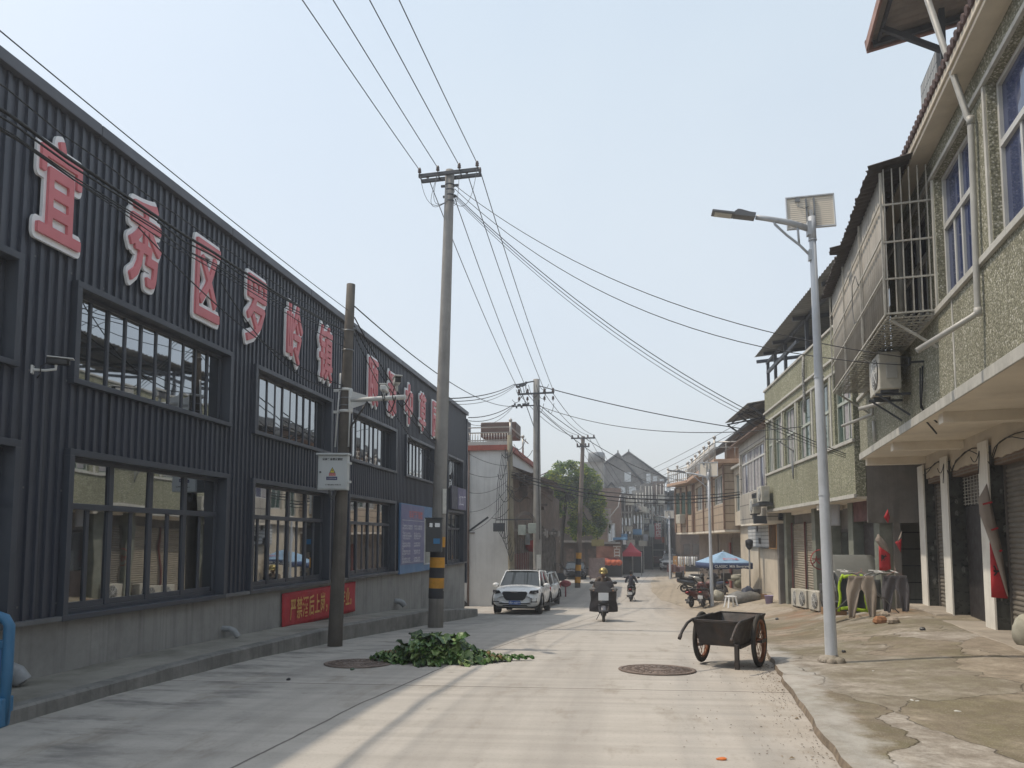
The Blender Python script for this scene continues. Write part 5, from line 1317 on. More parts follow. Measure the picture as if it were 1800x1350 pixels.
for k in range(34):                                         # stalks sticking out of the heap
    a = rnd.random()*6.283; rr = rnd.random()**.5*.9; x, y = rr*.5*math.cos(a), rr*.34*math.sin(a); p = hp + V(x, y, .06 + .30*(1-rr**1.5)); d = V(rnd.uniform(-1, 1), rnd.uniform(-1, .3), rnd.uniform(-.2, .7)).normalized()*rnd.uniform(.10, .2)
    m.m = 2; m.tube([p, p + d*.5 + V(0, 0, .02), p + d], [.017, .014, .009], 6)
for k in range(46):                                         # loose tails left and right
    s = -1 if k < 26 else 1; u = rnd.random()
    p = hp + V(s*(.45 + .36*u), rnd.uniform(-.18, .14) + (.18 if s > 0 else -.03), .03 + .09*(1-u))
    p.z += groad(p.y) - groad(hp.y)
    leaf(m, p, V(s*1.0, rnd.uniform(-.6, .6), .12), V(0, 0, 1), rnd.uniform(.12, .26), rnd.uniform(.035, .075), rnd.uniform(.1, .6), rnd.choice((0, 1, 1, 2, 2) if k % 6 else (3, 2)))
p = hp + V(.72, .34, .05); p.z += groad(p.y) - groad(hp.y)
for k in range(4): leaf(m, p + V(.10*k, .02*k, 0), V(1, .1*k - .1, .02), V(0, -.2, 1), .34, .035, .12, 1)
m.box(hp.x-.3, hp.x+.3, hp.y-.15, hp.y+.2, hp.z-.02, hp.z+.12)
tag(m.build('leaf_heap', ML, None), 'heap of cut dark green leafy vegetables dumped on the road', 'leaf heap')
# scraps and grit
m = MB(); rnd = random.Random(9)
for k in range(1900):
    y = rnd.uniform(4.0, 19); e = xedge(y); x = e - .03 - abs(rnd.gauss(0, .17)) + rnd.choice((0, 0, 0, .03))
    if rnd.random() < .2: x = e - rnd.random()*1.3
    s = rnd.uniform(.004, .013)*(1 if rnd.random() < .96 else 2); a = rnd.random()*6.3; z = gnd(x, y) + .006; m.m = rnd.choice((0, 0, 1, 2))
    c, d = math.cos(a)*s, math.sin(a)*s
    m.poly([(x+c, y+d, z), (x-d*.5, y+c*.5, z+s*.5), (x-c, y-d, z+.002), (x+d*.5, y-c*.5, z+s*.25)])
tag(m.build('leaf_litter', [mat('litter brown', (.10, .065, .035), .9), mat('litter tan', (.25, .19, .12), .9), mat('litter dark', (.04, .035, .03), .9)]), kind='stuff')
M_ROCK = mat('broken concrete', (.32, .27, .22), .95, .25, 9, grime=.3, bmp=.5, bscale=25)
M_BRK = mat('broken brick', (.34, .17, .09), .95, .25, 9)
def stone(label, px, py, r, mt=None, cat='stone', name='stone', sz=(1, .8, .6)):
    q = gpt(px, py); m = MB(); rr = random.Random(px)
    m.ball((0, 0, r*sz[2]*.6), r, 9, sz)
    m.v = [tuple(c*(1 + .35*mnoise.noise((v[0]*9/r*.1 + px, v[1]*9/r*.1, v[2]*9/r*.1))) for c in v) for v in m.v]
    o = m.build(name, mt or M_ROCK, None, (q.x, q.y, gnd(q.x, q.y)), rr.random()*3); o.data.polygons.foreach_set('use_smooth', [False]*len(o.data.polygons))
    return tag(o, label, cat)
stone('largest broken brick lump below the drying rack', 1548, 1096, .15, M_BRK)
stone('grey concrete lump just right of the brick lump', 1570, 1096, .13)
stone('round concrete lump behind the brick lump', 1556, 1084, .11)
stone('small dark lump of rubbish on the pavement before the doorstep', 1622, 1108, .07, M_BLACK, 'rubbish', 'rubbish_scrap', (1, .7, .5))
stone('small dark scrap on the pavement right of the tall lamp foot', 1483, 1147, .04, M_BLACK, 'rubbish', 'rubbish_scrap', (1, .7, .6))
stone('black scrap behind the handcart wheel', 1366, 1090, .09, M_BLACK, 'rubbish', 'rubbish_scrap', (1.2, .6, .5))
stone('orange peel scrap at the bottom edge of the road', 1268, 1337, .03, mat('orange peel', (.6, .16, .03), .6), 'rubbish', 'rubbish_scrap', (1.3, .8, .4))
stone('dark pebble on the shaded road before the short dark pole', 507, 1196, .03, M_BLACK, 'rubbish', 'rubbish_scrap')
stone('leaf crumb on the shaded road left of the leaf heap', 619, 1178, .035, ML[0], 'rubbish', 'rubbish_scrap', (1.3, .8, .4))
for k, (px, py) in enumerate(((1535, 1180), (1603, 1232), (1683, 1251), (1602, 1310), (1612, 1233), (1578, 1312), (1544, 1188), (1682, 1250))):
    if k < 5: stone('tiny white scrap on the near pavement, ' + ('by the moss', 'in the middle', 'towards the right edge', 'lowest', 'beside the middle one')[k], px, py, .018, M_PAPER, 'rubbish', 'rubbish_scrap', (1.6, .8, .35))

# ------------------------------------------------------------------ handcart
M_CART = mat('cart steel', (.05, .044, .042), .6, .35, 5, grime=.75, gcol=(.13, .075, .045), metal=.15)
M_RUBBER = mat('rubber', (.035, .033, .03), .85, .3, 6, grime=.4, gcol=(.14, .11, .08))
M_RIM = mat('rusty rim', (.22, .085, .04), .7, .35, 12)
hc = gpt(1282, 1174); CA = R_(-23)
cart = thing('handcart', 'black steel two wheeled handcart with spoked rubber wheels parked on the road edge', 'handcart', (hc.x + .06, hc.y + .38, groad(hc.y + .38)), CA)
m = MB(); t_ = .012
B_ = [(-.26, -.50, .33), (.26, -.50, .33), (.26, .52, .33), (-.26, .52, .33)]; T_ = [(-.32, -.60, .66), (.32, -.60, .66), (.32, .70, .66), (-.32, .70, .66)]
for i in range(4):
    j = (i+1) % 4; m.poly([B_[i], B_[j], T_[j], T_[i]])
m.poly(B_)
m.build('tub', M_CART, cart, solid=.016)
m = MB()
for i in range(4): m.bar(T_[i], T_[(i+1) % 4], .03, .022)
for x in (-.27, .27): m.bar((x, -.5, .318), (x, .5, .318), .04)
m.build('rim_frame', M_CART, cart, bev=.004)
for s in (-1, 1):
    m = MB(); m.tube([(s*.325, .3, .665), (s*.325, -.62, .665), (s*.33, -.80, .635), (s*.335, -1.0, .545), (s*.335, -1.10, .47)], .019, 10); m.tube([(s*.335, -1.06, .50), (s*.335, -1.11, .462)], .024, 10); m.build('handle', M_CART, cart)
m = MB(); m.tube([(-.325, -.60, .645), (.325, -.60, .645)], .017, 8); m.build('crossbar', M_CART, cart)
m = MB(); m.box(.215, .27, -.56, -.50, -.0, .36); m.build('prop_leg', M_CART, cart, bev=.005)
for s in (-1, 1):
    Mw = Matrix.Translation((s*.40, .02, .36)) @ Matrix.Scale(1.075, 4) @ Matrix.Rotation(R_(90), 4, 'Y')
    m = MB(); pr = [(.265 + .034*(1+math.cos(a)), .028*math.sin(a)) for a in [k*2*math.pi/10 for k in range(11)]]; m.lathe(pr, 40, Mw, cap=False); w_ = m.build('wheel', M_RUBBER, cart)
    m = MB(); m.lathe([(.27, -.022), (.245, -.02), (.24, 0), (.245, .02), (.27, .022)], 40, Mw, cap=False); m.build('rim', M_RIM, w_)
    m = MB(); m.lathe([(.03, -.05), (.03, .05)], 12, Mw)
    for k in range(18):
        a = k*2*math.pi/18; b = a + (.5 if k % 2 else -.5); z = .03 if k % 3 else -.03
        m.tube([Mw @ V(.028*math.cos(b), .028*math.sin(b), z), Mw @ V(.245*math.cos(a), .245*math.sin(a), 0)], .0045, 4, cap=False)
    m.build('spokes', M_RIM, w_)
m = MB(); m.tube([(-.42, .02, .36), (.42, .02, .36)], .018, 8); m.box(-.24, .24, -.03, .07, .30, .32); m.build('axle', M_CART, cart)
for s in (-1, 1):
    m = MB(); m.bar((s*.455, -.10, .36), (s*.455, .14, .36), .022, .04); m.bar((s*.455, -.10, .36), (s*.40, -.10, .37), .02); m.bar((s*.455, .14, .36), (s*.40, .14, .37), .02); m.build('wheel_guard', M_CART, cart)

# ------------------------------------------------------------------ blue plastic barrier at the left edge
M_BLU = mat('barrier blue', (.045, .17, .32), .45, .12, 3, grime=.2)
q = gpt(9, 1278)
br_ = thing('barrier', 'blue moulded plastic barrier panel at the left edge of the road', 'barrier', (q.x - .01, q.y, groad(q.y) + .0), R_(12))
m = MB(); m.tube([(-.02, 0, .02), (-.0, 0, .45), (.0, 0, .86), (-.04, 0, .92), (-.11, 0, .945), (-1.4, 0, .945), (-1.47, 0, .9), (-1.5, 0, .02)], .045, 12); m.build('frame', M_BLU, br_)
m = MB(); m.box(-1.48, -.03, -.03, .03, .66, .735); m.box(-1.48, -.03, -.03, .03, .25, .32); m.build('rail', M_BLU, br_, bev=.012)
m = MB(); m.grid(lambda a, b: V(-1.46 + 1.42*a, -.012 - .014*math.sin(b*3.14)*abs(math.sin(a*10)), .31 + .36*b), 60, 10); m.build('panel', mat('barrier blue panel', (.035, .13, .28), .5, .15, 3), br_, solid=.012)
m = MB(); m.box(-.09, .02, -.09, .09, .0, .25); m.box(-1.5, -1.4, -.2, .2, .0, .25); m.build('foot', M_BLU, br_, bev=.015)

# ------------------------------------------------------------------ cars
def paint(name, col, rough=.3): 
    m = mat(name, col, rough, .04, 1.5, spec=.5, coat=.6, grime=.12, gcol=(.25, .22, .18)); return m
M_CGLASS = glass_mat('car glass', (.03, .038, .042), .03, 1.6)
M_HEAD = glass_mat('headlamp glass', (.25, .26, .27), .08, 1.5)
M_CHROME = mat('chrome', (.55, .55, .56), .2, .05, metal=.9)
def car(name, label, loc, rz, pm, suv=True, plate=True, dim=(1, 1, 1), cat='car'):
    """local front = -y, length 4.6 m"""
    t = thing(name, label, cat, loc, rz)
    H = 1.0 if suv else .86
    # stations: y, bottom z, shoulder z, centre top z, half width low, mid, shoulder
    ST = [(-2.30, .42, .66, .70, .60, .66, .56), (-2.24, .30, .80, .86, .74, .82, .68), (-2.05, .24, .92, .99, .84, .91, .76), (-1.6, .24, .98, 1.06, .88, .935, .82), (-1.0, .24, 1.02, 1.10, .89, .94, .86),
          (-.3, .24, 1.03, 1.08, .89, .94, .88), (.6, .24, 1.05, 1.08, .89, .94, .88), (1.4, .25, 1.08, 1.10, .89, .94, .87), (1.95, .28, 1.08, 1.10, .86, .92, .82), (2.22, .34, 1.0, 1.02, .80, .86, .74), (2.30, .46, .84, .86, .70, .76, .64)]
    m = MB(); rows = []
    for y, zb, zs, zt, wl, wm, ws_ in ST:
        zs, zt = zs*H, zt*H; zm = zb + (zs-zb)*.55
        half = [(0, zb), (wl*.7, zb), (wl, zb + .06), (wm, zm - .1), (wm, zm + .06), (ws_ + .02, zs - .03), (ws_ - .04, zs + .01), (ws_*.55, zt), (0, zt + .012)]
        rows.append([(-x, y, z) for x, z in half[::-1]] + [(x, y, z) for x, z in half[1:]])
    n = len(rows[0])
    m.raw([p for r in rows for p in r], [(i*n+k, (i+1)*n+k, (i+1)*n+k+1, i*n+k+1) for i in range(len(rows)-1) for k in range(n-1)], True)
    m.poly(rows[0][::-1], True); m.poly(rows[-1], True)
    b = m.build('body', pm, t); sub = b.modifiers.new('sub', 'SUBSURF'); sub.levels = 2; sub.render_levels = 2
    # greenhouse: pillars and roof in paint, glass just inside
    zb_, zr = 1.03*H, 1.66*H
    fb, ft, rt, rb = -1.02, -.28, (1.62 if suv else 1.0), (2.12 if suv else 1.85)
    wb_, wr = .86, .66
    def P(y, w, z): return V(w, y, z)
    m = MB(); cor = [(fb, wb_*.93, zb_+.02), (ft, wr, zr - .035), (rt, wr, zr - .035), (rb, wb_*.93, zb_+.04)]
    for k in range(4):
        a, c = cor[k], cor[(k+1) % 4]
    for s in (-1, 1):
        m.poly([P(c[0], s*c[1], c[2]) for c in (cor if s > 0 else cor[::-1])])
    m.poly([P(fb, -cor[0][1], cor[0][2]), P(fb, cor[0][1], cor[0][2]), P(ft, wr, cor[1][2]), P(ft, -wr, cor[1][2])])
    m.poly([P(rt, -wr, cor[2][2]), P(rt, wr, cor[2][2]), P(rb, cor[3][1], cor[3][2]), P(rb, -cor[3][1], cor[3][2])])
    m.build('window_glass', M_CGLASS, t)
    m = MB()
    m.grid(lambda a, b2: V((b2-.5)*2*(wr + .015) * (1 - .04*abs(2*a-1)), ft - .04 + (rt - ft + .1)*a, zr - .035 + .05*(1-(2*b2-1)**4)*(.6+.4*math.sin(math.pi*a))), 10, 12)
    r_ = m.build('roof', pm, t, solid=.03)
    m = MB(); m.grid(lambda a, b2: V((b2-.5)*1.0, ft + .15 + .8*a, zr + .024 + .012*math.sin(math.pi*a)), 4, 4); m.build('sunroof', M_CGLASS, r_)
    m = MB()
    for s in (-1, 1):
        m.tube([P(fb - .04, s*(wb_*.93+.01), zb_), P(ft - .02, s*(wr+.012), zr - .02)], .024, 8); m.tube([P(rb, s*(wb_*.93), zb_), P(rt, s*(wr+.012), zr - .02)], .045, 8)
        m.tube([P(ft, s*(wr+.01), zr - .02), P(rt, s*(wr+.01), zr - .02)], .03, 8)
        for yy in (.42,): m.tube([P(yy, s*(wb_*.93+.012), zb_), P(yy + .02, s*(wr+.012), zr - .03)], .03, 8)
    m.build('pillar', pm, t)
    if suv:
        m = MB()
        for s in (-1, 1): m.tube([(s*.60, -.1, zr), (s*.60, 0, zr + .055), (s*.60, 1.3, zr + .055), (s*.60, 1.45, zr)], .018, 6)
        m.build('roof_rail', M_DSTEEL, t)
    for s in (-1, 1):
        m = MB(); m.ball((s*1.02, -.72, 1.08*H), .13, 10, (1, .6, .68)); mi = m.build('wing_mirror', pm, t); m = MB(); m.bar((s*.86, -.72, 1.03*H), (s*1.0, -.72, 1.05*H), .06, .04); m.build('mirror_arm', M_BLACK, mi)
    fy = -2.245
    m = MB(); m.prism([(-.40, .60*H), (-.30, .52*H), (.30, .52*H), (.40, .60*H), (.48, .80*H), (.43, .85*H), (-.43, .85*H), (-.48, .80*H)], fy - .075, fy + .1); g_ = m.build('grille', mat('grille black', (.02, .021, .023), .35, .2, 30), t, bev=.02)
    m = MB(); m.obox((0, fy - .08, .815*H), (.24, .012, .022)); m.build('badge', M_CHROME, g_)
    for s in (-1, 1):
        m = MB(); m.poly([V(s*.53, fy - .06, .79*H), V(s*.60, fy - .04, .89*H), V(s*.86, fy + .16, .91*H), V(s*.87, fy + .15, .80*H), V(s*.74, fy + .015, .76*H)]); hl = m.build('headlight', mat('lamp dark', (.03, .03, .033), .25), t, solid=.04)
        m = MB(); m.poly([V(s*.67, fy - .06, .865*H), V(s*.66, fy - .058, .88*H), V(s*.86, fy + .12, .915*H), V(s*.86, fy + .12, .895*H)]); m.poly([V(s*.74, fy - .02, .79*H), V(s*.75, fy - .015, .84*H), V(s*.82, fy + .07, .85*H), V(s*.82, fy + .07, .80*H)]); m.build('lens', M_HEAD, hl, solid=.01)
        m = MB(); m.obox((s*.72, fy - .0, .47*H), (.26, .07, .035), rz=s*.5); m.obox((s*.76, fy + .03, .55*H), (.12, .05, .12), rz=s*.6); m.build('fog_lamp', mat('lamp dark', (.03, .03, .033), .25), t, bev=.01)
    m = MB(); m.prism([(-.62, .38*H), (.62, .38*H), (.56, .42*H), (-.56, .42*H)], fy - .06, fy + .1); m.prism([(-.5, .30*H), (.5, .30*H), (.44, .34*H), (-.44, .34*H)], fy - .03, fy + .1); m.build('bumper_intake', mat('grille black', (.02, .021, .023), .35), t)
    if plate:
        m = MB(); m.obox((0, fy - .085, .435*H), (.44, .02, .14)); pl = m.build('number_plate', mat('plate blue', (.02, .10, .42), .4, .05), t, bev=.004)
        m = MB(); add_text(m, '皖H·A8879', Matrix.Translation((0, fy - .0965, .40*H)) @ MF, .098, .88, .002, 'CENTER'); m.build('lettering', M_SWHITE, pl)
    for x, y in ((-.80, -1.42), (.80, -1.42), (-.80, 1.42), (.80, 1.42)):
        s = 1 if x > 0 else -1; Mw = Matrix.Translation((x, y, .345)) @ Matrix.Rotation(s*R_(90), 4, 'Y')
        m = MB(); m.lathe([(.22, -.12), (.31, -.12), (.345, -.09), (.345, .09), (.31, .12), (.22, .12)], 28, Mw); w_ = m.build('wheel', M_RUBBER, t)
        m = MB(); m.lathe([(.225, .1), (.21, .125), (.19, .09), (.06, .11), (0, .115)], 24, Mw, cap=False)
        for k in range(5): a = k*2*math.pi/5; m.bar(Mw @ V(.05*math.cos(a), .05*math.sin(a), .118), Mw @ V(.2*math.cos(a), .2*math.sin(a), .12), .06, .02)
        m.build('rim', mat('alloy', (.32, .32, .33), .35, .1, metal=.7), w_)
        m = MB(); m.tube([V(s*.925, y + .40*math.cos(a), .36 + .40*math.sin(a)) for a in [R_(-5) + k*R_(190)/14 for k in range(15)]], .05, 6); m.lathe([(.39, 0), (.0, .0)], 24, Matrix.Translation((s*.905, y, .35)) @ Matrix.Rotation(s*R_(90), 4, 'Y'), cap=False); m.build('wheel_arch', mat('arch black', (.02, .02, .022), .7), t)
    m = MB(); m.box(-.78, .78, -2.0, 2.0, .20, .27); m.build('underbody', M_BLACK, t)
    m = MB()
    for s in (-1, 1): m.box(s*.93 - .02, s*.93 + .02, -1.0, 1.0, .25, .34)
    m.build('sill', mat('arch black', (.02, .02, .022), .7), t)
    for s in (-1, 1):
        m = MB(); m.box(s*.78 - .1, s*.78 + .1, 2.2, 2.29, .78*H, .96*H); m.build('tail_lamp', mat('tail red', (.3, .02, .02), .3), t, bev=.02)
    t.scale = dim
    return t
P_WHITE = paint('white car paint', (.80, .81, .81))
a_, b_ = gpt(862, 1080), gpt(951, 1080)
cx = (a_.x + b_.x)/2; yc = 27.4 + 2.2
sl = math.atan2(groad(yc+2) - groad(yc-2), 4)
c_ = car('parked_car', 'white parked car facing the viewer with black grille and blue number plate', (cx, yc, groad(yc) + .02), 0, P_WHITE, True, True, (.985, 1, .98)); c_.rotation_euler = (sl, 0, 0)
q = gpt(981, 1062); c_ = car('parked_car', 'second white car parked half hidden behind the first white car', (q.x - .93, q.y - 1.2, groad(q.y - 1.2)), R_(-4), P_WHITE, True, False, (.95, .98, .93))
q = gpt(1008, 1019); car('parked_car', 'black car parked under the green tree, facing the viewer', (q.x, q.y + 2.2, groad(q.y)), R_(3), paint('black car paint', (.012, .014, .018)), False, False, (1.03, 1, 1))

# ------------------------------------------------------------------ scooters and riders
M_SEAT = mat('seat vinyl', (.02, .02, .022), .5, .2)
def wheel2(t, y, r, name='wheel'):
    Mw = Matrix.Translation((0, y, r)) @ Matrix.Rotation(R_(90), 4, 'Y')
    m = MB(); m.lathe([(r-.055 + .055*math.cos(a)*1.0, .05*math.sin(a)) for a in [k*2*math.pi/10 for k in range(11)]], 24, Mw, cap=False); w_ = m.build(name, M_RUBBER, t)
    m = MB(); m.lathe([(r-.07, -.035), (r-.09, 0), (r-.07, .035)], 20, Mw, cap=False); m.lathe([(.05, -.06), (.05, .06)], 10, Mw)
    for k in range(5): a = k*2*math.pi/5; m.bar(Mw @ V(0, 0, 0), Mw @ V((r-.08)*math.cos(a), (r-.08)*math.sin(a), 0), .045, .03)
    m.build('rim', mat('scooter rim', (.12, .12, .13), .4, .2, metal=.6), w_)
def scooter(name, label, loc, rz, col, group, windshield=False, plate=None, box=False, scale=1.0, mirrors=True):
    t = thing(name, label, 'motor scooter', loc, rz, group)
    wheel2(t, -.62, .24); wheel2(t, .62, .24)
    pm = col
    m = MB()     # front shield
    m.grid(lambda a, b: V((a-.5)*.44*(1-.35*(1-b))*(1 if b < .8 else 1-.4*(b-.8)/.2), -.42 - .10*math.cos((a-.5)*3.0) + .24*(b-.35)*.6 - (0 if b > .3 else .06), .36 + .66*b), 10, 10); m.build('front_shield', pm, t, solid=.03)
    m = MB(); m.grid(lambda a, b: V(.07*math.cos(math.pi*b), -.62 + .30*math.cos(math.pi*(.15+.7*a)), .24 + .30*math.sin(math.pi*(.15+.7*a)) + .02*math.sin(math.pi*b)), 12, 6); m.build('front_fender', pm, t, solid=.012)
    m = MB(); m.box(-.16, .16, -.36, .12, .28, .36); m.build('footboard', mat('scooter plastic', (.03, .03, .032), .6), t, bev=.02)
    m = MB()
    def tail(a, b):
        y = .05 + .95*a; w = (.13 + .08*math.sin(math.pi*min(1, a*1.1))); th = 2*math.pi*b
        zc = .52 + .18*a; hz = .20*(1-.55*a) + .02
        return V(w*math.cos(th), y, zc + hz*math.sin(th))
    m.grid(tail, 10, 14); m.build('tail_body', pm, t)
    m = MB(); m.grid(lambda a, b: V((b-.5)*.29*(1-.25*abs(2*a-1)**2), .02 + .85*a, .74 + .06*a + .03*math.sin(math.pi*a) + .045*(1-(2*b-1)**2)), 12, 8); m.build('seat', M_SEAT, t, solid=.05)
    m = MB(); m.tube([(0, -.56, .40), (0, -.40, .95)], .035, 10); m.tube([(-.07, -.62, .24), (-.07, -.52, .52)], .022, 8); m.tube([(.07, -.62, .24), (.07, -.52, .52)], .022, 8); m.build('fork', M_DSTEEL, t)
    m = MB(); m.tube([(-.34, -.30, 1.0), (-.2, -.38, 1.03), (0, -.40, 1.0), (.2, -.38, 1.03), (.34, -.30, 1.0)], .014, 8); hb = m.build('handlebar', M_DSTEEL, t)
    for s in (-1, 1):
        m = MB(); m.tube([(s*.24, -.355, 1.02), (s*.36, -.29, .99)], .02, 8); m.build('grip', M_BLACK, hb)
        if mirrors:
            m = MB(); m.tube([(s*.2, -.38, 1.04), (s*.27, -.40, 1.2), (s*.36, -.38, 1.26)], .008, 6); m.ball((s*.38, -.37, 1.28), .075, 10, (1, .35, .65)); m.build('mirror', M_BLACK, t)
    m = MB(); m.ball((0, -.43, 1.0), .15, 12, (1.25, .7, .8)); m.build('head_cowl', pm, t)
    m = MB(); m.ball((0, -.51, .985), .085, 10, (1.35, .5, .8)); m.build('headlight', M_HEAD, t)
    m = MB(); m.ball((0, 1.02, .70), .06, 8, (1.5, .5, .7)); m.build('tail_lamp', mat('tail red', (.3, .02, .02), .3), t)
    m = MB(); m.grid(lambda a, b: V((b-.5)*.16, .70 + .30*a, .50 - .30*a*a), 6, 3); m.build('rear_fender', mat('scooter plastic', (.03, .03, .032), .6), t, solid=.012)
    m = MB(); m.tube([(.14, .2, .3), (.15, .6, .28), (.16, .85, .34)], [.03, .05, .05], 8); m.build('exhaust', M_DSTEEL, t)
    m = MB(); m.tube([(-.1, .12, .3), (-.24, .2, .02)], .012, 6); m.build('kickstand', M_DSTEEL, t)
    if plate:
        m = MB(); m.obox((0, 1.0, .48), (.22, .012, .15), rx=-.2); m.build('number_plate', M_SWHITE, t, bev=.006)
    if box:
        m = MB(); m.box(-.2, .2, .70, 1.08, .86, 1.16); m.build('top_box', M_BLACK, t, bev=.04)
    t.scale = (scale,)*3
    return t
def remesh(o, v=.014, sm=3):
    r = o.modifiers.new('skin', 'REMESH'); r.mode = 'VOXEL'; r.voxel_size = v; r.use_smooth_shade = True
    s = o.modifiers.new('smooth', 'SMOOTH'); s.iterations = sm; s.factor = .5
M_SKIN = mat('skin', (.30, .17, .11), .55, .1, 9)
def person_seated(label, loc, rz, jacket, trousers, hair=None, helmet=None, scale=1.0, group='scooter riders'):
    t = thing('person', label, 'person', loc, rz, group)
    J = dict(hip=(0, .24, .86), ch=(0, .19, 1.16), nk=(0, .16, 1.42), hd=(0, .12, 1.58))
    b = MB()
    b.tube([J['hip'], (0, .22, 1.0), J['ch'], (0, .18, 1.34), (0, .165, 1.40)], [.15, .14, .16, .13, .06], 14, flat=.72)
    b.tube([(0, .165, 1.36), (0, .145, 1.5)], .052, 10)
    b.ball((0, .125, 1.585), .1, 14, (.82, 1.0, 1.16)); b.ball((0, .05, 1.53), .055, 10, (.9, .9, .8))
    b.ball((0, .025, 1.575), .016, 8, (1, 1.2, 1.3)); b.ball((-.082, .13, 1.58), .02, 8, (.5, 1, 1.4)); b.ball((.082, .13, 1.58), .02, 8, (.5, 1, 1.4))
    for s in (-1, 1):
        sh, el, ha = V(s*.19, .17, 1.34), V(s*.30, .03, 1.12), V(s*.31, -.24, 1.03)
        b.tube([sh, sh.lerp(el, .5), el], [.052, .046, .04], 10); b.tube([el, el.lerp(ha, .5), ha], [.04, .034, .026], 10)
        b.ball(ha + V(0, -.04, 0), .038, 8, (.8, 1.1, .6))
        for f in range(4): x = ha + V(s*(-.028 + .019*f), -.07, .012); b.tube([x, x + V(0, -.04 + .004*abs(f-1), .004), x + V(0, -.055, -.022), x + V(0, -.035, -.045)], [.0095, .009, .0085, .008], 6)
        x = ha + V(-s*.03, -.03, -.005); b.tube([x, x + V(-s*.012, -.035, -.012), x + V(0, -.06, -.03)], .010, 6)
        hp_, kn, an = V(s*.1, .2, .84), V(s*.17, -.2, .74), V(s*.16, -.12, .38)
        b.tube([hp_, hp_.lerp(kn, .5), kn], [.09, .075, .058], 10); b.tube([kn, kn.lerp(an, .4), an], [.058, .052, .036], 10); b.ball(an + V(0, -.06, -.03), .06, 8, (.7, 1.8, .55))
    o = b.build('body', M_SKIN, t); remesh(o, .011, 2)
    # eyes and mouth
    m = MB()
    for s in (-1, 1): m.ball((s*.034, .036, 1.592), .011, 8)
    m.obox((0, .028, 1.533), (.042, .01, .008)); m.build('eyes_and_mouth', M_BLACK, t)
    j = MB()
    j.tube([(0, .24, .84), (0, .22, 1.0), (0, .19, 1.18), (0, .18, 1.35), (0, .165, 1.42)], [.185, .175, .19, .155, .085], 16, flat=.78)
    for s in (-1, 1):
        sh, el, ha = V(s*.185, .17, 1.345), V(s*.31, .04, 1.11), V(s*.31, -.20, 1.035)
        j.tube([V(s*.08, .17, 1.38), sh, sh.lerp(el, .5), el, el.lerp(ha, .5), ha], [.09, .085, .072, .062, .056, .045], 10)
    o = j.build('jacket', jacket, t); remesh(o, .013, 3)
    k = MB()
    for s in (-1, 1):
        hp_, kn, an = V(s*.1, .24, .84), V(s*.175, -.21, .745), V(s*.165, -.11, .38)
        k.tube([V(s*.06, .3, .86), hp_, hp_.lerp(kn, .5), kn], [.11, .115, .095, .078], 10); k.tube([kn, kn.lerp(an, .5), an], [.078, .07, .062], 10)
    o = k.build('trousers', trousers, t); remesh(o, .014, 3)
    for s in (-1, 1):
        m = MB(); m.ball((s*.165, -.17, .35), .062, 10, (.75, 2.0, .62)); m.build('shoe', M_BLACK, t)
    if hair:
        m = MB(); m.ball((0, .138, 1.605), .108, 14, (.86, 1.02, 1.1)); m.v = [v for v in m.v]; o = m.build('hair', hair, t); o.location = (0, .018, .012)
    if helmet:
        m = MB()
        m.grid(lambda a, b_: V(.145*math.cos(2*math.pi*b_)*math.cos(a*1.5), .13 + .165*math.sin(2*math.pi*b_)*math.cos(a*1.5), 1.60 + .165*math.sin(a*1.5)), 8, 24); h_ = m.build('helmet', helmet, t, solid=.012)
        m = MB(); m.grid(lambda a, b_: V(.155*math.cos(math.pi*(1.1+.8*b_)), .12 + .2*math.sin(math.pi*(1.1+.8*b_))*(1 + .15*a), 1.60 - .035*a), 3, 14); m.build('visor', helmet, h_, solid=.008)
        m = MB(); m.tube([(-.13, .12, 1.6), (-.06, .07, 1.47), (.06, .07, 1.47), (.13, .12, 1.6)], .008, 5); m.build('chin_strap', M_BLACK, h_)
    t.scale = (scale,)*3
    return t
q = gpt(1060, 1093); SL = math.atan2(groad(q.y+.6) - groad(q.y-.6), 1.2)
yq = q.y + .62*.92
P_SC = paint('scooter grey paint', (.10, .10, .115), .35)
s1 = scooter('motor_scooter', 'dark scooter ridden towards the viewer with white front panel and quilted apron', (q.x, yq, groad(yq)), R_(2), P_SC, 'scooters on the road', True, None, False, .95)
m = MB(); m.obox((0, -.585, .84), (.33, .02, .25), rx=-.10); m.build('white_panel', mat('white panel', (.62, .65, .68), .3, .03), s1, bev=.015)
m = MB(); m.prism([(-.30, 1.02), (-.12, 1.20), (.12, 1.20), (.30, 1.02), (.12, .97), (-.12, .97)], -.57, -.51); m.build('windscreen', glass_mat('smoked screen', (.08, .08, .09), .15, 1.5), s1, bev=.02)
m = MB(); m.obox((0, -.585, .56), (.34, .06, .05)); m.ball((0, -.59, .64), .14, 10, (1.15, .35, .6)); m.build('nose_cone', M_BLACK, s1, bev=.01)
M_QUILT = mat('quilted black cloth', (.016, .014, .02), .7, .5, 26, bmp=.8, bscale=12, col2=(.042, .038, .044))
ap = thing('wind_apron', 'black quilted wind apron spread over the oncoming rider and handlebars', 'wind apron', (q.x, yq, groad(yq)), R_(2))
for s in (-1, 1):
    m = MB(); m.grid(lambda a, b: V(s*(.12 + (.33 - .05*b)*a + .015*math.sin(b*9)), -.33 - .13*(1-a) + .16*a*a + .02*math.sin(b*11+a*4), .33 + .78*b - .06*a*b), 10, 14); m.build('side_panel', M_QUILT, ap, solid=.03)
    m = MB(); m.ball((s*.34, -.27, 1.05), .095, 12, (1.35, .9, .7)); m.build('hand_muff', mat('muff lining', (.05, .05, .05), .85, .5, 18, col2=(.30, .29, .28)), ap)
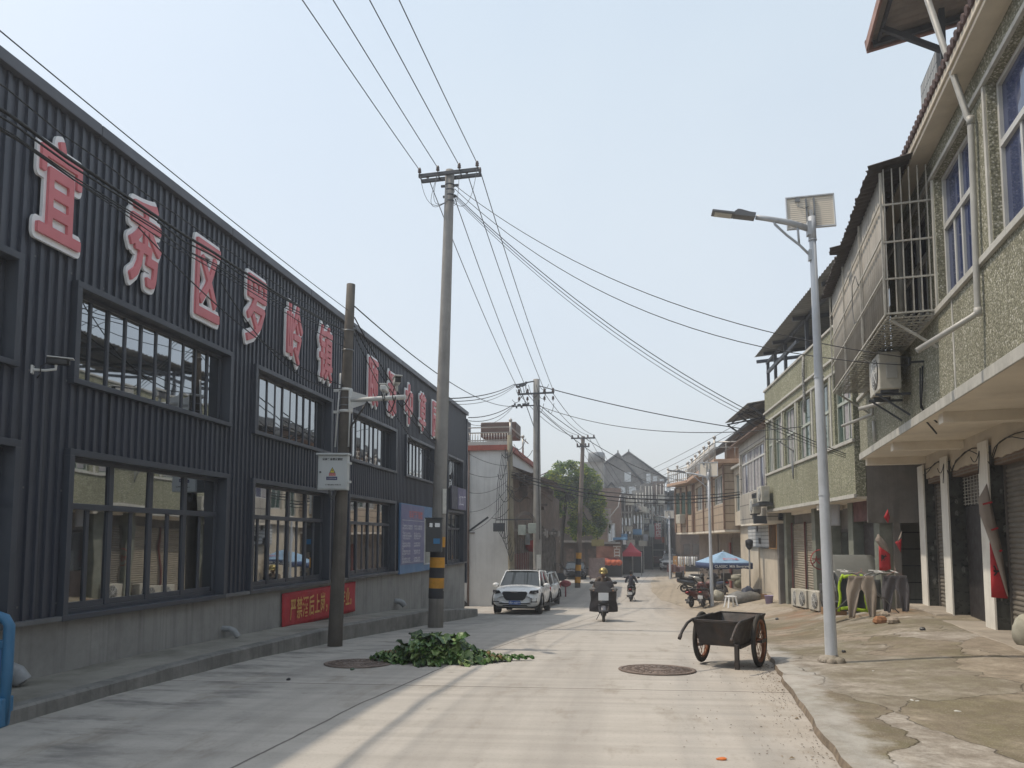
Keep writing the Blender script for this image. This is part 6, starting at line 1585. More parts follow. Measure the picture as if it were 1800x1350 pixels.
m = MB(); m.grid(lambda a, b: V((a-.5)*.62, -.12 - .16*(1-b) + .06*(2*a-1)**2, 1.0 + .30*b), 12, 8); m.build('chest_panel', M_QUILT, ap, solid=.03)
ap.scale = (.95,)*3
person_seated('person in a gold helmet riding the oncoming scooter behind a quilted apron', (q.x, yq, groad(yq)), R_(2), mat('brown jacket', (.10, .075, .06), .8, .2, 8), mat('dark trousers', (.03, .03, .035), .8), None, mat('gold helmet', (.33, .26, .10), .28, .08, 3, metal=.5), .95)
q = gpt(1110, 1055); yq = q.y - .6
s2 = scooter('motor_scooter', 'small scooter ridden away from the viewer with a white rear plate', (q.x, yq, groad(yq)), R_(176), paint('scooter dark green', (.035, .045, .04), .4), 'scooters on the road', False, True, False, .95)
person_seated('person in a dark blue jacket with short black hair riding away', (q.x, yq, groad(yq)), R_(176), mat('navy jacket', (.035, .035, .05), .85, .2, 8), mat('black trousers', (.02, .02, .022), .8), mat('black hair', (.012, .011, .01), .6, .2, 30), None, .93)
# ------------------------------------------------------------------ right apron: parked scooters, parasol, sacks
def on(px, py): q = gpt(px, py); return V(q.x, q.y, gnd(q.x, q.y))
GP = 'scooters parked by the parasol'
q = on(1222, 1042); scooter('motor_scooter', 'black scooter parked side on, farthest left of the parked scooters', q, R_(78), paint('scooter black', (.02, .022, .025), .35), GP, box=True)
q = on(1226, 1066); scooter('motor_scooter', 'scooter with a red body parked tail to the road near the thin lamp', q, R_(150), paint('scooter red', (.16, .045, .04), .4), GP)
q = on(1243, 1066); scooter('motor_scooter', 'dull maroon scooter parked right against the thin lamp post', q, R_(158), paint('scooter maroon', (.13, .05, .045), .45), GP, plate=True)
q = on(1262, 1046); scooter('motor_scooter', 'dark blue scooter parked under the parasol behind the thin lamp', q, R_(200), paint('scooter blue', (.03, .04, .07), .4), GP, box=True)
q = on(1238, 1034); scooter('motor_scooter', 'grey scooter parked behind the black side on scooter', q, R_(60), paint('scooter silver', (.16, .17, .17), .4), GP)
# parasol
q = on(1290, 1052); top = atY(1271, 969, q.y)
par = thing('parasol', 'pale blue square street parasol with white lettering on its dark blue valance', 'parasol', (top.x, q.y, q.z), R_(14))
H = top.z - q.z
m = MB(); m.tube([(0, 0, 0), (0, 0, H)], .02, 8); m.ball((0, 0, H + .02), .04, 8); m.lathe([(.22, 0), (.22, .07), (.05, .1)], 14); m.build('pole', M_ALU, par)
R0, zr = 1.0, H - .52
cs = [V(R0, -R0, zr), V(R0, R0, zr), V(-R0, R0, zr), V(-R0, -R0, zr)]; ap_ = V(0, 0, H)
m = MB()
for i in range(4):
    a, b = cs[i], cs[(i+1) % 4]
    m.grid(lambda u, v: a.lerp(b, u).lerp(ap_, v) - V(0, 0, .07*math.sin(math.pi*v)*math.sin(math.pi*u)), 8, 8)
cn = m.build('canopy', mat('parasol blue', (.26, .40, .56), .75, .08, 3), par, solid=.005)
m = MB()
for i in range(4):
    a, b = cs[i], cs[(i+1) % 4]
    m.grid(lambda u, v: a.lerp(b, u) - V(0, 0, .26*v + .02*math.sin(u*22)*v), 16, 2)
m.build('valance', mat('valance navy', (.05, .075, .16), .75, .12, 4), cn, solid=.005)
m = MB()
for c in cs: m.tube([V(0, 0, H - .03), c + V(0, 0, -.02)], .012, 6); m.tube([V(0, 0, H - .6), c.lerp(ap_, .5) - V(0, 0, .05)], .010, 6)
m.build('rib', M_ALU, par)
m = MB(); add_text(m, 'CLASSIC  Milk Beverage', Matrix.Translation((-.8, -R0 - .03, zr - .2)) @ MF, .17, .95, .003); m.build('lettering', M_SWHITE, par)
m = MB(); Mq = Matrix.Translation((-.28, -R0*.72 - .02, zr + .15)) @ Matrix.Rotation(R_(27), 4, 'X'); add_text(m, '奶茶饮品', Mq, .18, 1, .004); m.build('red_lettering', mat('lettering red', (.5, .12, .14), .6), par)
# sacks, stool, bucket and box
M_SACK = mat('woven sack', (.38, .37, .31), .85, .2, 6, bmp=.5, bscale=60, grime=.2)
def sack(label, p, rz, s, mt=None):
    m = MB(); m.ball((0, 0, .16), .3, 14, (1.5, .85, .6)); m.v = [tuple(Vector(v)*(1 + .26*mnoise.noise((v[0]*4 + p.x, v[1]*4, v[2]*4)) + .12*mnoise.noise((v[0]*11, v[1]*11 + p.x, v[2]*11)))) for v in m.v]
    o = m.build('sack', mt or M_SACK, None, p, rz); o.scale = s; return tag(o, label, 'sack', 'sacks under the parasol')
q = on(1292, 1040); sack('white woven sack lying on top behind the stool', q + V(0, .1, .62), .2, (1.1, 1, .8))
sack('flat pale board like sack topmost of the pile under the parasol', q + V(.5, .2, .85), .1, (1.6, .8, .35))
sack('olive sack standing in the pile under the parasol', q + V(.3, .1, .2), .8, (1, 1.1, 1.6), mat('olive sack', (.20, .20, .15), .85, .3, 6))
q = on(1300, 1062); sack('grey tarpaulin covered bundle right of the plastic stool', q + V(.25, .3, .0), .3, (1.7, 1.3, 1.5), mat('grey tarp', (.16, .16, .155), .6, .4, 5))
sack('blue black bundle at the foot of the thin wall pipe', on(1312, 1056) + V(.1, .2, 0), 1.2, (1.0, 1.2, 1.7), mat('blue bundle', (.035, .045, .075), .6, .4, 6))
sack('rumpled white bag on the scooter side of the stool', on(1262, 1062) + V(0, .1, .15), .5, (.7, .9, 1.3))
q = on(1285, 1068); st = thing('stool', 'white plastic stool with splayed legs beside the thin lamp post', 'stool', q, .3)
m = MB(); m.box(-.19, .19, -.19, .19, .44, .48); m.build('seat', M_SWHITE, st, bev=.02)
for sx in (-1, 1):
    for sy in (-1, 1): m = MB(); m.bar((sx*.14, sy*.14, .44), (sx*.21, sy*.21, 0), .05); m.build('leg', M_SWHITE, st)
q = on(1352, 1061); m = MB(); m.lathe([(.13, 0), (.165, .30), (.175, .30), (.175, .32), (.16, .32), (.125, .02), (0, .02)], 20)
bk = thing('bucket', 'violet plastic bucket by the shutters', 'bucket', q); m.build('tub', mat('violet plastic', (.30, .25, .42), .45, .1), bk)
m = MB(); m.tube([(.17*math.cos(a), .03, .31 + .13*math.sin(a)) for a in [k*math.pi/10 for k in range(11)]], .006, 5); m.build('handle', M_STEEL, bk)
q = on(1334, 1053); bx = thing('crate', 'low wooden crate with a black pot on it, left of the violet bucket', 'crate', q, .1)
m = MB(); m.box(-.3, .3, -.2, .2, 0, .22)
for z in (.05, .13): m.box(-.31, .31, -.21, -.2, z, z+.05)
m.build('box', mat('crate wood', (.26, .16, .09), .8, .3, 6), bx)
m = MB(); m.lathe([(.0, .22), (.12, .22), (.15, .42), (.13, .44), (.0, .44)], 14); tag(m.build('pot', M_BLACK, None, q + V(-.05, 0, 0)), 'black pot standing on the low wooden crate', 'pot')
q = on(1319, 1052); tp2 = atY(1317, 962, q.y); wp = thing('wall_pipe', 'thin pale standpipe with a black junction pot and a white bulb', 'pipe', q)
m = MB(); m.tube([(0, 0, 0), rel(q, tp2)], .035, 8); m.build('pipe', M_PIPE, wp)
m = MB(); m.lathe([(.06, -.1), (.16, .05), (.17, .3), (.06, .36)], 12, Matrix.Translation(rel(q, tp2))); m.build('junction_pot', M_BLACK, wp)
m = MB(); m.tube([rel(q, tp2) + V(0, -.1, .4), rel(q, tp2) + V(.45, -.2, .48)], .012, 5); m.ball(rel(q, tp2) + V(.47, -.2, .46), .06, 8); m.build('bulb', M_SWHITE, wp)

# ------------------------------------------------------------------ drying rack, clothes and the hooded tricycle
q = on(1468, 1084); q2_ = on(1532, 1080)
tr = thing('tricycle', 'tricycle under a grey curved rain hood parked behind the drying rack', 'tricycle', on(1508, 1078) + V(.15, .8, 0), R_(6))
M_HOOD = mat('grey hood cloth', (.15, .155, .145), .7, .14, 2, grime=.2)
m = MB(); m.grid(lambda a, b: V(-.62 + 1.24*b, -.42 + 1.25*math.sin(a*1.5)*1.0 if False else -.5 + .95*a**.8, .52 + .86*math.sin(math.pi*.5*min(1, a*1.05))), 14, 6); m.build('hood', M_HOOD, tr, solid=.01)
m = MB()
for s in (-1, 1): m.poly([(s*.62, -.48, .54), (s*.62, -.2, 1.05), (s*.62, .2, 1.3), (s*.62, .44, 1.36), (s*.62, .44, .5), (s*.62, -.45, .5)])
m.build('side_sheet', mat('clear sheet', (.16, .165, .16), .4, .2), tr, solid=.006)
m = MB(); m.box(-.55, .55, -.35, .9, .35, .62); m.box(-.5, .5, .1, .2, .62, 1.0); m.build('cargo_body', mat('tricycle body', (.07, .07, .075), .6, .3, 4), tr, bev=.03)
m = MB(); m.grid(lambda a, b: V((a-.5)*.9, -.55 - .08*math.cos((a-.5)*3), .35 + .45*b), 8, 4); m.build('front_apron', mat('tricycle front', (.08, .085, .09), .5), tr, solid=.03)
wheel2(tr, -.62, .22)
for s in (-1, 1):
    Mw = Matrix.Translation((s*.5, .6, .24)) @ Matrix.Rotation(R_(90), 4, 'Y'); m = MB(); m.lathe([(.1, -.05), (.24, -.05), (.24, .05), (.1, .05)], 18, Mw); m.build('wheel', M_RUBBER, tr)
m = MB()
for s in (-1, 1): m.tube([(s*.6, -.48, .35), (s*.62, -.5, .54), (s*.62, -.2, 1.08), (s*.62, .3, 1.34)], .016, 6)
m.build('hood_frame', M_STEEL, tr)
rk = thing('drying_rack', 'folding steel drying rack with crossed legs in front of the hooded tricycle', 'drying rack', on(1520, 1083), R_(-10))
m = MB()
for y in (-.45, .45):
    m.tube([(-.75, y*.8, .0), (.1, y, .89), (.34, y, .98)], .013, 8); m.tube([(.75, y*.8, 0), (-.1, y, .89), (-.34, y, .98)], .013, 8)
m.build('crossed_leg', M_STEEL, rk)
m = MB()
for x in (-.62, -.34, .34, .62): m.tube([(x, -.5, .98), (x, .5, .99)], .013, 8)
for y in (-.46, .46):
    m.tube([(-.5, y, .985), (-.16, y, .965)], .014, 8); m.tube([(.16, y, .99), (.5, y, .97)], .014, 8)
m.build('rail', M_ALU, rk)
RK = Matrix.Translation(rk.location) @ Matrix.Rotation(R_(-10), 4, 'Z')
def trousers_(label, x, y, w, L, mt, rz=0, slack=.032):
    t = thing('trousers', label, 'trousers', RK @ V(x, y, .90), R_(-10) + rz, 'clothes on the drying rack')
    m = MB()
    def cloth(a, b):      # a across, b down
        half = w*.5*(.80 + .2*min(1, b*3))
        c = (a-.5)*2
        if b > .32:
            k = (b-.32)/.68; s = -1 if c < 0 else 1; g = .03 + .20*k*w
            cc = s*(g + (half*(1-.12*k) - g)*abs(c)) if abs(c) > 0 else s*g
            return V(cc, slack*math.sin(a*16 + b*5)*(.4+b), -L*b)
        return V(c*half, slack*math.sin(a*16 + b*5)*(.4+b), -L*b)
    for lo, hi in ((0, .5), (.5, 1)): m.grid(lambda a, b: cloth(lo + (hi-lo)*a + (1e-4 if lo else -1e-4)*(1 if 0 < a < 1 else 0) + (1e-5 if (lo and a == 0) else (-1e-5 if (not lo and a == 1) else 0)), b), 8, 16)
    m.build('cloth', mt, t, solid=.010)
    m = MB(); m.box(-w*.41, w*.41, -.016, .016, -.05, .005); m.build('waistband', mt, t, bev=.006)
    m = MB(); m.tube([(-w*.36, 0, -.02), (0, 0, .10), (w*.36, 0, -.02), (-w*.36, 0, -.02)], .006, 5); m.tube([(0, 0, .1), (.02, 0, .14), (0, 0, .17)], .004, 4); m.build('hanger', mat('pink hanger', (.42, .22, .2), .5), t)
    return t
trousers_('beige trousers hanging from the drying rack', -.10, -.5, .60, .90, mat('beige cloth', (.33, .28, .235), .9, .1, 5, bmp=.3, bscale=40))
trousers_('dark grey trousers hanging at the right of the drying rack', .62, -.1, .56, .90, mat('grey cloth', (.115, .11, .12), .9, .12, 5, bmp=.3, bscale=40), .05)
vt = thing('safety_vest', 'fluorescent yellow safety vest hanging behind the beige trousers', 'safety vest', RK @ V(-.26, -.32, .93), R_(-10), 'clothes on the drying rack')
m = MB(); m.grid(lambda a, b: V((a-.5)*(.36 + .22*min(1, b*2.5)), .02*math.sin(a*9), -.8*b - .06*abs(2*a-1)*(1-b)), 10, 10); m.build('cloth', mat('dark mesh', (.04, .045, .05), .8), vt, solid=.01)
m = MB()
for s in (-1, 1): m.grid(lambda a, b: V(s*(.18 + .09*min(1, b*2.5) + .02*math.sin(b*8)) + s*(a-.5)*.055, -.015 + .02*math.sin(b*7), -.82*b), 2, 10)
m.grid(lambda a, b: V((a-.5)*.50, -.018 + .01*math.sin(a*9), -.72 - .07*b + .025*math.sin(a*5)), 6, 1); m.grid(lambda a, b: V((a-.5)*.36, -.018, -.03 - .07*b + .03*math.sin(a*3.14)), 6, 1)
m.build('yellow_binding', mat('fluorescent yellow', (.42, .62, .03), .6, .08), vt, solid=.012)
cr = thing('crate', 'small wooden crate of junk under the left leg of the drying rack', 'crate', RK @ V(-.62, .1, 0), .2)
m = MB(); m.box(-.22, .22, -.16, .16, 0, .16); m.build('box', mat('crate wood', (.26, .16, .09), .8), cr)
m = MB(); m.box(-.14, .14, -.1, .1, .16, .3); m.build('lid', M_DSTEEL, cr, bev=.02)
tag(sack('pale woven sack leaning on the shutter at the right edge', V(*(F1 @ V(-6.72, -1.08, .06))), .9, (.55, .75, 1.25)), group='sacks under the parasol')

# ------------------------------------------------------------------ far left: white house, clutter, tree
M_WHITEW = mat('stained whitewash', (.58, .58, .57), .9, .10, .9, streak=.3, grime=.22, gcol=(.2, .2, .19))
wx0, wx1 = -9.6, atY(894, 900, 34).x
wh = thing('house', 'white rendered house with a red band and a railed roof terrace beyond the workshop', 'house', (wx1, 34, groad(34)), 0, 'shop houses along the left side')
zb = groad(34); zt = atY(850, 792, 34).z - zb; zr_ = atY(850, 785, 34).z - zb
m = MB(); m.box(wx0 - wx1 - 4, 0, 0, 9, -.3, zt); m.build('wall', M_WHITEW, wh)
m = MB(); m.box(wx0 - wx1 - 4, .15, -.15, 9.1, zt, zr_ + .05); m.build('red_band', mat('red band', (.30, .085, .06), .8, .2, 2, streak=.3), wh)
m = MB(); zt2 = atY(850, 752, 34).z - zb
m.box(wx0 - wx1 - 4, .1, -.1, .0, zr_ + .051, zr_ + .22)
k = 0; x = .1
while x > wx0 - wx1 - 4: m.tube([(x, -.06, zr_ + .2), (x, -.06, zt2 - .25)], .02, 5); x -= .13
for z in (zr_ + .28, zt2 - .25, zt2): m.tube([(wx0 - wx1 - 4, -.06, z), (.12, -.06, z)], .03, 6)
m.tube([(.1, -.06, zr_ + .2), (.1, -.06, zt2 + .25)], .06, 8); m.ball((.1, -.06, zt2 + .32), .09, 8); m.tube([(.1, -.06, zt2), (.1, 6, zt2)], .03, 6); m.tube([(.1, 4, zr_), (.1, 4, zt2)], .05, 6); m.ball((.1, 4, zt2 + .1), .09, 8)
m.build('railing', mat('steel railing', (.42, .40, .37), .35), wh)
m = MB(); m.tube([(-1.9, -.05, 0), (-1.9, -.05, zt)], .05, 8); m.tube([(-4, -.03, 3.4), (-1.6, -.03, 3.4)], .025, 6); m.build('downpipe', mat('brown pipe', (.14, .10, .085), .7, .3, 2), wh)
m = MB(); zq = atY(870, 758, 36).z - zb; m.box(-1.75, .05, 2.0, 3.6, zq - .3, zq + .46); m.build('roof_tank', mat('brown tank', (.11, .075, .06), .7, .2, 2), wh, bev=.05)
m = MB(); m.box(-3.6, -2.6, 2.0, 3.6, zq - .6, zq + .7); m.build('roof_shed', M_DSTEEL, wh)
m = MB(); m.ball((-3.2, -.1, .1), .55, 10, (2.6, .5, .6)); m.v = [tuple(Vector(v)*(1 + .25*mnoise.noise(Vector(v)*2.2))) for v in m.v]; tag(m.build('rubble_heap', mat('dark soil', (.06, .055, .05), .95, .4, 5), None, (wx1, 34, zb)), 'dark heap of soil against the foot of the white house', 'heap')
t = thing('pipe_stub', 'black pipe bracket sticking from the workshop far corner', 'bracket', (WX + .1, WY1 + .1, 1.9)); m = MB(); m.bar((0, 0, 0), (.75, .1, .55), .07); m.build('bar', M_DSTEEL, t)
# side front of the white house: brown shop fronts, balconies and junk running away from the viewer
rb = random.Random(4)
M_BRN = mat('brown boards', (.13, .095, .075), .85, .35, 1.6, streak=.5, grime=.3)
sf = thing('shop_building', 'cluttered brown shop fronts with pipes and shades beside the white house', 'shop building', (wx1, 34, zb), 0, 'shop houses along the left side')
m = MB(); m.box(-.4, .08, .2, 24, -.4, 6.2); m.build('wall', M_BRN, sf)
m = MB()
for k in range(26): y = .5 + k*.8; m.box(.08, .16, y, y + .1, 0, 3.0 + rb.random()); 
for k in range(12): y = .8 + k*1.7; m.box(.08, .3 + .6*rb.random(), y, y + 1.0, 3.2 + .4*rb.random(), 3.35 + .5*rb.random())
m.build('post', mat('pale post', (.22, .20, .18), .8, .4, 2), sf)
m = MB(); m.box(.08, .14, 1.0, 6, .3, 2.4); m.box(.08, .14, 8, 12, .3, 2.4); m.build('red_door', mat('dull red door', (.13, .04, .035), .8, .4, 2), sf)
m = MB()
for k in range(9): y, z = 1 + rb.random()*10, 4.2 + rb.random()*2.2; m.box(.08, .5 + rb.random()*.5, y, y + .5 + rb.random()*1.5, z, z + .1 + rb.random()*.5)
m.poly([(.0, .3, 6.6), (1.3, .3, 6.1), (1.3, 9, 6.1), (.0, 9, 6.6)]); m.poly([(.0, 9, 6.9), (1.2, 9, 6.5), (1.2, 20, 6.4), (.0, 20, 6.9)])
for k in range(10): m.bar((.05, 1 + k*.9, 6.2), (1.2, 1 + k*.9 + rb.random()*1.5, 5.2 + rb.random()*1.6), .05)
m.build('awning', mat('brown awning', (.15, .115, .10), .85, .45, 2), sf)
m = MB(); m.ball((.55, 4.5, 2.75), .42, 12, (1, 1, .75)); tag(m.build('lantern', mat('lantern red', (.35, .04, .03), .7), None, (wx1, 34, zb)), 'red paper lantern hanging before the brown shop fronts', 'lantern')
sg = thing('canopied_tricycle', 'dark curved canopy of a tricycle showing behind the white cars', 'tricycle', on(968, 1034) + V(.3, 2, 0), .2)
m = MB(); m.grid(lambda a, b: V(-.6 + 1.3*a, 1.2*b, 1.0 + .75*math.sin(math.pi*(.25 + .6*a)) - .25*a), 12, 4); m.build('canopy', mat('violet grey canopy', (.085, .08, .10), .5, .3, 2), sg, solid=.02)
m = MB(); m.box(-.5, .5, .1, 1.2, .4, .9); m.build('cargo_body', M_DSTEEL, sg, bev=.05)
for s in (-1, 1): m = MB(); m.lathe([(.1, -.05), (.27, -.05), (.27, .05), (.1, .05)], 16, Matrix.Translation((s*.5, .6, .27)) @ Matrix.Rotation(R_(90), 4, 'Y')); m.build('wheel', M_RUBBER, sg)
q = on(996, 1050); m = MB(); m.ball((0, 0, .75), .33, 10, (1, .8, .6)); m.tube([(0, 0, 0), (0, 0, .7)], .05, 6); tag(m.build('red_bundle', mat('faded red', (.30, .06, .07), .7, .3, 6), None, q + V(-.1, .5, 0)), 'faded red covered load showing behind the second white car', 'covered load')

t_, w_, h_ = 0, 0, 0
# tree
def tree(label, base, trunk, crown, n, cols, lsize, seed, group=None):
    rt = random.Random(seed); t = thing('tree', label, 'tree', base, 0, group)
    m = MB(); m.tube(trunk, [.20, .17, .15, .12][:len(trunk)], 9)
    tops = []
    for c, r in crown:
        a = Vector(trunk[-1]); b = Vector(c); m.tube([a, a.lerp(b, .5) + V(rt.uniform(-.2, .2), rt.uniform(-.2, .2), .1), b], [.10, .06, .02], 6)
    m.build('trunk', mat('bark', (.05, .042, .036), .95, .3, 6), t)
    m = MB(); tot = sum(r[0]*r[1]*r[2] for _, r in crown)
    for c, r in crown:
        k = int(n*r[0]*r[1]*r[2]/tot)
        for i in range(k):
            while True:
                d = V(rt.uniform(-1, 1), rt.uniform(-1, 1), rt.uniform(-1, 1))
                if d.length <= 1: break
            if d.length < .55 and rt.random() < .6: d = d.normalized()*rt.uniform(.6, 1)
            p = Vector(c) + V(d.x*r[0], d.y*r[1], d.z*r[2])
            if mnoise.noise(p*1.1 + V(seed, 0, 0)) < -.04: continue
            s = lsize*rt.uniform(.6, 1.3); u = V(rt.uniform(-1, 1), rt.uniform(-1, 1), rt.uniform(-.5, .5)).normalized(); w = u.cross(V(rt.uniform(-.7, .7), rt.uniform(-.7, .7), 1)).normalized()
            m.m = min(len(cols)-1, int((mnoise.noise(p*.8)*.5 + .5 + rt.uniform(-.25, .25))*len(cols))) if True else 0
            m.m = max(0, m.m)
            m.poly([p - u*s, p + w*s*.5, p + u*s, p - w*s*.5])
    m.build('crown', cols, t)
    return t
def fol(name, c):
    m, nt, b = newmat(name); b.inputs['Base Color'].default_value = c4(c); b.inputs['Roughness'].default_value = .55
    tr_ = nd(nt, 'ShaderNodeBsdfTranslucent'); tr_.inputs[0].default_value = c4([min(1, x*1.6) for x in c]); mx = nd(nt, 'ShaderNodeMixShader'); mx.inputs[0].default_value = .45
    nt.links.new(b.outputs[0], mx.inputs[1]); nt.links.new(tr_.outputs[0], mx.inputs[2]); nt.links.new(mx.outputs[0], nt.nodes['Material Output'].inputs[0]); return m
FOL = [fol('leaf green deep', (.045, .09, .02)), fol('leaf green', (.11, .17, .025)), fol('leaf yellow green', (.30, .33, .04))]
tb = gpt(985, 1010); Yt = 61
tx = atY(985, 1000, Yt).x; zg = groad(Yt)
def TP(px, py, y=Yt): v = atY(px, py, y); return v - V(tx, Yt, zg)
tree('broad leafy green tree with a sunlit yellow green top beside the far banded pole', (tx, Yt, zg),
     [(0, 0, -.1), TP(987, 960), TP(990, 920), TP(996, 870)],
     [(TP(1000, 838), (1.9, 2.0, 1.5)), (TP(1030, 850), (1.4, 1.8, 1.4)), (TP(975, 850), (1.2, 1.6, 1.1)), (TP(1040, 885), (1.3, 1.6, 1.3)), (TP(1000, 880), (1.9, 1.7, 1.5)), (TP(1040, 925), (1.2, 1.5, 1.1)), (TP(972, 890), (1.0, 1.4, 1.0)), (TP(1015, 930), (1.1, 1.3, 1.1)), (TP(1050, 905), (1.0, 1.2, 1.4))],
     30000, FOL, .15, 3)

# ------------------------------------------------------------------ far end of the street
GL = 'shop houses along the left side'
def block(name, label, px0, px1, pytop, y, depth, mt, cat='house', group=GL, roof=None, z0=-2.2):
    a, b = atY(px0, 948, y).x, atY(px1, 948, y).x; zt = atY((px0+px1)/2, pytop, y).z
    t = thing(name, label, cat, (a, y, z0), 0, group); m = MB(); m.box(0, b-a, 0, depth, 0, zt - z0); m.build('wall', mt, t)
    return t, b-a, zt - z0
M_GW1 = mat('grey weathered render', (.24, .225, .21), .92, .4, .45, streak=.75, grime=.75)
M_GW2 = mat('pale grey render', (.28, .265, .245), .92, .35, .5, streak=.7, grime=.6)
M_RBRK = brick_mat('red brick', (.20, .115, .085), (.25, .15, .11), (.22, .20, .18), horiz=R_(5), grime=.45)
def gable(label, px0, pxr, px1, pyeave0, pyr, pyeave1, y, depth, mt):
    z0 = -2.2; a = atY(px0, 948, y).x; r = atY(pxr, 948, y).x - a; b = atY(px1, 948, y).x - a
    e0, zr, e1 = atY(px0, pyeave0, y).z - z0, atY(pxr, pyr, y).z - z0, atY(px1, pyeave1, y).z - z0
    t = thing('house', label, 'house', (a, y, z0), 0, GL); m = MB(); m.prism([(0, 0), (b, 0), (b, e1), (r, zr), (0, e0)], 0, depth); m.build('wall', mt, t)
    m = MB()
    for (x0, h0), (x1, h1_) in (((-.4, e0 - .15), (r, zr + .12)), ((r, zr + .12), (b + .4, e1 - .15))):
        m.poly([(x0, -.25, h0), (x1, -.25, h1_), (x1, depth + .2, h1_), (x0, depth + .2, h0)])
    m.build('roof', M_BTILE, t, solid=.16)
    m = MB()
    m.tube([(-.4, -.3, e0 - .1), (r, -.3, zr + .2)], .12, 6); m.tube([(r, -.3, zr + .2), (b + .4, -.3, e1 - .1)], .12, 6); m.bar((r, -.3, zr), (r, -.3, zr + .55), .16); m.build('verge', mat('verge grey', (.10, .10, .10), .9, .3, 2), t)
    return t, b, z0
g1, gw, z0 = gable('grey gabled house behind the green tree with black streaked plaster', 1052, 1088, 1128, 826, 799, 848, 104, 14, M_GW1); g1w = gw
for x, z in ((gw*.62, 11.8), (gw*.75, 9.4)):
    m = MB(); m.box(x, x + .9, -.06, .02, z, z + 1.3); m.build('window', M_DGLASS, g1)
g2, gw, z0 = gable('taller grey gabled house behind with a long slope to the right', 1070, 1107, 1170, 822, 797, 842, 110, 12, M_GW2)
for k in range(4):
    m = MB(); m.box(gw*.68 + k*.95, gw*.68 + k*.95 + .6, -.06, .02, 12.0 - .4*k, 13.4 - .4*k); m.build('window', M_DGLASS, g2)
rg = random.Random(21); ks = 104/78
for k in range(9):                                          # balconies, canopies and pipes cluttering the gabled house front
    x, z = rg.uniform(.2, g1w*.55), rg.uniform(5.9, 11.1); m = MB()
    m.box(x, x + rg.uniform(.8, 2), -rg.uniform(.3, 1.0), .0, z, z + .12); m.build('ledge', M_GW2, g1)
for k in range(6):
    x = rg.uniform(.3, g1w*.9); m = MB(); m.tube([(x, -.12, 1), (x, -.12, rg.uniform(7.8, 11.7))], .05, 6); m.build('downpipe', M_PIPE, g1)
for k in range(5):
    x, z = rg.uniform(.5, g1w*.8), rg.choice((6.8, 9.9)); m = MB(); m.box(x, x + .9, -.05, .02, z, z + 1.2); m.build('window', M_DGLASS, g1)
m = MB(); m.prism([(g1w*.1, 5.0), (g1w*.55, 5.0), (g1w*.55, 9.6), (g1w*.33, 11.3), (g1w*.1, 9.6)], -3.2, -.1); m.build('front_wing', M_GW2, g1)
m = MB(); m.poly([(g1w*.05, -3.4, 9.4), (g1w*.33, -3.4, 11.5), (g1w*.33, 0, 11.5), (g1w*.05, 0, 9.4)]); m.poly([(g1w*.33, -3.4, 11.5), (g1w*.6, -3.4, 9.4), (g1w*.6, 0, 9.4), (g1w*.33, 0, 11.5)]); m.build('wing_roof', M_BTILE, g1, solid=.14)
t, w, h = block('water_tank_house', 'low roof house with a round water tank left of the grey gables', 1020, 1062, 812, 96, 6, M_GW2, 'house', GL)
m = MB(); m.lathe([(.0, 0), (1.1, 0), (1.1, 1.1), (1.0, 1.25), (0, 1.3)], 20, Matrix.Translation((w*.7, .5, h))); m.build('water_tank', mat('steel tank', (.22, .23, .24), .4, .2, metal=.4), t)
b1_, w, h = block('brick_house', 'red brick house with a barred balcony right of the green tree', 1052, 1092, 858, 68, 6, M_RBRK)
m = MB(); m.box(w*.05, w*.6, -.9, .0, h*.62, h*.65); m.box(w*.05, w*.95, -1.0, .0, h*.40, h*.42); m.build('balcony_slab', mat('slab grey', (.25, .24, .23), .9, .2, 1), b1_)
m = MB()
for k in range(10): m.bar((w*.06 + k*w*.055, -.85, h*.65), (w*.06 + k*w*.055, -.85, h*.77), .03)
m.bar((w*.05, -.85, h*.77), (w*.6, -.85, h*.77), .04); m.tube([(w*.98, -.3, h*.92), (w*.9, -.6, h*.8), (w*.5, -.9, h*.68)], .05, 6); m.build('railing', mat('pale iron', (.32, .32, .32), .6), b1_)
m = MB(); m.box(w*.42, w*.74, -.05, .02, h*.42, h*.62); wf = m.build('window', M_ALU, b1_); m = MB(); m.box(w*.45, w*.57, -.07, -.051, h*.43, h*.61); m.box(w*.59, w*.71, -.07, -.051, h*.43, h*.61); m.build('pane', M_DGLASS, wf)
m = MB(); m.box(-.2, w*.95, -.25, .02, h*.255, h*.375); m.build('shop_sign', mat('orange sign', (.24, .12, .08), .7, .4, 1.2), b1_)
m = MB(); add_text(m, '百', Matrix.Translation((w*.62, -.26, h*.275)) @ MF, 1.1, .7, .02); m.build('lettering', M_PAPER, b1_)
m = MB(); m.grid(lambda a, b: V(-.2 + w*1.0*a, -.3 - 1.1*b, h*.25 - .5*b), 4, 2); m.build('awning', mat('awning red', (.26, .07, .06), .8, .3, 2), b1_, solid=.03)
m = MB(); m.box(0, w, -.04, .01, .4, h*.2); m.build('shop_opening', M_BLACK, b1_)
for k in range(5): m = MB(); m.ball((.1 + k*w*.21, -1.3, h*.205), .34, 10, (1, 1, .8)); tag(m.build('lantern', mat('lantern orange', (.45, .09, .03), .7), None, b1_.location), 'orange red lantern in the row under the red awning, ' + ('first', 'second', 'third', 'fourth', 'fifth')[k] + ' from the tree', 'lantern', 'lanterns under the awning')
t, w, h = block('shop_house', 'dark brown shop house standing behind the tree and the black car', 915, 1050, 838, 70, 6, mat('dark brown render', (.10, .08, .068), .9, .35, 1, streak=.6, grime=.4))
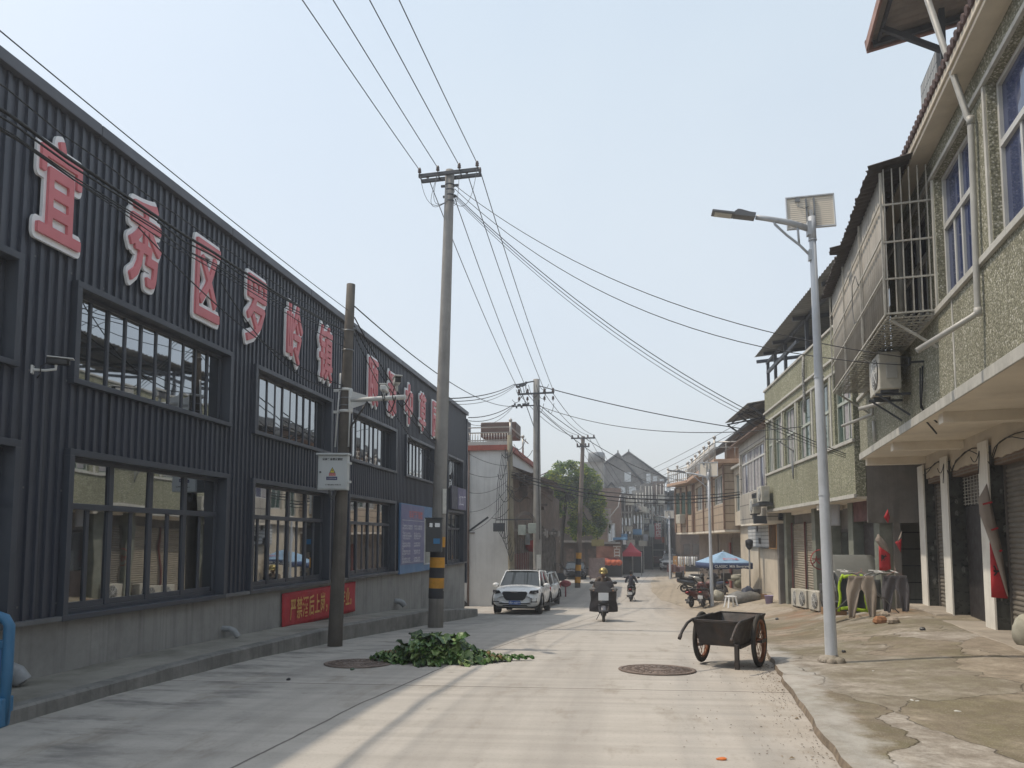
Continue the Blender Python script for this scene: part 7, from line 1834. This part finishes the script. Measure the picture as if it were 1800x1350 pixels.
for k in range(7):
    m = MB(); m.box(w*(.04 + .14*k), w*(.14 + .14*k), -.06, .01, .4, h*.3); m.build('door', mat('plank door', (.14, .10, .08), .8, .5, 2), t)
m = MB(); m.box(0, w, -1.2, 0, h*.36, h*.38); m.build('canopy', mat('pale post', (.22, .20, .18), .8), t)
LF = [(1090, 1112, 868, 72, M_GW1, 'grey shop house with pale downpipes next to the brick house'), (1112, 1132, 862, 76, M_GW2, 'grey shop house with blue awning above the red tent'), (1128, 1148, 850, 84, M_GW1, 'dark narrow shop house with a red hanging sign'), (1146, 1169, 846, 92, mat('brown render', (.17, .13, .11), .9, .3, .8, streak=.5), 'brown shop house where the street bends')]
for px0, px1, pt, y, mt, lb in LF:
    t, w, h = block('shop_house', lb, px0, px1, pt, y, 8, mt)
    for k in range(3):
        m = MB(); m.box(w*(.1 + .3*k), w*(.27 + .3*k), -.08, .02, h*.52, h*.72); wf = m.build('window', M_ALUG, t); m = MB(); m.box(w*(.12 + .3*k), w*(.25 + .3*k), -.1, -.081, h*.53, h*.71); m.build('pane', M_DGLASS, wf)
    m = MB(); m.box(0, w, -.5, 0, h*.47, h*.49); m.build('ledge', M_GW2, t); m = MB(); m.box(0, w, -.3, 0, h*.77, h*.79); m.build('ledge', M_GW2, t)
    m = MB(); m.box(w*.05, w*.95, -.05, .01, .4, h*.3); m.build('shop_opening', M_BLACK, t)
    for x, z0_ in ((w*.95, 0), (w*.4, h*.45), (w*.7, h*.3)): m = MB(); m.tube([(x, -.15, z0_), (x, -.15, h*.97)], .05, 6); m.build('downpipe', M_PIPE, t)
    rg = random.Random(int(px0)); 
    for k in range(3):
        x = rg.uniform(0, w*.7); z = h*rg.uniform(.34, .9); m = MB(); m.box(x, x + .8, -.5, -.05, z, z + .55); m.build('condenser', mat('aged ac white', (.47, .45, .39), .6), t)
    for k in range(3):
        x = rg.uniform(-.2, w*.5); z = h*rg.uniform(.3, .8); m = MB(); m.poly([(x, -1.1, z), (x + w*.4, -1.1, z), (x + w*.4, -.02, z + .5), (x, -.02, z + .5)]); m.build('awning', (M_DSTEEL, M_BRN, M_GREYR)[k], t, solid=.05)
    m = MB(); z = h*.5
    for k in range(int(w/.3)): m.bar((k*.3, -.52, z), (k*.3, -.52, z + 1.0), .03)
    m.bar((0, -.52, z + 1.0), (w, -.52, z + 1.0), .05); m.build('railing', M_DSTEEL, t)
def panel(label, px0, px1, py0, py1, y, mt, cat='sign', name='signboard', group='far shop signs', txt=None):
    a, b = atY(px0, py1, y), atY(px1, py0, y); t = thing(name, label, cat, (a.x, y, a.z), 0, group); m = MB(); m.box(0, b.x - a.x, -.12, 0, 0, b.z - a.z); m.build('board', mt, t)
    if txt: m = MB(); [add_text(m, ch, Matrix.Translation(((b.x-a.x)*.12, -.13, (b.z-a.z)*(.82 - .9*k/len(txt)) - .3)) @ MF, min(.8, (b.z-a.z)/len(txt)), .9, .01) for k, ch in enumerate(txt)]; m.build('lettering', M_PAPER, t)
    return t
panel('tall dark red vertical signboard on the far shop house', 1151, 1161, 920, 948, 83, mat('sign dark red', (.30, .035, .04), .6, .2, 1), txt='饭店')
panel('pale green grey vertical signboard left of the red one', 1141, 1150, 922, 944, 83, mat('sign pale', (.24, .28, .27), .6, .2, 1))
panel('small white board hung above the red tent', 1095, 1101, 949, 957, 70, M_SWHITE)
panel('grey lightbox sign on the corner right of the red tent', 1131, 1139, 939, 951, 75, mat('sign grey', (.26, .27, .30), .6, .2, 1))
panel('small orange red lantern like sign by the street bend', 1163, 1168, 944, 954, 90, mat('lantern orange', (.45, .09, .03), .7))
panel('green and yellow shop sign under the tree', 1040, 1062, 948, 960, 66, mat('sign olive', (.20, .17, .06), .7, .3, 1))
for lb, a, b, c, d, y in (('blue sheet awning of the grey shop house', 1078, 1103, 944, 949, 69, ), ('blue sheet awning above the red tent', 1112, 1128, 932, 940, 74)):
    p = atY(a, d, y); q = atY(b, c, y); t = thing('awning', lb, 'awning', (p.x, y, p.z), 0, 'blue sheet awnings'); m = MB(); m.grid(lambda u, v: V((q.x - p.x)*u, -1.6*(1-v), .55*v), 6, 2); m.build('sheet', mat('awning blue', (.05, .13, .22), .6, .2, 1), t, solid=.04)
    m = MB(); m.bar((.1, -1.5, 0), (.1, .1, -.3), .05); m.bar((q.x - p.x - .1, -1.5, 0), (q.x - p.x - .1, .1, -.3), .05); m.build('strut', M_DSTEEL, t)
# red tent
p = atY(1094, 997, 70); e = atY(1128, 997, 70); gz = groad(70)
tn = thing('tent', 'red pop up market tent on thin pale legs', 'tent', (p.x, 69, gz), 0); W_ = e.x - p.x; zt_ = atY(1110, 971, 70).z - gz; za = atY(1108, 953, 70).z - gz
cs = [V(0, 0, zt_), V(W_, 0, zt_), V(W_, 2.4, zt_), V(0, 2.4, zt_)]; m = MB(); apx = V(W_*.45, 1.2, za)
for i in range(4): a, b = cs[i], cs[(i+1) % 4]; m.grid(lambda u, v: a.lerp(b, u).lerp(apx, v) - V(0, 0, .12*math.sin(math.pi*v)), 4, 6); m.poly([a, b, b - V(0, 0, .35), a - V(0, 0, .35)])
m.build('canopy', mat('tent red', (.42, .035, .055), .75, .1, 1), tn, solid=.02)
for c in cs: m = MB(); m.tube([V(c.x, c.y, 0), c], .03, 6); m.build('leg', M_PIPE, tn)
q = on(1042, 1002); t = thing('placard', 'large pinkish poster board standing at the roadside', 'placard', (atY(1036, 1008, 63).x, 63, groad(63)), 0)
m = MB(); zz = atY(1046, 981, 63).z - groad(63); m.box(0, atY(1056, 1000, 63).x - atY(1036, 1000, 63).x + .35, 0, .08, .1, zz); m.build('board', mat('pink poster', (.24, .18, .17), .7, .35, 3), t)
m = MB(); m.bar((.1, .1, 0), (.1, .1, zz), .06); m.bar((1.0, .1, 0), (1.0, .1, zz), .06); m.build('leg', M_STEEL, t)
for k, (px, lb) in enumerate(((1080, 'motorcycle parked left under the red tent'), (1090, 'second motorcycle parked close to the red tent'), (1100, 'motorcycle parked at the front of the red tent'))):
    q = on(px, 999); scooter('motor_scooter', lb, q, R_(70 + 25*k), paint('scooter grey2', (.07, .075, .085), .4), 'motorcycles by the red tent', mirrors=False)
# far vehicles
t = car('pickup', 'far white pickup facing the viewer on the right of the bend', (gpt(1176, 999).x, 84, groad(84)), R_(-12), P_WHITE, True, False, (1.0, 1, 1.02), 'pickup')
q = gpt(1151, 994); t = thing('tractor', 'dark red tractor truck with a bare frame at the far bend', 'tractor', (q.x, 88, groad(88)), R_(-10))
m = MB(); m.box(-.85, .85, -.3, 2.2, .6, 1.35); m.box(-.6, .6, -1.3, -.3, .6, 1.1); m.build('body', mat('tractor red', (.10, .035, .03), .6, .3, 2), t, bev=.06)
m = MB(); [m.bar((s*.8, y, 1.3), (s*.8, y, 2.1), .06) for s in (-1, 1) for y in (-.2, 1.8)]; m.bar((-.85, -.2, 2.1), (.85, -.2, 2.1), .07); m.bar((-.8, 1.8, 2.1), (.8, 1.8, 2.1), .07); m.bar((-.8, -.2, 2.1), (-.8, 1.8, 2.1), .05); m.bar((.8, -.2, 2.1), (.8, 1.8, 2.1), .05); m.build('frame', mat('pale iron', (.32, .32, .32), .6), t)
for s in (-1, 1):
    for y, r in ((-1.0, .38), (1.5, .48)): m = MB(); m.lathe([(.15, -.12), (r, -.12), (r, .12), (.15, .12)], 18, Matrix.Translation((s*.85, y, r)) @ Matrix.Rotation(R_(90), 4, 'Y')); m.build('wheel', M_RUBBER, t)
m = MB(); m.ball((.9, -.4, 1.75), .25, 10, (1, .3, 1)); m.build('mirror', M_CHROME, t); m = MB(); m.ball((-.9, -.4, 1.5), .14, 8, (1, .4, 1)); m.build('mirror', M_CHROME, t)
t = thing('minibus', 'silver minibus parked beyond the pickup', 'minibus', (atY(1196, 980, 92).x, 92, groad(92)), R_(-8))
m = MB(); m.prism([(-2.4, .5), (2.4, .5), (2.4, 1.3), (2.0, 2.3), (-2.4, 2.3)], -.9, .9, Matrix.Rotation(R_(90), 4, 'Z')); m.build('body', mat('silver van', (.30, .32, .34), .4, .1), t, bev=.1)
m = MB(); m.box(-.75, .75, -2.45, -2.38, 1.35, 2.1); m.build('windscreen', M_CGLASS, t)
for s in (-1, 1):
    for y in (-1.5, 1.5): m = MB(); m.lathe([(.12, -.1), (.35, -.1), (.35, .1), (.12, .1)], 16, Matrix.Translation((s*.82, y, .35)) @ Matrix.Rotation(R_(90), 4, 'Y')); m.build('wheel', M_RUBBER, t)
# right of the bend
GRR = 'houses beyond the peach house'
for px0, px1, pt, y, mt, lb in ((1178, 1196, 880, 100, mat('blue sheet wall', (.07, .13, .20), .7, .3, .8), 'blue sheet walled house at the far bend'), (1166, 1180, 868, 112, M_GW2, 'pale house closing the far end of the street'), (1184, 1206, 866, 92, M_GW1, 'dark house with a flat roof behind the peach house'), (1150, 1170, 866, 118, M_GW1, 'grey house far behind the bend'), (1188, 1200, 905, 84, M_BRN, 'low dark shop beside the peach house'), (1196, 1250, 925, 76, M_BRN, 'brown shop seen under the overhang of the peach house')):
    t, w, h = block('house', lb, px0, px1, pt, y, 8, mt, 'house', GRR)
    for k in range(3):
        m = MB(); m.box(w*(.1 + .3*k), w*(.3 + .3*k), -.05, .02, h*.45, h*.65); m.build('window', M_DGLASS, t)
    m = MB(); m.box(-.4, w + .4, -.6, 8.3, h, h + .25); m.build('roof', M_BTILE, t)
    m = MB(); m.box(w*.1, w*.9, -.06, .02, .3, h*.28); m.build('shop_opening', M_BLACK, t)
t, w, h = block('house', 'cluttered grey house closing the street behind the tractor', 1118, 1182, 878, 126, 8, M_GW1, 'house', GRR)
m = MB(); m.box(-.3, w + .3, -.5, 8, h, h + .3); m.build('roof', M_BTILE, t)
q = on(1194, 1010); t = thing('placard', 'orange advertising board standing beyond the parked scooters', 'placard', q, R_(-15)); m = MB(); m.box(-.55, .55, 0, .05, .1, 1.7); m.build('board', mat('orange board', (.46, .24, .08), .6), t); m = MB(); [m.box(-.4 + .3*i, -.28 + .3*i, -.006, 0, .3 + .45*j, .45 + .45*j) for i in range(3) for j in range(3)]; m.build('mark', M_PAPER, t); m = MB(); m.bar((-.5, .05, 0), (-.5, .05, 1.6), .05); m.bar((.5, .05, 0), (.5, .05, 1.6), .05); m.build('leg', M_STEEL, t)
q = on(1184, 1016); t = thing('cargo_tricycle', 'dark red cargo tricycle parked left of the orange board', 'tricycle', q, R_(-20)); m = MB(); m.box(-.55, .55, 0, 1.6, .5, .95); m.box(-.3, .3, -.9, 0, .5, 1.15); m.build('body', mat('tractor red', (.10, .035, .03), .6), t, bev=.05)
for x, y in ((-.55, .9), (.55, .9), (0, -.9)): m = MB(); m.lathe([(.1, -.06), (.3, -.06), (.3, .06), (.1, .06)], 16, Matrix.Translation((x, y, .3)) @ Matrix.Rotation(R_(90), 4, 'Y')); m.build('wheel', M_RUBBER, t)
q = on(1210, 1012); t = thing('goods_rack', 'rack hung with white goods beside the orange board', 'goods rack', q, R_(-10)); m = MB()
for x in (-.9, .9): m.bar((x, 0, 0), (x, 0, 1.7), .05)
for z in (.5, 1.1, 1.7): m.bar((-.9, 0, z), (.9, 0, z), .04)
m.build('frame', M_DSTEEL, t)
for k in range(9): m = MB(); m.grid(lambda a, b: V(-.85 + .19*k + .14*a, -.05, 1.68 - (.7 + .1*(k % 3))*b), 2, 3); m.build('garment', (M_SWHITE, M_PAPER, M_CURT)[k % 3], t, solid=.03)
# trees over the far roofs
for px, py, y, lb in ((1181, 862, 150, 'hazy green tree top in the gap at the end of the street'), (1160, 868, 160, 'far bushy tree behind the last roofs')):
    v = atY(px, 948, y); tree(lb, (v.x, y, -1.7), [(0, 0, 0), (0, 0, 4), (.2, 0, 7)], [((0, 0, 8.5), (3, 3, 2.6)), ((1.5, 0, 7), (2.4, 2, 2))], 2500, FOL, .35, 11)
HAZE_D = 0.0026
# ------------------------------------------------------------------ the hazy air over the street
hz = bpy.data.materials.new('haze air'); hz.use_nodes = True
nt = hz.node_tree; nt.nodes.remove(nt.nodes['Principled BSDF'])
pv = nt.nodes.new('ShaderNodeVolumePrincipled')
pv.inputs['Color'].default_value = (.9, .94, 1, 1); pv.inputs['Density'].default_value = HAZE_D; pv.inputs['Anisotropy'].default_value = .35
nt.links.new(pv.outputs[0], nt.nodes['Material Output'].inputs['Volume'])
mb = MB(); mb.box(-62, 62, -16, 150, -3.2, 15.5)
tag(mb.build('haze', hz), kind='stuff')
